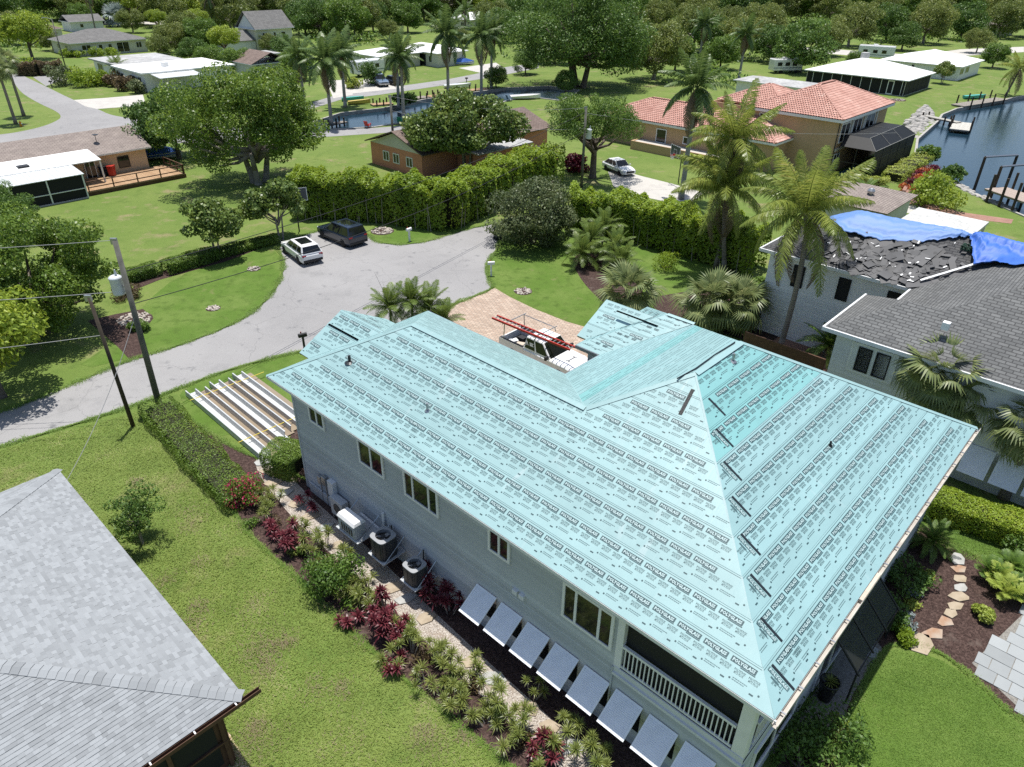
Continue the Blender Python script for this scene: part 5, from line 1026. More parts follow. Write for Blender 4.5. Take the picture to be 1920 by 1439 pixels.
for row, (yy, step, sc_) in enumerate(((62, 62, 1.15), (48, 50, 1.45), (36, 46, 1.7), (25, 42, 1.85), (15, 44, 1.95))):
    x = -60 + row * 17
    while x < 1990:
        xx = x + rng.uniform(-14, 14); y2 = yy + rng.uniform(-4, 5) - (6 if xx > 1000 else 0)
        if row == 0 and (xx < 320 or 440 < xx < 560 or 740 < xx < 900 or xx > 1480): x += step; continue
        if row == 1 and (10 < xx < 150 or 470 < xx < 540 or 800 < xx < 900) or row == 2 and (10 < xx < 90 or 560 < xx < 620): x += step; continue
        k = rng.choice(keys if xx < 1000 else ['olive', 'darkoak', 'olive', 'broad'])
        tree(k, at(xx, max(y2, -6)), '%s tree in the distant wood behind the houses' % adj[k], sc_ * rng.uniform(.75, 1.15), rng.random() * 6.28, group='%s trees of the distant wood' % adj[k]); n_ += 1
        x += step
wl = []; rw = np.random.default_rng(8)
for i in range(420):
    p_ = at(rw.uniform(-150, 2100), rw.uniform(-14, 13)); r_ = rw.uniform(5, 9); wl.append((p_.x, p_.y, rw.uniform(3, 7), r_, r_, rw.uniform(3.5, 5.5)))
ul = []
for i in range(900):
    x_, y_ = rw.uniform(-60, 1990), rw.uniform(12, 62)
    if (y_ > 40 and (x_ < 330 or 430 < x_ < 560 or 640 < x_ < 920 or x_ > 1560)) : continue
    p_ = at(x_, y_); r_ = rw.uniform(1.6, 3.6); ul.append((p_.x, p_.y, r_ * .5, r_ * 1.2, r_ * 1.2, r_ * .7))
for (x0_, x1_, y0_, y1_, k_) in ((1260, 1480, 75, 120, 34), (930, 1240, 60, 110, 34), (300, 460, 70, 112, 26), (560, 700, 60, 92, 24), (480, 600, 120, 170, 10), (1580, 1900, 62, 84, 40), (0, 60, 40, 100, 10), (1250, 1420, 130, 160, 10)):
    for i in range(k_): p_ = at(rw.uniform(x0_, x1_), rw.uniform(y0_, y1_)); r_ = rw.uniform(1.0, 2.6); ul.append((p_.x, p_.y, r_ * .5, r_ * 1.3, r_ * 1.3, r_ * .75))
V, F = cloud(ul, 75000, .62, 6, .6, .6, .5); tag(link(npmesh('undergrowth', V, F, L_mid), 'undergrowth'), 'tangle of low bushes filling the ground between distant trees', 'undergrowth', kind='stuff')
V, F = cloud(wl, 60000, 1.3, 5, .6, .7, .5); tag(link(npmesh('wood', V, F, L_olive), 'wood'), 'far wood closing the view behind the last houses', 'wood', kind='stuff')
# ---- hedges: leafy volumes along a line
def hedge(label, pts, w, h, leaf, n, size, seed, name='hedge', cat='hedge', bumpy=.25, stems=None, top=None, closed=False, asp=.5):
    rng_ = np.random.default_rng(seed); P = [np.array((p.x, p.y)) for p in pts]; seg = [np.linalg.norm(P[i + 1] - P[i]) for i in range(len(P) - 1)]; tot = sum(seg)
    base = Vector((P[0][0], P[0][1], 0)); t = thing(name, label, cat, base)
    s_ = rng_.random(n) * (tot + w * .6) - w * .3; side = rng_.random(n)
    # leaves on the top and the two faces
    on = rng_.random(n); q = np.where(on < .45, rng_.uniform(-1, 1, n), np.sign(rng_.normal(size=n)) * (1 - .25 * rng_.random(n) ** 2)); zz = np.where(on < .45, 1 - .12 * rng_.random(n), rng_.random(n) ** .8)
    C_ = np.zeros((n, 3)); N_ = np.zeros((n, 3)); cum = np.concatenate([[0], np.cumsum(seg)])
    for i in range(n):
        s0 = min(max(s_[i], 0), tot - 1e-6); k = int(np.searchsorted(cum, s0, 'right') - 1); k = min(k, len(seg) - 1); d = (P[k + 1] - P[k]) / seg[k]; nn = np.array((-d[1], d[0]))
        c = P[k] + d * (s_[i] - cum[k]); ex = s_[i] - s0; e_ = math.sqrt(max(0, 1 - (ex / (w * .5)) ** 2)) if ex else 1
        bump_ = 1 + bumpy * (.5 * math.sin(s_[i] * 1.3 + seed) + .4 * math.sin(s_[i] * 2.9 + q[i] * 3 + seed) + .3 * math.sin(s_[i] * 5.3 + zz[i] * 5))
        wz = .82 + .18 * math.sin(min(zz[i], 1) * 2.6)
        xy = c + nn * q[i] * w / 2 * e_ * wz * (1 + (bump_ - 1) * .5); z = zz[i] * h * (1 + (bump_ - 1) * .6) * (1 - .10 * abs(q[i]) ** 3)
        C_[i] = (xy[0] - base.x, xy[1] - base.y, max(z, .05)); N_[i] = (nn[0] * q[i] * (1 if on[i] >= .45 else .3), nn[1] * q[i] * (1 if on[i] >= .45 else .3), .25 + (on[i] < .45))
    N_ = unit(N_ + rng_.normal(size=(n, 3)) * .55)
    V, F = quads(C_, N_, size * (.6 + .8 * rng_.random(n)) / 2, asp, rng_); link(npmesh('foliage', V, F, leaf), 'foliage', t)
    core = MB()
    for k in range(len(seg)):                               # solid woody core, coloured near black for the shade inside
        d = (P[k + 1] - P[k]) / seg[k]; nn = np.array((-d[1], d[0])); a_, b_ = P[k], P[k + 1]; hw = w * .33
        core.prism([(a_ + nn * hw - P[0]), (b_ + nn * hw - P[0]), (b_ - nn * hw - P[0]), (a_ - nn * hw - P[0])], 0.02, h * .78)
    core.build('shade_core', M_hcore, t)
    if stems:
        r2 = random.Random(seed)
        for i in range(stems):
            s0 = r2.random() * tot; k = min(int(np.searchsorted(cum, s0, 'right') - 1), len(seg) - 1); d = (P[k + 1] - P[k]) / seg[k]; nn = np.array((-d[1], d[0])); c = P[k] + d * (s0 - cum[k]) + nn * w * r2.choice((-.46, .46)) - P[0]
            MB().tube((c[0], c[1], 0), (c[0] + r2.uniform(-.2, .2), c[1] + r2.uniform(-.2, .2), h * .6), .035, .02, 5).build('stem', M_barkg, t)
    return t
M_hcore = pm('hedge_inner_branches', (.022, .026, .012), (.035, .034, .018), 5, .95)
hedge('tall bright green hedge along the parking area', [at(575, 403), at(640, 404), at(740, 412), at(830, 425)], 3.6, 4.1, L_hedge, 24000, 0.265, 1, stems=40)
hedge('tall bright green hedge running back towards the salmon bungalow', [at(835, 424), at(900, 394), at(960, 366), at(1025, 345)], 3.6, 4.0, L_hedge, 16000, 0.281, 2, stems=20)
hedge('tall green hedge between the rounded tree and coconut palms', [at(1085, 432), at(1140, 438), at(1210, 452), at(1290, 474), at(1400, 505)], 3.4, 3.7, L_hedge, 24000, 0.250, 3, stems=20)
hedge('low clipped hedge in the mulch strip nearest the transformer pole', [at(238, 530), at(288, 515)], 1.6, .9, L_clip, 4000, 0.125, 4, bumpy=.1)
hedge('low clipped hedge in the mulch strip below the small round tree', [at(322, 510), at(395, 488)], 1.7, 1.0, L_clip, 5120, 0.125, 5, bumpy=.1)
hedge('low dark hedge beside the white parked car', [at(405, 484), at(455, 470), at(512, 456)], 1.4, .7, L_clip, 4800, 0.125, 6, bumpy=.2)
hedge('ragged low hedge beside the stacked metal panels', [at(300, 778), at(350, 835), at(410, 900), at(452, 940)], 1.9, .75, L_clip, 14400, 0.078, 7, bumpy=.22)
hedge('clipped round shrub at the corner of the grey blue house', [at(530, 878), at(556, 886)], 1.9, 1.35, L_clip, 11200, 0.070, 8, 'round_shrub', 'shrub', bumpy=.06)
hedge('neat green hedge under the white storm shutters of the neighbour', [at(1740, 960), at(1830, 990), at(1925, 1022), at(1985, 1042)], 1.7, 1.25, L_hedge, 14400, 0.094, 9, bumpy=.1)
hedge('dark bronze hedge along the corner street', [at(40, 142), at(75, 142), at(112, 139)], 2.5, 2.4, L_brownh, 4160, 0.312, 10)
hedge('lime yellow hedge at the foot of the black pool cage', [at(1560, 352), at(1610, 346), at(1655, 350)], 1.6, 1.0, L_yel, 4000, 0.172, 11)
hedge('lime yellow hedge beside the croton bed at the pool cage', [at(1672, 340), at(1700, 322), at(1728, 306)], 2.4, 1.1, L_yel, 4000, 0.172, 12)
hedge('lime hedge below the single storey tan wing', [at(1285, 305), at(1335, 312), at(1400, 330)], 1.2, 1.0, L_yel, 3200, 0.195, 13)
hedge('dark vine covered screen beside the coconut trunk', [at(1450, 585), at(1510, 598), at(1560, 615)], 1.5, 2.6, L_brownh, 7200, 0.156, 14)
hedge('green shrubs in the shade behind the fan palms', [at(1400, 590), at(1425, 575)], 2.2, 2.2, L_mid, 4000, 0.195, 15, 'shrub_row', 'shrub')
# ---- loose shrubs
def shrub(label, loc, r, h, leaf, n, size, seed, name='shrub', group=None, asp=.55, cat='shrub', mx=None):
    bl = crown_blobs(r, r, h * .5, h * .52, 16, r * .42, seed, .8, -.9); V, F = cloud(bl, n, size, seed, asp); t = thing(name, label, cat, loc, 0, group)
    link(npmesh('foliage', V, F, leaf), 'foliage', t)
    m = MB(); r2 = random.Random(seed)
    for b_ in bl[:7]: m.path([Vector((0, 0, 0)), Vector(b_[:3]) * .5 + Vector((0, 0, -.05)), Vector(b_[:3])], [.035, .025, .012], 5)
    m.build('stems', M_bark, t)
    if mx: V, F = cloud(bl, mx[1], size * .8, seed + 9, .8, .9); link(npmesh('flowers', V, F, mx[0]), 'flowers', t)
    return t
shrub('magenta flowering shrub at the end of the ragged hedge', at(462, 945), .85, 1.3, L_clip, 1500, .1, 41, mx=(L_bou, 900))
shrub('bright green loose shrub among the spiky plants', at(628, 1100), 1.1, 1.5, L_mid, 3200, .12, 42)
shrub('clipped dark ball shrub behind the cream bungalow', at(153, 49), 1.6, 2.6, L_dark, 900, .35, 43); shrub('second clipped ball shrub behind the cream bungalow', at(168, 50), 1.5, 2.2, L_dark, 900, .35, 44)
for i, x in enumerate((128, 148, 184, 210)): shrub('square clipped shrub against the cream bungalow wall', at(x, 108 - i * .8), 1.5, 1.7, L_hedge, 900, .32, 45 + i, group='clipped shrubs along the cream wall')
for i, (x, y, r, h, lf, lab) in enumerate(((125, 160, 2.6, 3.2, L_grey, 'grey leafy shrub at the low flat roofed house'), (165, 162, 2.7, 2.8, L_hedge, 'bright green shrub in front of the flat roofed house'), (195, 160, 2.0, 2.2, L_hedge, 'green shrub beside the dark red bushes'), (218, 162, 1.8, 2.2, L_brownh, 'bronze bush in front of the white flat roof'), (242, 170, 1.9, 2.2, L_brownh, 'dark red brown bush by the carport'), (258, 176, 1.5, 2.0, L_grey, 'grey green agave bush by the carport'), (70, 88, 2.6, 2.6, L_hedge, 'green bush beside the leaning tree'), (40, 136, 2.6, 2.4, L_hedge, 'green rounded bush at the hedge end'),
    (664, 166, 1.5, 1.5, L_yel, 'yellow green bush beside the parked truck'), (690, 160, 2.4, 3.6, L_dark, 'dark tall bush beside the parked truck'), (758, 200, 1.8, 2.2, L_dark, 'dark bush between royal trunks at the canal'), (1250, 505, 1.2, 1.2, L_hedge, 'round green bush on the front lawn'), (1740, 385, 2.6, 2.8, L_light, 'loose yellow green bush on the canal lawn'), (1775, 338, 1.6, 1.4, L_dark, 'dark green bush on the riprap bank'), (1730, 304, 1.4, 1.8, L_mid, 'green bush at the corner of the pool cage'),
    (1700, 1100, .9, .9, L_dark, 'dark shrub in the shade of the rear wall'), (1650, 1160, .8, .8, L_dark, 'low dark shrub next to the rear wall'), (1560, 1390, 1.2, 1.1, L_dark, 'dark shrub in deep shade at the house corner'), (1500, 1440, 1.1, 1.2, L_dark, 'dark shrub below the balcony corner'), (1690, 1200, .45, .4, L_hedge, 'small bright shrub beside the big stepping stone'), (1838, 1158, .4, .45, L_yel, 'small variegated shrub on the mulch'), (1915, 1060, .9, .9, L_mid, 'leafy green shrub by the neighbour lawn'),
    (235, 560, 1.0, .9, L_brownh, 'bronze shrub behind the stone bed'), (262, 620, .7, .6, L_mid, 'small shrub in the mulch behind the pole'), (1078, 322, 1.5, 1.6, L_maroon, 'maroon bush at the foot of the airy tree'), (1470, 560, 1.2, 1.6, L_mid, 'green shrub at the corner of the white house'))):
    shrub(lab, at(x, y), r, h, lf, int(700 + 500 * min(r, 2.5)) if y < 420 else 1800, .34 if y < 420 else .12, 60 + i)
for i, (x, y) in enumerate(((1700, 362), (1708, 352), (1716, 345), (1724, 340), (1733, 334), (1741, 327))): shrub(('clump of orange croton in the curved bed', 'clump of maroon foliage in the curved bed')[i % 2], at(x, y), 1.0, 1.0, (L_croton, L_maroon)[i % 2], 700, .2, 90 + i, 'croton', group=('orange croton clumps', 'maroon foliage clumps')[i % 2])
# ---- palms
def frond(L_, droop, pairs, ll, lw, seed, leaf, arch=.0, hang=.5, vee=.35):
    rng_ = random.Random(seed); m = MB(); pts = []
    for i in range(13):
        t = i / 12; pts.append(Vector((L_ * (t - .12 * droop * t * t * t), 0, L_ * (arch * t - droop * t * t * .62))))
    m.path(pts, [.035 * L_ / 4.5 * (1 - .8 * i / 12) + .006 for i in range(13)], 4)
    for k in range(pairs):
        t = .1 + .9 * (k + .5) / pairs; f = t * 12; i = min(int(f), 11); p = pts[i].lerp(pts[i + 1], f - i); d = (pts[i + 1] - pts[i]).normalized()
        l = ll * (math.sin(math.pi * min(1, .12 + t * .86)) ** .6) * rng_.uniform(.85, 1.1)
        for sg in (-1, 1):
            out = Vector((d.x * .55, sg * 1.0, d.z * .55 + vee)).normalized(); out = (out + Vector((0, 0, -hang * rng_.uniform(.3, 1.0)))).normalized()
            q1 = p + out * l * .55; q2 = q1 + (out + Vector((0, 0, -hang * .8))).normalized() * l * .45; w_ = d * lw / 2
            m.add([p - w_ * .6, p + w_ * .6, q1 + w_, q1 - w_, q2], [(0, 1, 2, 3), (3, 2, 4)])
    return m.mesh('frond', leaf)
def fanleaf(R_, nseg, pet, seed, leaf, droop=.35):
    rng_ = random.Random(seed); m = MB(); m.tube((0, 0, 0), (pet, 0, 0), .02, .012, 4); o_ = Vector((pet, 0, 0))
    for k in range(nseg):
        an = -2.2 + 4.4 * k / (nseg - 1); l = R_ * (1 - .14 * abs(an) / 2.2) * rng_.uniform(.9, 1.06); d = Vector((math.cos(an), math.sin(an), .18 * math.cos(an * 3))); s_ = Vector((-math.sin(an), math.cos(an), 0)) * R_ * .055
        p1 = o_ + d * l * .55 + Vector((0, 0, -.04)); p2 = o_ + d * l + Vector((0, 0, -droop * l * rng_.uniform(.6, 1.3)))
        m.add([o_, p1 - s_, p1 + s_, p2], [(0, 1, 2), (2, 1, 3)])
    return m.mesh('fan_leaf', leaf)
CO = [frond(4.4, dr, 74, .95, .06, 5 + i, L_coco, ar, hg, .25) for i, (dr, ar, hg) in enumerate(((.4, .25, .8), (.8, .35, 1.3), (1.25, .3, 1.7)))]
RO = [frond(3.6, dr, 52, .85, .095, 15 + i, L_royal, ar, hg, .2) for i, (dr, ar, hg) in enumerate(((.4, .3, .6), (.8, .35, .9), (1.3, .3, 1.2)))]
PY = [frond(1.7, dr, 54, .42, .026, 25 + i, L_palm, ar, hg, .25) for i, (dr, ar, hg) in enumerate(((.5, .35, .3), (.9, .4, .5), (1.2, .3, .6)))]
FA = [fanleaf(.95, 26, pt, 35 + i, L_fan, dr) for i, (pt, dr) in enumerate(((.9, .25), (1.1, .45), (1.0, .7)))]
SI = [fanleaf(1.7, 20, 1.5, 45, L_silver, .15), fanleaf(1.7, 20, 1.7, 46, L_silver, .35)]
CY = [frond(1.25, dr, 38, .2, .022, 55 + i, L_mid, .3, .15, .3) for i, dr in enumerate((.5, .8))]
DEAD = {}; L_dead = leafm('dead_brown_fronds', (.12, .085, .05), (.24, .18, .11), (.33, .27, .18), .15, .8)
def palm(label, base, top, r, fr, nf, trunk_mat, seed, name='palm_tree', group=None, e0=75, e1=-35, shaft=0.0, fs=1.0, cat='palm', bend=.0, trunk=True):
    rng_ = random.Random(seed); base = Vector(base); top = Vector(top); t = thing(name, label, cat, base, 0, group); d = top - base
    if trunk:
        n = 7; pts = [d * (i / n) + Vector((bend * math.sin(math.pi * i / n * .8), 0, 0)) for i in range(n + 1)]; pts[-1] = d; pts[0] = Vector((0, 0, -.05))
        MB().path(pts, [r * (1.5 if i == 0 else 1.12 - .3 * i / n) for i in range(n + 1)], 9).build('trunk', trunk_mat, t, True)
    if shaft: MB().path([d, d + Vector((0, 0, shaft * .5)), d + Vector((0, 0, shaft))], [r * .8, r * .95, r * .45], 9).build('crownshaft', M_shaft, t, True)
    head = d + Vector((0, 0, shaft))
    for k in range(nf):
        f = k / max(1, nf - 1); el = e0 + (e1 - e0) * f ** .85 + rng_.uniform(-7, 7); me = fr[min(len(fr) - 1, int(f * len(fr)))]; dead = None
        if k >= nf - 3 and name == 'palm_tree': dead = DEAD.setdefault(me.name, me.copy()); dead.materials[0] = L_dead; me = dead; el -= 22
        o_ = link(me, 'frond', t, head); o_.rotation_euler = (rng_.uniform(-.25, .25), -rad(el), k * 2.39996 + rng_.uniform(-.25, .25)); s_ = fs * rng_.uniform(.85, 1.12) * (.75 if f < .08 else 1); o_.scale = (s_, s_, s_)
    return t
palm('tallest coconut palm standing over the hedge', (16.0, 53.4, 0), (15.9, 53.6, 9.9), .15, CO, 27, M_palmtrunk, 1, bend=.2)
palm('shorter coconut palm in front of the tallest one', (16.6, 52.9, 0), (15.6, 52.8, 6.6), .17, CO, 28, M_palmtrunk, 2, bend=-.1)
palm('leaning coconut palm rising beside the teal roof', (16.4, 38.9, 0), (16.3, 39.3, 9.0), .16, CO, 28, M_palmtrunk, 3, bend=.35)
palm('coconut palm on the far canal lawn by the white house', at(1885, 180), at(1885, 180) + Vector((1, 0, 4.5)), .16, CO, 18, M_palmtrunk, 4)
ry = lambda lab, b_, h, sd_, fs=1.0, nf=22: palm(lab, b_, Vector(b_) + Vector((0.1, 0, h)), .24, RO, nf, M_royal, sd_, shaft=1.2, fs=fs)
ry('royal palm with thick grey trunk behind the airy tree and driveway', (16.9, 71.9, 0), 9.4, 11, 1.15)
ry('tallest royal palm on the canal bank in front of the recessed porch house', (-10.4, 117.3, 0), 9.6, 12, 1.25); ry('royal palm next to the tallest one on the canal bank', (-5.9, 131, 0), 8.2, 13, 1.25); ry('royal palm close to the banyan by the canal', at(921, 166), 8.0, 14, 1.1)
ry('royal palm on the near canal edge beside the green chair', (-16.2, 108.7, 0), 7.4, 15, 1.05); ry('royal palm on the far canal wall beside the red dock', at(748, 203), 6.8, 16, 1.05)
ry('royal palm standing at the canal corner', (-26.0, 105.5, 0), 7.2, 17, 1.2); ry('royal palm behind the canal corner beside the kayaks', (-26.8, 118.9, 0), 6.6, 18, 1.15); ry('royal palm half hidden behind the spreading shade tree', at(570, 192), 5.6, 19, 1.1)
ry('royal palm behind the tallest coconut palm', at(1385, 150), 7.0, 20, 1.1); ry('royal palm beside the shed behind terracotta roofs', at(1310, 120), 7.0, 21, 1.15)
for i, (x, y, h) in enumerate(((400, 62, 9), (440, 58, 11), (478, 34, 12), (665, 70, 9), (690, 40, 11), (180, 62, 10), (120, 38, 10), (1500, 40, 10), (820, 30, 9), (870, 70, 7))):
    palm('slender palm rising among the distant trees', at(x, y), at(x, y) + Vector((.5, 0, h)), .2, RO, 15, M_palmtrunk, 30 + i, group='slender palms among the distant trees', fs=1.1)
sab = lambda lab, b_, h, sd_, nf=26, fs=1.0, tm=None: palm(lab, b_, Vector(b_) + Vector((0, 0, h)), .19, FA, nf, tm or M_palmtrunk, sd_, 'fan_palm', e0=80, e1=-55, fs=fs)
sab('low fan palm at the edge of the paver driveway', (7.6, 43.6, 0), 2.3, 41, 30, 1.25); sab('broad low fan palm behind the teal gable', (13.1, 43.2, 0), 1.9, 42, 34, 1.35); sab('second broad fan palm in the bed behind the teal roof', (14.6, 42.4, 0), 2.1, 43, 28, 1.2)
_s3 = G(1768, 700, 5.0); sab('fan palm with yellowing leaves against the grey neighbour wall', (_s3.x, _s3.y, 0), 5.0, 44, 32, 1.15); _s4 = G(1945, 800, 4.0); sab('fan palm beside the neighbour wall past the storm shutters', (_s4.x, _s4.y, 0), 4.0, 45, 26, 1.1); _s5 = G(1800, 745, 3.9); sab('fan palm hiding behind the yellowing one', (_s5.x, _s5.y, 0), 3.9, 46, 24, 1.0)
sab('pale trunked tall fan palm beside the orange hydrant', at(30, 233), 7.2, 47, 26, 1.1); sab('pale trunked tall fan palm farther from the orange hydrant', at(45, 218), 7.6, 48, 26, 1.1)
palm('silver blue fan palm beyond the cream bungalow', at(222, 50), at(222, 50) + Vector((0, 0, 3)), .25, SI, 26, M_palmtrunk, 49, 'fan_palm', e0=80, e1=-40, fs=1.5)
for i, (x, y, h, lab) in enumerate(((735, 622, 1.6, 'feathery dwarf date palm in front of the house closest to the road'), (775, 618, 1.9, 'feathery dwarf date palm in front of the house between two others'), (805, 612, 1.3, 'feathery dwarf date palm in front of the house by the drive'), (830, 625, .7, 'smallest dwarf date palm beside the teal roof edge'))):
    palm(lab, at(x, y), at(x, y) + Vector((0, 0, h)), .1, PY, 26, M_palmtrunk, 60 + i, 'dwarf_palm', e0=78, e1=-20, fs=1.15)
for i, (x, y, h) in enumerate(((1105, 485, 1.5), (1128, 470, 1.9), (1090, 500, 1.0), (1150, 500, 1.4), (1165, 515, .9))):
    palm('feathery clumping palm in the lawn bed by the paver drive', at(x, y), at(x, y) + Vector((0, 0, h)), .08, PY, 22, M_palmtrunk, 70 + i, 'clumping_palm', e0=80, e1=-15, fs=1.2, group='clumping palms in the lawn bed')
palm('green cycad beside the brown garden wall', at(1548, 672), at(1548, 672) + Vector((0, 0, .9)), .2, CY, 34, M_palmtrunk, 80, 'cycad', e0=70, e1=-25, fs=1.6, cat='cycad')
palm('dark cycad in the shaded rear bed', at(1742, 1030), at(1742, 1030) + Vector((0, 0, .45)), .14, CY, 34, M_palmtrunk, 81, 'cycad', e0=65, e1=-15, fs=.95, cat='cycad')
palm('cycad like palm beside the pale pavilion roof', at(1610, 395), at(1610, 395) + Vector((0, 0, 1.6)), .2, CY, 30, M_palmtrunk, 82, 'cycad', e0=70, e1=-25, fs=1.7, cat='cycad')
palm('small orange tinted palm in front of the white flat roof', at(226, 150), at(226, 150) + Vector((0, 0, 2.2)), .12, PY, 22, M_palmtrunk, 83, 'dwarf_palm', e0=75, e1=-20, fs=1.6)
# ---- spiky bed plants: stems carrying rosettes of blades
def rosette(R_, n, w, seed, leaf, e_hi=80, e_lo=5, droop=.25):
    rng_ = random.Random(seed); m = MB()
    for k in range(n):
        el = rad(e_hi + (e_lo - e_hi) * (k / n) ** .8 + rng_.uniform(-8, 8)); az = k * 2.39996 + rng_.uniform(-.2, .2); l = R_ * rng_.uniform(.75, 1.1)
        d = Vector((math.cos(az) * math.cos(el), math.sin(az) * math.cos(el), math.sin(el))); s_ = Vector((-math.sin(az), math.cos(az), 0)) * w / 2; p = d * l * .55; q = d * l + Vector((0, 0, -droop * l * math.cos(el)))
        m.add([-s_ * .5, s_ * .5, p + s_, p - s_, q], [(0, 1, 2, 3), (3, 2, 4)])
    return m.mesh('rosette', leaf)
RS_G = [rosette(.34, 38, .026, 3 + i, L_dra) for i in range(3)]; RS_R = [rosette(.36, 26, .065, 13 + i, L_red, 80, -5, .35) for i in range(3)]
def spiky(kind, loc, seed, label, group, ns=4, h=.9, spread=.4):
    rng_ = random.Random(seed); t = thing({'g': 'spiky_plant', 'r': 'cordyline'}[kind], label, 'plant', loc, rng_.random() * 6, group); rs = RS_G if kind == 'g' else RS_R
    for k in range(ns):
        an = rng_.random() * 6.28; b_ = Vector((math.cos(an), math.sin(an), 0)) * spread * .25; tp = Vector((math.cos(an) * spread * rng_.uniform(.4, 1), math.sin(an) * spread * rng_.uniform(.4, 1), h * rng_.uniform(.55, 1.1)))
        MB().path([b_, b_.lerp(tp, .5) + Vector((0, 0, .05)), tp], [.022, .018, .015], 5).build('stem', M_barkg, t)
        o_ = link(rng_.choice(rs), 'rosette', t, tp); o_.rotation_euler = (rng_.uniform(-.3, .3), rng_.uniform(-.3, .3), rng_.random() * 6); s_ = rng_.uniform(.8, 1.15); o_.scale = (s_, s_, s_)
GG, GR = 'green spiky plants in the side bed', 'red cordylines in the side bed'
glab, rlab = 'spiky yellow green plant in the mulch bed beside the lawn', 'red leaved cordyline in the mulch bed beside the lawn'
for i, (x, y, ns, h) in enumerate(((490, 950, 6, .8), (510, 975, 6, .8), (520, 940, 5, .7), (560, 1000, 6, .9), (585, 1045, 7, 1.0), (610, 1030, 6, .9), (650, 1065, 5, .8), (665, 1120, 6, .8), (690, 1135, 6, .8), (690, 1100, 4, .6), (770, 1190, 5, .9), (790, 1215, 5, .9), (800, 1180, 4, .7), (835, 1225, 6, 1.0), (860, 1250, 6, 1.0), (880, 1280, 6, .9), (850, 1290, 4, .5), (900, 1250, 4, 1.0), (935, 1300, 5, 1.1), (965, 1330, 5, 1.1), (990, 1350, 5, 1.0), (930, 1345, 4, .5), (970, 1380, 5, .8), (1000, 1310, 3, 1.0), (1060, 1385, 5, 1.0), (1085, 1410, 4, .9), (1110, 1440, 5, .8), (1130, 1440, 4, .7), (1020, 1430, 4, .5), (905, 1320, 4, .5), (600, 1075, 5, .5), (640, 1120, 5, .5), (755, 1230, 4, .5), (815, 1270, 4, .6), (870, 1310, 4, .6), (1040, 1400, 4, .8))):
    seg = 0 if x < 545 else 1 if x < 700 else 2 if x < 830 else 3 if x < 960 else 4; spiky('g', at(x, y) - A * (.45 if 690 < x < 1000 else 0), 200 + i, 'spiky yellow green plant in the side bed, ' + ('next to the magenta shrub', 'across the gravel from the generator', 'among the big red cordylines', 'opposite the first storm shutters', 'opposite the balcony end')[seg], 'green spiky plants, ' + ('magenta shrub end', 'generator stretch', 'cordyline stretch', 'first shutters stretch', 'balcony stretch')[seg], ns + 1, h * .85, .45)
for i, (x, y, ns, h) in enumerate(((540, 1020, 7, .9), (560, 1040, 7, .8), (525, 1000, 5, .7), (715, 1185, 8, 1.1), (740, 1200, 7, .9), (725, 1160, 5, 1.2), (1018, 1420, 5, .7), (1005, 1400, 2, 1.0), (740, 1250, 3, .5), (660, 1170, 3, .5))): seg = 0 if x < 600 else 1 if x < 900 else 2; spiky('r', at(x, y), 300 + i, 'red leaved cordyline in the side bed, ' + ('near the magenta shrub', 'below the air conditioners', 'opposite the balcony end')[seg], 'red cordylines, ' + ('magenta shrub end', 'air conditioner stretch', 'balcony end')[seg], ns + 1, h * .85, .5)
for i, (x, y, ns, h) in enumerate(((820, 1135, 7, 1.0), (845, 1150, 6, .8), (800, 1110, 5, 1.2))): spiky('r', at(x, y), 330 + i, 'red leaved cordyline close to the wall below the air conditioners', 'red cordylines by the wall', ns, h, .5)
for i, (x, y) in enumerate(((595, 960), (575, 950))): spiky('r', at(x, y), 340 + i, 'small red cordyline on the gravel by the generator', 'red cordylines on the gravel', 2, .6, .3)
for i, (x, y, k) in enumerate(((1540, 1425, 'g'), (1565, 1400, 'g'), (1545, 1400, 'g'))): spiky(k, at(x, y), 350 + i, 'orange tipped bromeliad at the shady house corner', 'bromeliads at the house corner', 3, .35, .4)
for i, (x, y) in enumerate(((1870, 1100), (1890, 1075), (1905, 1120), (1880, 1125), (1850, 1085))):
    palm('divided leaf garden plant with bright fronds beside the stepping stones', at(x, y), at(x, y) + Vector((0, 0, .35)), .05, [frond(.8, .6, 14, .3, .05, 90 + i, L_yel if i in (0, 3) else L_mid, .4, .3, .3)], 14, M_bark, 95 + i, 'garden_plant', e0=70, e1=0, cat='plant', group='divided leaf plants by the stepping stones')
for i, (x, y) in enumerate(((1712, 1110), (1708, 1135), (1702, 1165), (1735, 1080), (1700, 1180), (1575, 1360))): shrub('small pale variegated groundcover plant in the rear mulch bed', at(x, y), .35, .25, L_yel if i % 2 else L_silver, 260, .11, 120 + i, 'groundcover_plant', 'variegated plants in the rear bed', cat='plant')
for i in range(16):
    x = 700 + i * 36; shrub('low dark leafy plant in the shaded strip under the storm shutters', at(x + 130, 1080 + i * 26 + 26 * .2), .3, .25, L_mid, 120, .12, 140 + i, 'low_plant', 'low plants under the shutters', cat='plant') if 840 < x + 130 < 1240 else None
for i in range(18):
    f_ = i / 17; q_ = (475 + f_ * 520 + (i % 3) * 9, 985 + f_ * 430 - (i % 2) * 22); shrub('low leafy filler plant under the spiky plants of the side bed', at(*q_), .38, .42, (L_mid, L_brownh, L_dra)[i % 3], 240, .11, 400 + i, 'filler_plant', 'filler plants in the side bed', cat='plant')
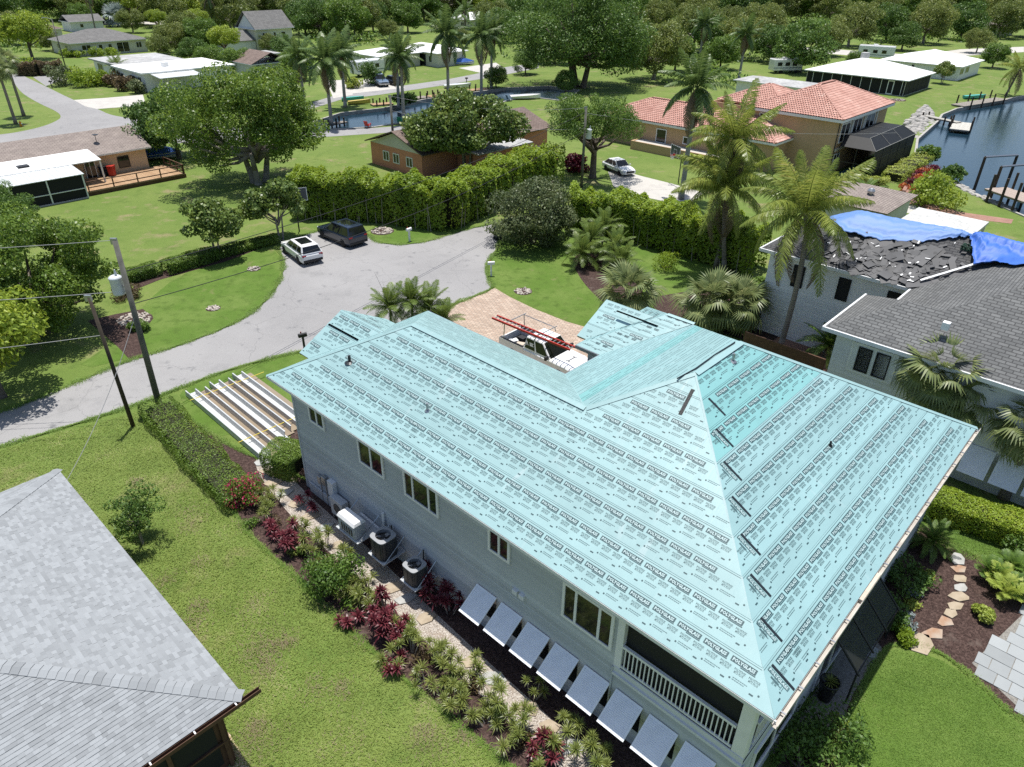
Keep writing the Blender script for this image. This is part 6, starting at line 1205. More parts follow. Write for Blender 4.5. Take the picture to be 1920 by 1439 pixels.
# ---- grass blades on the two front lawns
def blades(label, poly, n, hgt, wid, seed, leaf, exclude=()):
    rng_ = np.random.default_rng(seed); P2 = np.array([(p.x, p.y) for p in poly]); lo, hi = P2.min(0), P2.max(0); q = lo + rng_.random((int(n * 2.2), 2)) * (hi - lo)
    def inp(q, P2):
        r = np.zeros(len(q), bool)
        for i in range(len(P2)):
            x1, y1 = P2[i]; x2, y2 = P2[i - 1]
            with np.errstate(divide='ignore', invalid='ignore'): c = ((y1 > q[:, 1]) != (y2 > q[:, 1])) & (q[:, 0] < (x2 - x1) * (q[:, 1] - y1) / (y2 - y1 + 1e-12) + x1)
            r ^= c
        return r
    k = inp(q, P2)
    for ex in exclude: k &= ~inp(q, np.array([(p.x, p.y) for p in ex]))
    q = q + rng_.normal(size=q.shape) * .07
    q = q[k][:n]; n = len(q)
    dens = np.sin(q[:, 0] * .9 + 1.3 * np.sin(q[:, 1] * .6)) + np.sin(q[:, 1] * 1.3 + q[:, 0] * .5); keep = rng_.random(n) < .75 + .12 * dens; q = q[keep]; n = len(q)
    an = rng_.random(n) * 6.283; l = hgt * (.5 + rng_.random(n)); d = np.stack([np.cos(an), np.sin(an)], 1); s_ = np.stack([-d[:, 1], d[:, 0]], 1) * wid * (.6 + .8 * rng_.random(n))[:, None]
    V = np.zeros((n, 3, 3)); V[:, 0, :2] = q - s_; V[:, 1, :2] = q + s_; V[:, 2, :2] = q + d * (l * .8)[:, None]; V[:, :, 2] = .012; V[:, 2, 2] = l * .75
    o_ = link(npmesh('grass', V.reshape(-1, 3), np.arange(3 * n).reshape(-1, 3), leaf), 'grass'); return tag(o_, label, 'grass', kind='stuff')
L_grass = leafm('lawn_blades', (.15, .215, .045), (.31, .385, .10), (.50, .47, .25), .3, .6)
L_grass2 = leafm('fine_lawn_blades', (.09, .18, .025), (.20, .31, .06), (.32, .35, .13), .3, .6)
FRONT = px([(-250, 900), (0, 845), (120, 810), (270, 770), (330, 830), (430, 960), (560, 1085), (690, 1215), (850, 1350), (985, 1470), (300, 1500), (-250, 1400)])
blades('yellow green grass of the front side lawn', FRONT, 210000, .10, .012, 5, L_grass)
rp = np.random.default_rng(4); PC = [at(rp.uniform(60, 900), rp.uniform(860, 1420)) for _ in range(70)]
def dry_patches(label, centres, n, seed, leaf):
    rng_ = np.random.default_rng(seed); P2 = np.array([(p.x, p.y) for p in FRONT]); k = rng_.integers(0, len(centres), n); rr = rng_.uniform(.25, .95, len(centres)); c = np.array([(p.x, p.y) for p in centres])
    q = c[k] + rng_.normal(size=(n, 2)) * (rr[k] * .55)[:, None]; q = q[[inside(tuple(v), [tuple(w) for w in P2]) for v in q]]; n = len(q); an = rng_.random(n) * 6.283; l = .09 * (.5 + rng_.random(n)); d = np.stack([np.cos(an), np.sin(an)], 1); s_ = np.stack([-d[:, 1], d[:, 0]], 1) * .012
    V = np.zeros((n, 3, 3)); V[:, 0, :2] = q - s_; V[:, 1, :2] = q + s_; V[:, 2, :2] = q + d * (l * .9)[:, None]; V[:, :, 2] = .03; V[:, 2, 2] = .03 + l * .75
    tag(link(npmesh('dry_grass', V.reshape(-1, 3), np.arange(3 * n).reshape(-1, 3), leaf), 'dry_grass'), label, 'grass', kind='stuff')
dry_patches('tufts of straw coloured dry grass in the front lawn', PC, 13000, 9, leafm('straw_blades', (.22, .18, .10), (.38, .32, .20), (.48, .43, .30), .2, .7))
blades('short green grass of the rear lawn', px([(1580, 1440), (1585, 1350), (1660, 1222), (1700, 1222), (1760, 1238), (1830, 1284), (1880, 1340), (1935, 1380), (1960, 1500), (1570, 1500)]), 60000, .06, .009, 6, L_grass2)
blades('short green grass beside the neighbour hedge', px([(1725, 955), (1920, 1014), (1990, 1074), (1880, 1072), (1760, 1028)]), 18000, .06, .01, 7, L_grass2)

def edge_tufts(label, polys, n, seed, leaf, w=.09, maxd=75):
    rng_ = np.random.default_rng(seed); segs = []
    for P_ in polys:
        for i in range(len(P_)):
            a_, b_ = P_[i], P_[(i + 1) % len(P_)]
            if (a_ + b_).length / 2 < maxd: segs.append((a_.x, a_.y, b_.x, b_.y))
    S = np.array(segs); L_ = np.hypot(S[:, 2] - S[:, 0], S[:, 3] - S[:, 1]); k = rng_.choice(len(S), n, p=L_ / L_.sum()); t = rng_.random(n); q = S[k, :2] + (S[k, 2:] - S[k, :2]) * t[:, None]
    nn = np.stack([-(S[k, 3] - S[k, 1]), S[k, 2] - S[k, 0]], 1) / L_[k][:, None]; q = q + nn * (rng_.normal(size=n) * w * (1 + .8 * np.sin(q[:, 0] * 3.1) * np.sin(q[:, 1] * 2.3)))[:, None]
    an = rng_.random(n) * 6.283; l = .09 * (.5 + rng_.random(n)); d = np.stack([np.cos(an), np.sin(an)], 1); s_ = np.stack([-d[:, 1], d[:, 0]], 1) * .014; V = np.zeros((n, 3, 3)); V[:, 0, :2] = q - s_; V[:, 1, :2] = q + s_; V[:, 2, :2] = q + d * (l * .9)[:, None]; V[:, :, 2] = .014; V[:, 2, 2] = .014 + l * .6
    tag(link(npmesh('verge_grass', V.reshape(-1, 3), np.arange(3 * n).reshape(-1, 3), leaf), 'verge_grass'), label, 'grass', kind='stuff')
edge_tufts('ragged grass edge along the road and drives', [smooth_poly(ROAD, 2)], 60000, 21, L_grass2, .10)
edge_tufts('ragged grass edge along the planting beds', [smooth_poly(BED, 2), smooth_poly(RBED, 2)], 40000, 22, L_grass2, .07, 40)
# ================================================================== VEHICLES AND SMALL THINGS
P_white = plain('white_car_paint', (.80, .80, .79), .25, 0, .5, .6); P_navy = plain('dark_blue_car_paint', (.012, .02, .036), .25, 0, .5, .6); P_silver = plain('silver_car_paint', (.42, .46, .5), .3, .3, .5, .5); P_black = plain('black_car_paint', (.015, .015, .017), .25, 0, .5, .5); P_steel = plain('steel_blue_car_paint', (.12, .18, .26), .3, .1, .5, .5)
M_tyre = plain('black_tyre_rubber', (.018, .018, .018), .9); M_rim = plain('alloy_wheel', (.45, .45, .46), .3, .8); M_carglass = glassy('tinted_car_glass', (.010, .012, .014), .04); M_tail = plain('red_tail_lamp', (.28, .01, .012), .25); M_head = plain('clear_head_lamp', (.75, .77, .8), .15); M_trimb = plain('black_plastic_trim', (.022, .022, .023), .6)
M_red = plain('red_fibreglass', (.42, .03, .02), .45); M_plate = plain('number_plate', (.55, .57, .55), .5)
def loft(st, ring):
    m = MB(); n = len(ring(*st[0])); vs = []
    for s_ in st: vs += ring(*s_)
    fs = [(k * n + i, k * n + (i + 1) % n, (k + 1) * n + (i + 1) % n, (k + 1) * n + i) for k in range(len(st) - 1) for i in range(n)]
    fs += [tuple(range(n - 1, -1, -1)), tuple(range((len(st) - 1) * n, len(st) * n))]
    return m.add(vs, fs)
def wheelset(t, xs, hw, r, w):
    for x in xs:
        for sg in (-1, 1):
            wt = MB().lathe([(r * .62, -w / 2), (r * .94, -w / 2), (r, -w * .32), (r, w * .32), (r * .94, w / 2), (r * .62, w / 2)], 18).build('wheel', M_tyre, t, True)
            wt.location = (x, sg * (hw - w / 2 + .012), r); wt.rotation_euler = (rad(90), 0, 0)
            rm = MB().lathe([(.05, -w * .42), (r * .63, -w * .42), (r * .63, w * .42), (.05, w * .42)], 10); rm.build('rim', M_rim, wt)
def car(label, loc, rz, paint, L_=4.65, Wd=1.84, Ht=1.65, suv=True, hood=.98, cab=(-.5, .24), top=(-.42, .05), belt=.98, wb=2.83, lamps=True, sun=False, name='car'):
    t = thing(name, label, 'car', loc, rz); hw = Wd / 2; z0 = .22
    ring = lambda x, zl_, zh, h: [(x, -h * .9, zl_), (x, -h, zl_ + .18), (x, -h, zh - .14), (x, -h * .86, zh), (x, h * .86, zh), (x, h, zh - .14), (x, h, zl_ + .18), (x, h * .9, zl_)]
    F, Bk = L_ / 2, -L_ / 2
    st = [(Bk, z0 + .18, belt - .18, hw * .86), (Bk + .1, z0 + .05, belt - .02, hw * .95), (Bk + .5, z0, belt + .02, hw), (cab[1] * L_, z0, belt, hw), (F - .75, z0, hood - .06, hw), (F - .22, z0, hood - .18, hw * .95), (F - .03, z0 + .1, hood - .34, hw * .84), (F, z0 + .18, hood - .42, hw * .74)]
    loft(st, ring).build('body', paint, t, False, .025)
    x0, x1, t0, t1 = cab[0] * L_ + .06, cab[1] * L_, top[0] * L_, top[1] * L_; zi = Ht - .04; hb, ht_ = hw * .93, hw * .74
    cb = MB().add([(x0, -hb, belt - .02), (x1, -hb, belt - .05), (x1, hb, belt - .05), (x0, hb, belt - .02), (t0, -ht_, zi), (t1, -ht_, zi), (t1, ht_, zi), (t0, ht_, zi)], [(4, 5, 6, 7), (0, 1, 5, 4), (1, 2, 6, 5), (2, 3, 7, 6), (3, 0, 4, 7)]); cb.build('cabin', paint, t, False, .06)
    def glass(A_, B_, C_, D_, nm, f0=(.06, .94), f1=(.12, .9), off=.012):
        A_, B_, C_, D_ = (Vector(q) for q in (A_, B_, C_, D_)); n_g = (B_ - A_).cross(D_ - A_).normalized()
        P = lambda u, v: (A_.lerp(B_, u)).lerp(D_.lerp(C_, u), v) + n_g * off
        MB().slab([P(f0[0], f1[0]), P(f0[1], f1[0]), P(f0[1], f1[1]), P(f0[0], f1[1])], .008).build(nm, M_carglass, t)
    glass((x1, -hb, belt - .05), (x1, hb, belt - .05), (t1, ht_, zi), (t1, -ht_, zi), 'windscreen', (.04, .96), (.06, .97))
    glass((x0, hb, belt - .02), (x0, -hb, belt - .02), (t0, -ht_, zi), (t0, ht_, zi), 'rear_window', (.06, .94), (.12, .9))
    for sg in (-1, 1):
        a_, b_, c_, d_ = ((x0, -hb, belt), (x1, -hb, belt), (t1, -ht_, zi), (t0, -ht_, zi)) if sg < 0 else ((x1, hb, belt), (x0, hb, belt), (t0, ht_, zi), (t1, ht_, zi))
        for f0 in (((.05, .3), (.33, .62), (.65, .93)) if sg < 0 else ((.07, .35), (.38, .67), (.7, .95))): glass(a_, b_, c_, d_, 'side_window', f0, (.1, .88))
        if lamps:
            MB().box((Bk + .07, sg * hw * .74, belt - .16), (.12, hw * .34, .14)).build('tail_lamp', M_tail, t, False, .02); MB().box((F - .14, sg * hw * .66, hood - .3), (.2, hw * .34, .13)).build('headlight', M_head, t, False, .03)
        MB().box((x1 - .18, sg * (hw + .08), belt + .06), (.14, .2, .13)).build('mirror', paint, t, False, .03)
        MB().box((0, sg * (hw - .01), z0 + .1), (L_ * .52, .05, .16)).build('sill', M_trimb, t)
    if sun: MB().box(((t0 + t1) / 2 + .12, 0, Ht - .032), ((t1 - t0) * .66, ht_ * 1.4, .012)).build('sunroof', M_carglass, t)
    MB().box((Bk + .03, 0, z0 + .2), (.14, Wd * .86, .2)).build('rear_bumper', M_trimb, t, False, .03); MB().box((Bk + .02, 0, belt - .32), (.03, .34, .16)).build('plate', M_plate, t)
    MB().box((F - .02, 0, z0 + .28), (.1, Wd * .56, .22)).build('grille', M_trimb, t, False, .02)
    wheelset(t, (-wb / 2, wb / 2), hw, .35 if suv else .31, .24); return t
def between(p, q): d = q - p; return (p + q) / 2, math.atan2(d.y, d.x)
Z5 = lambda x, y: G(500 + x / 7.38, 380 + y / 7.38)
def car_from(rl, fl, Wd):                                   # rear and front wheel of the left side
    p, q = rl, fl; c, an = between(p, q); n_c = Vector((math.sin(an), -math.cos(an), 0)); return c + n_c * (Wd / 2 - .1), an
c_, an = car_from(Z5(450, 848), Z5(272, 712), 1.84); car('white compact crossover with black glass roof parked by the hedge', (c_.x, c_.y, .012), an, P_white, Ht=1.58, sun=True)
c_, an = car_from(Z5(1060, 612), Z5(795, 498), 2.0); car('dark blue estate suv parked below the basketball hoop', (c_.x, c_.y, .012), an, P_navy, 4.95, 2.0, 1.77, True, 1.05, (-.5, .22), (-.43, .03), 1.05, 2.98, sun=True)
Z6 = lambda x, y: G(1040 + x / 4.8, 120 + y / 4.8)
p, q = Z6(455, 955), Z6(590, 1012); c_, an = between(p, q); n_c = Vector((-math.sin(an), math.cos(an), 0)); c_ += n_c * .8
car('white sedan under the airy tree on the concrete drive', (c_.x, c_.y, .02), an, P_white, 4.46, 1.8, 1.42, False, .86, (-.44, .2), (-.26, .04), .86, 2.63)
for x, y, rz_, pt, lab, kw in ((1748, 122, 1.3, P_silver, 'silver car parked between the white canal houses', {}), (598, 140, .6, P_black, 'black car in the carport shade beside the royal palms', {}), (735, 158, 2.2, P_black, 'dark car next to the silver pickup', {}), (1010, 288 + 20, 2.4, P_black, 'dark car beside the salmon bungalow carport', {})):
    car(lab, at(x, y), rz_, pt, 4.7, 1.85, 1.6, **kw)
def pickup(label, loc, rz, paint, ladder=False, sign=False):
    t = thing('pickup_truck', label, 'pickup truck', loc, rz); hw, L_, z0 = 1.0, 5.85, .45; F, Bk = L_ / 2, -L_ / 2; belt = 1.18
    ring = lambda x, zl_, zh, h: [(x, -h * .92, zl_), (x, -h, zl_ + .15), (x, -h, zh - .1), (x, -h * .9, zh), (x, h * .9, zh), (x, h, zh - .1), (x, h, zl_ + .15), (x, h * .92, zl_)]
    loft([(-.95, z0, belt, hw), (1.1, z0, belt, hw), (2.2, z0, belt - .04, hw), (2.75, z0, belt - .14, hw * .95), (F, z0 + .08, belt - .3, hw * .88)], ring).build('body', paint, t, False, .03)
    m = MB()
    for sg in (-1, 1): m.b2((Bk, sg * hw, z0), (-.95, sg * (hw - .12), belt + .02))
    m.b2((Bk, -hw + .12, z0), (-.95, hw - .12, z0 + .25)); m.b2((Bk, -hw + .12, z0 + .25), (Bk + .08, hw - .12, belt)); m.b2((-1.0, -hw + .12, z0 + .25), (-.94, hw - .12, belt + .1)); m.build('cargo_bed', paint, t)
    MB().b2((Bk + .08, -hw + .12, z0 + .25), (-1.0, hw - .12, z0 + .29)).build('bed_liner', M_trimb, t)
    for sg in (-1, 1): MB().b2((Bk + .05, sg * (hw - .02), belt + .02), (-1, sg * (hw - .14), belt + .06)).build('bed_rail', M_trimb, t)
    x0, x1, t0, t1, zi, hb, ht_ = -.98, 1.15, -.86, .42, 1.93, .95, .78
    MB().add([(x0, -hb, belt - .02), (x1, -hb, belt - .04), (x1, hb, belt - .04), (x0, hb, belt - .02), (t0, -ht_, zi), (t1, -ht_, zi), (t1, ht_, zi), (t0, ht_, zi)], [(4, 5, 6, 7), (0, 1, 5, 4), (1, 2, 6, 5), (2, 3, 7, 6), (3, 0, 4, 7)]).build('cabin', paint, t, False, .06)
    def glass(A_, B_, C_, D_, nm, f0, f1=(.1, .88)):
        A_, B_, C_, D_ = (Vector(q) for q in (A_, B_, C_, D_)); n_g = (B_ - A_).cross(D_ - A_).normalized(); P = lambda u, v: (A_.lerp(B_, u)).lerp(D_.lerp(C_, u), v) + n_g * .012
        o_ = MB().slab([P(f0[0], f1[0]), P(f0[1], f1[0]), P(f0[1], f1[1]), P(f0[0], f1[1])], .008).build(nm, M_carglass, t); return P, n_g
    glass((x1, -hb, belt - .04), (x1, hb, belt - .04), (t1, ht_, zi), (t1, -ht_, zi), 'windscreen', (.04, .96), (.05, .96)); glass((x0, hb, belt), (x0, -hb, belt), (t0, -ht_, zi), (t0, ht_, zi), 'rear_window', (.08, .92))
    for sg in (-1, 1):
        a_, b_, c__, d_ = ((x0, -hb, belt), (x1, -hb, belt), (t1, -ht_, zi), (t0, -ht_, zi)) if sg < 0 else ((x1, hb, belt), (x0, hb, belt), (t0, ht_, zi), (t1, ht_, zi))
        for f0 in ((.05, .44), (.5, .93)) if sg < 0 else ((.07, .5), (.56, .95)):
            P, n_g = glass(a_, b_, c__, d_, 'side_window', f0)
            if sign and sg < 0 and f0[0] < .1:
                e_ = (P(f0[1], .5) - P(f0[0], .5)).normalized(); u_ = (P(.5, .88) - P(.5, .1)).normalized(); pr = Print(P(.245, .5), e_, u_, n_g)
                pr.stamp(*text_tris('R', .16, .28, .02), -.2, .02, .012); [pr.rect(-.03, x1_, y0_, y0_ + .05, .012) for x1_, y0_ in ((.3, .05), (.22, -.03), (.28, -.1))]; pr.build('window_lettering', M_white, t)
        MB().box((1.0, sg * (hw + .14), belt + .12), (.14, .26, .26)).build('mirror', M_trimb, t, False, .03); MB().box((F - .1, sg * .74, belt - .42), (.14, .34, .2)).build('headlight', M_head, t, False, .03); MB().box((Bk + .02, sg * .92, belt - .2), (.08, .14, .36)).build('tail_lamp', M_tail, t)
    MB().box((F + .03, 0, z0 + .12), (.2, 1.9, .22)).build('front_bumper', M_rim, t, False, .03); MB().box((F - .02, 0, belt - .48), (.1, 1.0, .34)).build('grille', M_trimb, t); MB().box((Bk - .05, 0, z0 + .1), (.2, 1.9, .2)).build('rear_bumper', M_rim, t, False, .02)
    wheelset(t, (-1.85, 1.85), hw, .42, .28)
    if sign:
        pr = Print(Vector((1.95, 0, belt + .0)), Vector((0, 1, 0)), Vector((-1, 0, .03)).normalized(), Vector((0, 0, 1)))
        for y0, y1, x0_, x1_ in ((-.34, -.3, -.18, .18), (.3, .34, -.18, .18), (-.34, .34, -.02, .02)): pr.rect(y0, y1, x0_, x1_, .008)
        pr.build('bonnet_lines', M_trimb, t)  # dark strips drawn for wiper marks and bonnet lines
    if ladder:
        for x in (-2.6, -.1):
            for sg in (-1, 1): MB().tube((x, sg * .93, belt if x < -1 else 1.9), (x, sg * .86, 2.2), .03, .03, 6).build('rack_post', M_metal, t)
            MB().tube((x, -1.05, 2.2), (x, 1.05, 2.2), .03, .03, 6).build('rack_bar', M_metal, t)
        for sg in (-1, 1): MB().tube((-2.6, sg * .86, 2.18), (-.1, sg * .86, 2.18), .025, .025, 6).build('rack_rail', M_metal, t)
        for i, (x, y) in enumerate(((-2.2, .3), (-1.7, -.4), (-1.3, .35), (-2.3, -.35))): MB().box((x, y, z0 + .42), (.5, .4, .26), .4 * i).build('tool_crate', (M_trimb, M_gutwood, M_metal, M_white)[i], t, False, .02)
    return t
tk = hp(16.65, 21.6); pickup('white work pickup with red ladder rack parked in the paver court', (tk.x, tk.y, .02), RZ - math.pi / 2, P_white, True, True)
pickup('white pickup on the far concrete drive at the corner', at(80, 68), -.9, P_white); pickup('silver blue pickup beside the royal palms', at(712, 160), -1.1, P_steel)
# ladder lies on the rack: its own thing
la = thing('ladder', 'red fibreglass extension ladder lying on the pickup rack', 'ladder', (tk.x, tk.y, 2.27), RZ - math.pi / 2 + .03)
for sg in (-1, 1): MB().b2((-3.5, -.72 + sg * .22 - .038, 0), (2.45, -.72 + sg * .22 + .038, .11)).build('ladder_rail', M_red, la)
rg = MB().tube((0, -.92, .06), (0, -.52, .06), .03, .03, 6).mesh('rung', M_metal)
for k in range(20): link(rg, 'rung', la, (-3.35 + k * .3, 0, 0))
# motorhomes and trailers
def motorhome(label, loc, rz, L_=8, h=3.1, name='motorhome'):
    t = thing(name, label, 'motorhome', loc, rz); MB().b2((-L_ / 2, -1.2, .55), (L_ / 2, 1.2, h)).build('body', P_white, t, False, .18); wheelset(t, (-L_ * .22, L_ * .32), 1.15, .42, .28)
    for x in (-L_ * .3, -.2, L_ * .22): MB().b2((x - .5, -1.22, 1.5), (x + .5, -1.19, 2.2)).build('side_window', M_carglass, t); MB().b2((x - .5, 1.22, 1.5), (x + .5, 1.19, 2.2)).build('side_window', M_carglass, t)
    MB().b2((L_ / 2 - .02, -1.0, 1.4), (L_ / 2 + .02, 1.0, 2.4)).build('windscreen', M_carglass, t); MB().b2((-1, -.4, h), (0, .4, h + .25)).build('roof_unit', M_white, t, False, .04); MB().b2((-L_ / 2, -1.21, 1.05), (L_ / 2, -1.195, 1.2)).build('stripe', P_steel, t)
motorhome('white motorhome behind the screened white house', at(1640, 112), -.5); motorhome('white camper trailer by the shed behind the terracotta roof', at(1470, 137), .2, 6.5, 2.8); motorhome('white travel trailer beside the silver pickup', at(690, 142), .9, 7, 2.9)
# poles and wires
M_pole = pm('grey_utility_pole_wood', (.155, .15, .13), (.10, .10, .085), 2, .9, .01, 14); M_pole2 = pm('dark_pole_wood', (.075, .058, .045), (.05, .04, .03), 2, .9, .01, 14); M_trans = plain('pale_grey_transformer', (.62, .65, .68), .4)
def pole(label, base, h, r, mat, trans=None, lean=(0, 0)):
    t = thing('utility_pole', label, 'utility pole', base); top = Vector((lean[0], lean[1], h)); MB().tube((0, 0, -.1), top, r, r * .72, 12).build('post', mat, t, True)
    MB().box(top + Vector((-.05, 0, -.05)), (.3, .12, .3)).build('pole_top_pin', M_metal, t)
    if trans:
        z_, off = trans; c = Vector((off[0], off[1], z_)) + Vector((lean[0], lean[1], 0)) * (z_ / h)
        MB().lathe([(.0, 0), (.28, .02), (.29, .1), (.29, .82), (.31, .84), (.31, .9), (.2, .98), (.0, 1.0)], 16, c).build('transformer', M_trans, t, True); MB().lathe([(.05, 0), (.07, .1), (.05, .2), (.03, .32)], 8, c + Vector((.08, 0, .98))).build('insulator', M_trans, t); MB().tube(c + Vector((0, 0, .45)), Vector((lean[0] * z_ / h, lean[1] * z_ / h, z_ + .45)), .05, .05, 6).build('bracket', M_metal, t)
    return base + top
pA = pole('grey wooden utility pole with pale transformer drum by the road', G(300, 765), 9.4, .17, M_pole, (6.6, (-.5, .05)), (.1, .1)); pB = pole('thin dark leaning pole beside the transformer pole', G(250, 800), 7.3, .11, M_pole2, None, (-.15, .0)); pC = pole('plain wooden pole in front of the salmon bungalow', G(741, 312), 7.6, .16, M_pole); pD = pole('wooden pole with grey transformer above the airy tree', G(1090, 352), 8.0, .16, M_pole, (5.0, (.45, 0))); pE = pole('tall slim lamp pole at the corner street', G(124, 130), 9.0, .13, M_pole)
MB().path([pE, pE + Vector((-1.2, .2, .3)), pE + Vector((-2.0, .3, .2))], [.05, .05, .12], 6).build('street_lamp_arm', M_metal, None, label='arm of the corner lamp pole with pale lamp head', cat='street lamp')
M_wire = plain('dark_cable', (.02, .02, .02), .6); M_wirel = plain('bare_aluminium_wire', (.32, .32, .32), .5)
def wire(label, p, q, sag, r=.014, mat=None, n=16):
    p, q = Vector(p), Vector(q); pts = [p.lerp(q, i / n) - Vector((0, 0, sag * 4 * (i / n) * (1 - i / n))) for i in range(n + 1)]
    MB().path(pts, [r] * (n + 1), 5).build('overhead_wire', mat or M_wire, None, label=label, cat='wire')
up = lambda p, dz, dx=0: Vector(p) + Vector((dx, 0, dz))
far_l = Vector((-60, 28, 9.5))
wire('topmost pale wire running off from the transformer pole', pA, far_l, .6, .014, M_wirel); wire('second pale wire below the topmost at the transformer pole', up(pA, -2.6), far_l + Vector((0, 0, -2.6)), .6, .016, M_wirel); wire('pale service wire from the thin dark pole', up(pB, -2.0), far_l + Vector((6, -2, -5)), .7, .016, M_wirel)
wire('long wire from the transformer pole to the pole by the airy tree', up(pA, -1.6), up(pD, -.4), .9, .02); wire('lower long cable from the transformer pole to the pole by the airy tree', up(pA, -3.3), up(pD, -2.2), 1.3, .022)
wire('wire between the plain pole and the pole by the airy tree', pC, pD, .7, .018, M_wirel); wire('lower wire between the plain pole and airy tree pole', up(pC, -1.5), up(pD, -2.0), .8, .018, M_wirel); wire('service wire from the plain pole towards the shade tree', up(pC, -1.0), Vector((-45, 95, 6)), .6, .018); wire('wire leaving the airy tree pole to the tan wing', up(pD, -.5), Vector((40, 78, 5.5)), .8, .018, M_wirel)
wire('guy wire from the transformer pole down to the front lawn', up(pA, -3.8), G(120, 910), .5, .016, M_wirel)
# basketball hoops
def hoop(label, base, rz, h=3.05):
    t = thing('basketball_hoop', label, 'basketball hoop', base, rz); MB().tube((-.9, 0, 0), (-.9, 0, h - .2), .06, .05, 8).build('post', M_darkmetal, t); MB().tube((-.9, 0, h - .4), (-.1, 0, h + .2), .04, .04, 6).build('arm', M_darkmetal, t)
    bd = MB().b2((-.1, -.92, h - .15), (-.06, .92, h + .95)).build('backboard', plain('smoked_backboard', (.05, .07, .09), .15), t)
    for y0, y1, z0, z1 in ((-.94, .94, .91, .97), (-.94, .94, -.17, -.11), (-.94, -.88, -.11, .91), (.88, .94, -.11, .91), (-.3, .3, .55, .59), (-.3, .3, .12, .16), (-.3, -.26, .16, .55), (.26, .3, .16, .55)): MB().b2((-.055, y0, h + z0), (-.045, y1, h + z1)).build('backboard_line', M_white, bd)
    n = 16; pts = [Vector((.24 + .23 * math.cos(i * 6.2832 / n), .23 * math.sin(i * 6.2832 / n), h)) for i in range(n + 1)]; MB().path(pts, [.018] * (n + 1), 5).build('rim', M_red, t); MB().box((-.0, 0, h), (.14, .3, .18)).build('rim_bracket', M_red, t)
    m = MB()
    for i in range(12): an = i * 6.2832 / 12; m.tube((.24 + .22 * math.cos(an), .22 * math.sin(an), h), (.24 + .12 * math.cos(an + .4), .12 * math.sin(an + .4), h - .42), .01, .01, 3); m.tube((.24 + .22 * math.cos(an), .22 * math.sin(an), h), (.24 + .12 * math.cos(an - .4), .12 * math.sin(an - .4), h - .42), .01, .01, 3)
    m.build('net', M_white, t)
hoop('basketball hoop with dark backboard and red rim by the parked cars', G(566, 440), rad(-62)); hoop('basketball hoop on black post beside the concrete drive', G(1258, 345), rad(200))
# mailboxes, bins, signs
def mailbox(label, base, mat, h=1.1, rz=0.0, post=None, name='mailbox'):
    t = thing(name, label, 'mailbox', base, rz); MB().b2((-.06, -.06, 0), (.06, .06, h)).build('post', post or mat, t); m = MB(); n = 8
    pr = [(-.1, 0), (.1, 0)] + [(.1 * math.cos(math.pi * i / n), .14 + .1 * math.sin(math.pi * i / n)) for i in range(n + 1)]; k = len(pr)
    m.add([(-.26, y, h + z) for y, z in pr] + [(.26, y, h + z) for y, z in pr], [tuple(range(k)), tuple(range(2 * k - 1, k - 1, -1))] + [((i + 1) % k, i, k + i, k + (i + 1) % k) for i in range(k)]); m.build('box', mat, t); MB().b2((-.1, .1, h + .1), (-.02, .12, h + .3)).build('flag', M_red, t)
mailbox('white mailbox on the curved lawn edge by the paver drive', G(921, 518), M_white, .95, .2); mailbox('white mailbox near the stone ring by the dark car', G(768, 453), M_white, .95, .9); mailbox('black mailbox on dark post beside the teal roof corner', G(572, 660), M_trimb, 1.05, .5); mailbox('dark mailbox at the corner street', G(98, 166), M_trimb, 1.0, .3); mailbox('black mailbox beside the canal street', G(875, 159), M_trimb, 1.0, .3)
def bin_(label, base, mat, rz=0):
    t = thing('wheelie_bin', label, 'bin', base, rz); m = MB(); m.add([(-.24, -.26, .05), (.24, -.26, .05), (.24, .26, .05), (-.24, .26, .05), (-.3, -.32, 1.0), (.3, -.32, 1.0), (.3, .32, 1.0), (-.3, .32, 1.0)], [(3, 2, 1, 0), (0, 1, 5, 4), (1, 2, 6, 5), (2, 3, 7, 6), (3, 0, 4, 7), (4, 5, 6, 7)]); m.build('bin_body', mat, t); MB().b2((-.33, -.34, 1.0), (.33, .36, 1.08)).build('lid', mat, t, False, .02)
    for y in (-.2, .2): w_ = MB().lathe([(.02, -.04), (.12, -.04), (.12, .04), (.02, .04)], 10).build('wheel', M_tyre, t); w_.location = (-.26, y, .12); w_.rotation_euler = (rad(90), 0, 0)
bin_('dark green wheelie bin beside the rounded grey green tree', G(934, 449), plain('dark_green_plastic', (.03, .05, .045), .6), .5); bin_('dark bin beside the salmon bungalow', G(1010, 292), M_trimb, 1); bin_('red barrel like bin on the bungalow deck', G(212, 330, .45), M_red, 0); bin_('dark blue bin on the bungalow deck', G(197, 331, .45), P_navy, 0)
t = thing('fire_hydrant', 'orange and white hydrant near the fan palm trunks', 'hydrant', G(40, 238)); MB().lathe([(.16, 0), (.14, .1), (.13, .5), (.17, .52), (.16, .62), (.05, .72), (.05, .78)], 12).build('barrel', plain('orange_paint', (.6, .22, .02), .5), t, True); MB().tube((-.25, 0, .4), (.25, 0, .4), .07, .07, 8).build('nozzle', M_white, t)
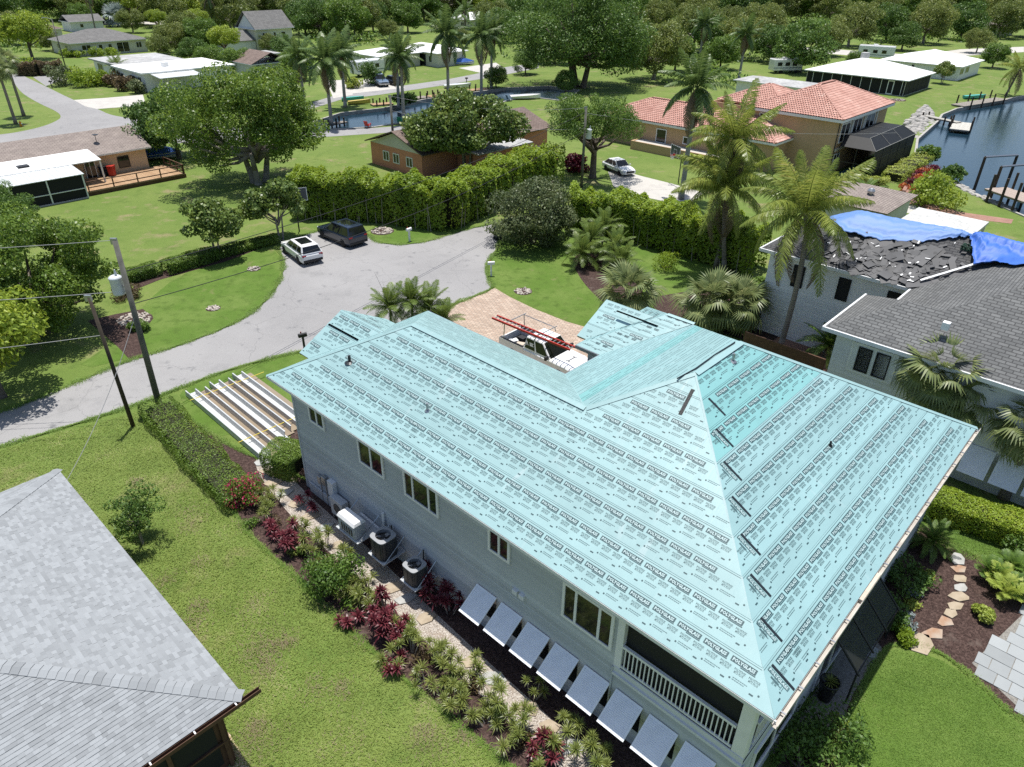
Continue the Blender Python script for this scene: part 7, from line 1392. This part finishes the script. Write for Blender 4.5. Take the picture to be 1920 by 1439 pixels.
# stone rings in the lawns
def stones(label, c, rx, n, seed, ring=True):
    rng_ = random.Random(seed); t = thing('stone_ring', label, 'stones', c, 0); m = MB()
    for i in range(n):
        an = rng_.random() * 6.283; rr = rx * math.sqrt(rng_.uniform(.05, 1)); s_ = rng_.uniform(.05, .11) * (rx ** .3); m.lathe([(s_ * .6, 0), (s_, s_ * .3), (s_ * .8, s_ * .8), (s_ * .2, s_)], 6, (rr * math.cos(an), rr * math.sin(an), rng_.uniform(0, .03)))
    m.build('stones', M_stone, t, kind='stuff'); MB().lathe([(rx * 1.08, .012), (rx * 1.05, .03), (rx, .03)], 24).build('soil_ring', M_mulch, t)
stones('ring of pale stones by the dark parked car', G(717, 434), .95, 130, 1); stones('ring of pale stones on the lawn beside the paver drive', G(981, 547), .62, 90, 2); stones('ring of stones on the lawn island close to the white car', G(476, 505), .48, 60, 3); stones('ring of stones in the middle of the lawn island', G(400, 579), .45, 60, 4); stones('large ring of stones in the mulch behind the transformer pole', G(252, 600), 1.05, 150, 5); stones('heap of stones in the riverside lawn fire ring', G(1684, 188), 1.2, 60, 6)
def slabstone(label, px_, r, seed, col, group, z=.03):
    rng_ = random.Random(seed); c = G(*px_); k = rng_.choice((5, 6, 7)); pts = []
    for i in range(k): an = i * 6.283 / k + rng_.uniform(-.25, .25); rr = r * rng_.uniform(.72, 1.12); pts.append((math.cos(an) * rr * 1.25, math.sin(an) * rr * .8))
    o_ = MB().prism(pts, 0, z + .02).build('stepping_stone', col, None, False, .012, label=label, cat='stepping stone', group=group); o_.location = (c.x, c.y, .012); o_.rotation_euler = (0, 0, rng_.random() * .8)
SC_ = [pm('buff_sandstone', (.40, .335, .25), (.32, .26, .185), 3, .85, .01, 12), pm('rust_sandstone', (.33, .19, .115), (.38, .31, .25), 2, .85, .01, 12), pm('grey_sandstone', (.40, .40, .385), (.33, .33, .31), 3, .85, .01, 12)]
for i, (x, y, r, cc, lab) in enumerate(((1727, 1208, .62, 0, 'largest buff stepping stone touching the rear lawn'), (1747, 1189, .45, 1, 'rust streaked stepping stone next to the largest one'), (1770, 1168, .38, 1, 'rust brown square stepping stone in the rear mulch'), (1783, 1151, .36, 0, 'buff stepping stone after the rust brown square one'), (1791, 1137, .36, 0, 'small buff stepping stone in the middle of the rear path'), (1798, 1121, .42, 0, 'long buff stepping stone below the white one'), (1800, 1103, .34, 2, 'whitish stepping stone in the rear path'), (1799, 1087, .34, 0, 'buff stepping stone above the whitish one'), (1798, 1068, .38, 1, 'flat orange stepping stone near the top of the rear path'), (1795, 1050, .46, 2, 'grey mottled stepping stone at the end by the neighbour lawn'))): slabstone(lab, (x, y), r * .85, i, SC_[cc], None)
for i, (x, y) in enumerate(((492, 868), (503, 886), (512, 906), (532, 925), (555, 945), (585, 968), (610, 990), (640, 1022), (735, 1105), (760, 1125), (800, 1160), (885, 1240), (925, 1275), (990, 1330), (1030, 1365), (1075, 1400))): slabstone('pale flat stepping stone set in the gravel side path', (x, y), .38, 40 + i, SC_[0] if i % 3 else SC_[2], 'stepping stones in the side gravel path')
# metal roofing trims stacked on the verge
M_pan = stripes('white_ribbed_panel', (.58, .60, .60), (.42, .44, .44), 2, .07, .2, .35, .01); M_tanp = plain('tan_panel_face', (.27, .215, .15), .5)
p0, p1, q0 = G(350, 745), G(490, 866), G(458, 702); d_l = (p1 - p0); Ln = d_l.length; d_l.normalize(); perp = Vector((-d_l.y, d_l.x, 0)); Wn = (q0 - p0).dot(perp); perp = perp if Wn > 0 else -perp; Wn = abs(Wn); anp = math.atan2(d_l.y, d_l.x); sgp = 1 if perp.dot(Vector((-math.sin(anp), math.cos(anp), 0))) > 0 else -1
names = ['outermost', 'second', 'third', 'fourth', 'fifth', 'sixth', 'seventh', 'innermost']
for k in range(8):
    o_ = p0 + perp * (Wn * k / 7.6) + d_l * ((k % 3) * .22 - .1); Lk = Ln * (1.0 if k < 4 else .92 - .05 * (k % 3)); t = thing('metal_panel', '%s bent metal roof panel in the stack on the verge, counted from the ragged hedge' % names[k], 'metal panel', (o_.x, o_.y, .05), anp); h = .30 + .03 * (k % 3); s_ = sgp * .60
    MB().add([(0, 0, .0), (Lk, 0, .0), (Lk, s_ * .06, h), (0, s_ * .06, h), (Lk, s_ * .08, h), (0, s_ * .08, h)], [(0, 1, 2, 3), (3, 2, 4, 5)]).build('ribbed_face', M_pan, t); MB().add([(0, s_ * .02, 0), (Lk, s_ * .02, 0), (Lk, s_ * .10, h - .012), (0, s_ * .10, h - .012)], [(3, 2, 1, 0)]).build('tan_face', M_tanp, t); MB().add([(0, s_ * .02, .01), (Lk, s_ * .02, .01), (Lk, s_ * .95, .03), (0, s_ * .95, .03)], [(0, 1, 2, 3)]).build('tan_flange', M_tanp if k % 3 else M_pan, t); MB().add([(0, s_ * .06, h), (Lk, s_ * .06, h), (Lk, s_ * .15, h + .015), (0, s_ * .15, h + .015)], [(0, 1, 2, 3)]).build('top_lip', M_pan, t)
M_yel2 = plain('yellow_strap', (.55, .44, .06), .6)
for f_ in (.12, .78):
    a_ = p0 + d_l * Ln * f_ - perp * .2; b_ = a_ + perp * (Wn + .9); m = MB(); m.slab([a_ + Vector((0, 0, .34)), b_ + Vector((0, 0, .34)), b_ + d_l * .05 + Vector((0, 0, .34)), a_ + d_l * .05 + Vector((0, 0, .34))], .02); m.build('strap', M_yel2, None, label=('yellow strap across the road end of the metal panels', 'yellow strap across the house end of the metal panels')[f_ > .5], cat='strap')
# generator and cooling units on wall brackets
M_ac = plain('charcoal_unit_casing', (.045, .048, .052), .5); M_actop = plain('grey_unit_top', (.30, .31, .32), .45); M_gen = plain('light_grey_casing', (.48, .50, .51), .45)
def bracket(t, w, d, z):
    MB().b2((-d, -w / 2, z - .05), (0, w / 2, z)).build('platform', M_gen, t, False, .01)
    for y in (-w / 2 + .04, w / 2 - .04): MB().tube((-d + .05, y, z - .04), (0, y, z + .75), .025, .025, 6).build('brace', M_metal, t)
r_ = hp(.36, 17.05); t = thing('generator', 'white topped standby generator on a wall platform', 'generator', (r_.x, r_.y, 0), RZ); bracket(t, 1.5, 1.2, 1.0); MB().b2((-1.16, -.56, 1.02), (-.62, .56, 1.7)).build('casing', M_gen, t, False, .03); m = MB(); m.add([(-1.2, -.6, 1.68), (-.58, -.6, 1.68), (-.58, .6, 1.68), (-1.2, .6, 1.68), (-1.1, -.54, 1.84), (-.66, -.54, 1.84), (-.66, .54, 1.84), (-1.1, .54, 1.84)], [(3, 2, 1, 0), (4, 5, 6, 7), (0, 1, 5, 4), (1, 2, 6, 5), (2, 3, 7, 6), (3, 0, 4, 7)]); m.build('lid', M_white, t, False, .03)
for k in range(5): MB().b2((-1.175, -.4 + k * .16, 1.15), (-1.155, -.32 + k * .16, 1.5)).build('vent_slot', M_ac, t)
def condenser(label, b_, s_, h, z):
    r_ = hp(.36, b_); t = thing('air_conditioner', label, 'air conditioner', (r_.x, r_.y, 0), RZ); bracket(t, s_ + .16, 1.12, z); x0 = -1.08
    m = MB(); n = 28; prof = lambda i: (abs(math.cos(i * 6.283 / n)) ** .45 * math.copysign(1, math.cos(i * 6.283 / n)), abs(math.sin(i * 6.283 / n)) ** .45 * math.copysign(1, math.sin(i * 6.283 / n))); c = (x0 + s_ / 2, 0)
    rings = [(s_ / 2 * .98, z + .02), (s_ / 2, z + .08), (s_ / 2, z + h - .03)]; vs = []
    for r__, zz in rings: vs += [(c[0] + prof(i)[0] * r__, prof(i)[1] * r__, zz) for i in range(n)]
    m.add(vs, [(k * n + i, k * n + (i + 1) % n, (k + 1) * n + (i + 1) % n, (k + 1) * n + i) for k in range(2) for i in range(n)]); m.build('casing', M_ac, t, True)
    for i in range(n):
        if i % 2 == 0: q = prof(i); MB().box((c[0] + q[0] * s_ / 2 * 1.005, q[1] * s_ / 2 * 1.005, z + h / 2), (.012, .012, h * .8)).build('casing_rib', M_darkmetal, t)
    vs = []; rr = s_ * .36
    for r__, zz in ((s_ / 2 * 1.01, z + h - .03), (s_ / 2 * 1.01, z + h + .01)): vs += [(c[0] + prof(i)[0] * r__, prof(i)[1] * r__, zz) for i in range(n)]
    for zz in (z + h + .025, z + h - .14): vs += [(c[0] + math.cos(i * 6.283 / n) * rr, math.sin(i * 6.283 / n) * rr, zz) for i in range(n)]
    MB().add(vs, [(k * n + i, k * n + (i + 1) % n, (k + 1) * n + (i + 1) % n, (k + 1) * n + i) for k in range(3) for i in range(n)]).build('top_cover', M_actop, t)
    MB().lathe([(.0, 0), (rr, 0), (rr, .01), (0, .01)], 20, (c[0], 0, z + h - .13)).build('fan_well', M_trimb, t); MB().lathe([(.0, 0), (.09, 0), (.09, .08), (0, .1)], 12, (c[0], 0, z + h - .12)).build('fan_motor', M_ac, t)
    for k in range(3): o_ = MB().b2((.08, -.07, 0), (rr * .95, .07, .012)).build('fan_blade', M_actop, t); o_.location = (c[0], 0, z + h - .1); o_.rotation_euler = (.3, 0, k * 2.094)
    for k in range(1, 5): 
        n2 = 20; rk = rr * k / 4.2; MB().path([Vector((c[0] + math.cos(i * 6.283 / n2) * rk, math.sin(i * 6.283 / n2) * rk, z + h + .02)) for i in range(n2 + 1)], [.004] * (n2 + 1), 4).build('guard_ring', M_trimb, t)
    MB().path([Vector((c[0] + s_ / 2, .2, z + .2)), Vector((-.1, .25, z + .35)), Vector((-.05, .25, z + .9))], [.025] * 3, 6).build('pipe', M_trimb, t)
condenser('larger charcoal air conditioner on wall brackets beside the generator', 15.25, .84, .95, .85); condenser('smaller charcoal air conditioner on wall brackets near red plants', 13.3, .74, .80, .85)
r_ = hp(.36, 18.95); t = thing('pool_heater', 'pale grey box unit between the meters and the generator', 'utility unit', (r_.x, r_.y, 0), RZ); MB().b2((-.40, -.45, .25), (-.06, .45, 1.2)).build('casing', M_gen, t, False, .03); MB().lathe([(.24, -.01), (.27, 0), (.24, .02)], 16).build('fan_grille', M_ac, t).matrix_local = Matrix.Translation((-.405, -.05, .75)) @ Matrix.Rotation(rad(-90), 4, 'Y')
for y in (-.35, .35): MB().b2((-.38, y - .04, 0), (-.1, y + .04, .26)).build('stand_leg', M_metal, t)
# glazed lean-to frame behind the house
def glass_mat():
    m = bpy.data.materials.new('tinted_screen_glass'); m.use_nodes = True; p = m.node_tree.nodes['Principled BSDF']; p.inputs['Base Color'].default_value = (.01, .014, .016, 1); p.inputs['Roughness'].default_value = .04; p.inputs['Alpha'].default_value = .78; return m
M_tint = glass_mat()
lt = thing('glazed_lean_to', 'dark glazed lean to frame below the rear gutter', 'lean to', (C0.x, C0.y, 0), RZ)
A0_, A1_, Bo, Zi, Zo = 6.5, 10.2, -.50, 2.6, 1.6
for k in range(3): a_ = A0_ + (A1_ - A0_) * k / 3; b_ = A0_ + (A1_ - A0_) * (k + 1) / 3; MB().slab([(a_ + .04, .46, Zi), (b_ - .04, .46, Zi), (b_ - .04, Bo, Zo), (a_ + .04, Bo, Zo)], .02).build('glass_panel', M_tint, lt)
for k in range(4): a_ = A0_ + (A1_ - A0_) * k / 3; MB().slab([(a_ - .03, .46, Zi + .03), (a_ + .03, .46, Zi + .03), (a_ + .03, Bo - .12, Zo - .09), (a_ - .03, Bo - .12, Zo - .09)], .06).build('rafter', M_trimb, lt)
MB().b2((A0_ - .1, Bo - .05, Zo - .1), (A1_ + .1, Bo - .01, Zo - .05)).build('edge_beam', M_trimb, lt)
for k in (0, 3): a_ = A0_ + (A1_ - A0_) * k / 3; MB().b2((a_ - .03, Bo - .05, 0), (a_ + .03, Bo + .01, Zo - .1)).build('post', M_trimb, lt)
t = thing('planter', 'tall dark planter pot standing on the shaded rear patio', 'planter', G(1545, 1310)); MB().lathe([(.2, 0), (.24, .3), (.32, .85), (.33, .9), (.28, .9), (.26, .8), (.0, .78)], 18).build('pot', plain('black_glazed_pot', (.015, .015, .016), .3), t, True); o_ = link(RS_G[0], 'rosette', t, (0, 0, .85)); o_.scale = (1.1, 1.1, 1.1)
# fishing-rod like aerial in the dwarf palms
MB().path([G(742, 612), G(742, 612) + Vector((-.5, .4, 1.8)), G(742, 612) + Vector((-1.25, .9, 3.4))], [.02, .014, .006], 5).build('aerial', M_darkmetal, None, label='thin dark aerial rod rising from the dwarf palms', cat='aerial')
# boat under a blue cover, docks, kayaks, chairs
def boat(label, loc, rz, L_, Wd, mat, cover=None, name='boat'):
    t = thing(name, label, 'boat', loc, rz); m = MB(); n = 9; vs = []; fs = []
    for i in range(n):
        f_ = i / (n - 1); w_ = Wd / 2 * (1 - max(0, (f_ - .5) / .5) ** 2.2 * .97); x = -L_ / 2 + L_ * f_; hgt = .55 + .25 * f_
        vs += [(x, -w_, hgt), (x, -w_ * .8, .2), (x, 0, .05 + .3 * max(0, f_ - .7)), (x, w_ * .8, .2), (x, w_, hgt)]
    for i in range(n - 1):
        for j in range(4): fs.append((i * 5 + j, i * 5 + j + 1, (i + 1) * 5 + j + 1, (i + 1) * 5 + j))
    fs.append((0, 1, 2, 3, 4)); m.add(vs, fs); m.build('hull', mat, t)
    m = MB(); vs = []; fs = []; rr_ = random.Random(3)
    for i in range(n):
        f_ = i / (n - 1); w_ = Wd / 2 * (1 - max(0, (f_ - .5) / .5) ** 2.2 * .97) * (1.04 if cover else .85); x = -L_ / 2 + L_ * f_; z = .56 + .25 * f_; top_ = (.8 if cover else .02) * math.sin(math.pi * min(1, .15 + f_ * .85)); vs += [(x, -w_, z - (.25 if cover else .05)), (x, -w_ * .5, z + top_ * rr_.uniform(.7, 1)), (x, w_ * .5, z + top_ * rr_.uniform(.7, 1)), (x, w_, z - (.25 if cover else .05))]
    for i in range(n - 1):
        for j in range(3): fs.append((i * 4 + j, i * 4 + j + 1, (i + 1) * 4 + j + 1, (i + 1) * 4 + j))
    m.add(vs, fs); m.build('cover' if cover else 'deck', cover or mat, t); return t
boat('boat under a crumpled bright blue cover beside the bungalow deck', G(295, 297), .3, 5.6, 2.3, M_white, M_tarp); boat('white upturned skiff on the canal bank by the street', G(858, 165), .25, 5, 1.6, P_white); boat('white boat on the grass spit of the narrow canal', G(985, 186), .15, 5.2, 1.9, P_white)
boat('teal kayak on the bank between royal palms', G(662, 190), .2, 3.6, .8, plain('teal_plastic', (.06, .38, .32), .4), name='kayak'); boat('yellow kayak on the bank between royal palms', G(674, 196), .3, 3.6, .8, plain('yellow_plastic', (.55, .42, .10), .4), name='kayak'); boat('turquoise board resting on the far dock', G(1826, 186), .1, 4, .9, plain('turquoise_plastic', (.10, .42, .36), .4), name='paddle_board')
boat('boat under dark blue cover by the recessed porch house', G(868, 122), .2, 5, 2, M_white, M_tarp)
def dock(label, p, q, w, z=.25, mat=M_wood, piles=3, pile_h=.7):
    p, q = Vector(p), Vector(q); d = q - p; L_ = d.length; t = thing('dock', label, 'dock', p, math.atan2(d.y, d.x)); MB().b2((0, -w / 2, z - .2), (L_, w / 2, z - .06)).build('frame', M_wood, t)
    n = min(60, int(L_ / .22)); bm = MB().b2((0, -w / 2 - .05, 0), (L_ / n * .92, w / 2 + .05, .05)).mesh('board', mat)
    for k in range(n): link(bm, 'board', t, (k * L_ / n, 0, z - .055))
    for k in range(piles):
        for sg in (-1, 1): MB().tube((L_ * (k + .5) / piles, sg * (w / 2 + .12), -1.9), (L_ * (k + .5) / piles, sg * (w / 2 + .12), z + pile_h), .13, .12, 8).build('pile', M_pole2, t)
dock('short red brown dock on the far canal wall between palms', G(697, 199), G(735, 196), 1.6, .25, M_deckwood); dock('grey dock in the middle of the far canal wall', G(765, 188), G(800, 184), 1.8); dock('red brown dock next to the grey dock on the canal wall', G(803, 184), G(832, 180), 1.6, .25, M_deckwood); dock('small dock near the red chair on the canal corner', G(604, 236), G(648, 229), 1.0, .1)
dock('brown dock by the upturned skiff', G(880, 172), G(915, 168), 1.6, .25, M_deckwood)
dock('narrow pale gangway from the riprap to the float', G(1715, 217), G(1797, 234), 1.1, .35, pm('pale_planks', (.42, .40, .35), None, 3, .8), 2, .5); dock('pale floating dock with dark piles at the gangway end', G(1805, 232), G(1798, 246), 2.4, .2, pm('bleached_planks', (.52, .50, .44), None, 3, .8), 2, 1.1); dock('long dark wooden dock along the far canal seawall', G(1795, 201), G(1878, 188), 2.2, .3, M_wood, 4, 1.3)
dock('wooden dock with tall piles at the lower canal lawn', G(1862, 363, .6), G(1935, 388, .6), 2.6, .6, pm('pinkish_planks', (.40, .33, .28), None, 3, .8), 3, 1.6)
def chair(label, loc, rz, mat):
    t = thing('garden_chair', label, 'chair', loc, rz); MB().slab([(-.3, -.3, .32), (.3, -.3, .42), (.3, .3, .42), (-.3, .3, .32)], .04).build('seat', mat, t); MB().slab([(-.3, -.28, .32), (-.3, .28, .32), (-.58, .3, 1.0), (-.58, -.3, 1.0)], .04).build('backrest', mat, t)
    for x, y in ((-.25, -.3), (-.25, .3), (.28, -.3), (.28, .3)): MB().b2((x - .04, y - .03, 0), (x + .04, y + .03, .58)).build('leg', mat, t)
    for y in (-.34, .34): MB().b2((-.35, y - .07, .57), (.35, y + .07, .61)).build('armrest', mat, t)
chair('red and yellow garden chair on the near canal edge', G(690, 240), 1.2, M_red); chair('green garden chair beside the near royal palm', G(750, 232), 1.5, plain('green_plastic', (.03, .25, .15), .5)); chair('turquoise garden chair at the canal edge', G(778, 227), .6, plain('aqua_plastic', (.08, .40, .36), .5)); chair('blue garden chair by the canal spit', G(955, 190), .6, P_steel)
# riprap slope
m = MB(); rr_ = random.Random(9)
for i in range(330):
    u = rr_.random(); v = rr_.random(); a_ = G(1757, 226).lerp(G(1716, 262), u); b_ = G(1735, 200).lerp(G(1690, 240), u); p_ = a_.lerp(b_, v ** 1.1 * .95); s_ = rr_.uniform(.22, .5); m.lathe([(s_ * .7, -.2), (s_, s_ * .2), (s_ * .7, s_ * .6), (s_ * .15, s_ * .75)], 6, (p_.x, p_.y, -.35 + v * .75 + rr_.uniform(-.1, .1)))
m.build('riprap', M_rock, None, kind='stuff', label='bank of grey riprap rocks sloping into the canal', cat='rocks')
m = MB()
for i in range(240):
    u = rr_.random(); pts = [G(1722, 305), G(1760, 330), G(1820, 362), G(1900, 397)]; k = min(2, int(u * 3)); p_ = pts[k].lerp(pts[k + 1], u * 3 - k); s_ = rr_.uniform(.12, .3); m.lathe([(s_ * .7, -.1), (s_, s_ * .2), (s_ * .6, s_ * .6)], 6, (p_.x + rr_.uniform(-.3, .7), p_.y + rr_.uniform(-.3, .5), -.02))
m.build('rock_edging', M_rock, None, kind='stuff', label='line of small rocks edging the canal lawn', cat='rocks')
t = thing('boat_lift', 'grey boat lift frame over the water by the lower dock', 'boat lift', G(1893, 372)); 
for x, y in ((-2, 0), (2, 1.2), (-1.4, 4), (2.6, 5)): MB().tube((x, y, -1.8), (x, y, 3.2), .16, .14, 8).build('pile', M_pole2, t)
for (a_, b_) in (((-2, 0), (2, 1.2)), ((-1.4, 4), (2.6, 5))): MB().tube((a_[0], a_[1], 3.2), (b_[0], b_[1], 3.2), .12, .12, 6).build('beam', M_metal, t)
# red playhouse
t = thing('playhouse', 'small red playhouse with white roof behind the brown gable house', 'playhouse', G(485, 92), RZ); MB().b2((-1.6, -1.2, 0), (1.6, 1.2, 1.9)).build('wall', plain('red_boards', (.32, .04, .03), .6), t); MB().slab([(-1.9, -1.5, 1.85), (1.9, -1.5, 1.85), (1.9, 0, 2.6), (-1.9, 0, 2.6)], .08).build('roof_slope', M_wroof, t); MB().slab([(-1.9, 1.5, 1.85), (1.9, 1.5, 1.85), (1.9, 0, 2.6), (-1.9, 0, 2.6)], .08).build('roof_slope', M_red, t); MB().b2((-.4, -1.23, .1), (.4, -1.2, 1.5)).build('door', M_white, t)
# red steps beside the croton bed
t = thing('garden_steps', 'red brick garden steps with dark rail beside the croton bed', 'steps', G(1690, 366), RZ + .2)
for k in range(5): MB().b2((-1, -.35 * k - .35, 0), (1, -.35 * k, .75 - .15 * k)).build('step', M_redbrick, t)
for x in (-1, 1): MB().tube((x, 0, 1.6), (x, -1.9, .9), .03, .03, 6).build('handrail', M_darkmetal, t)
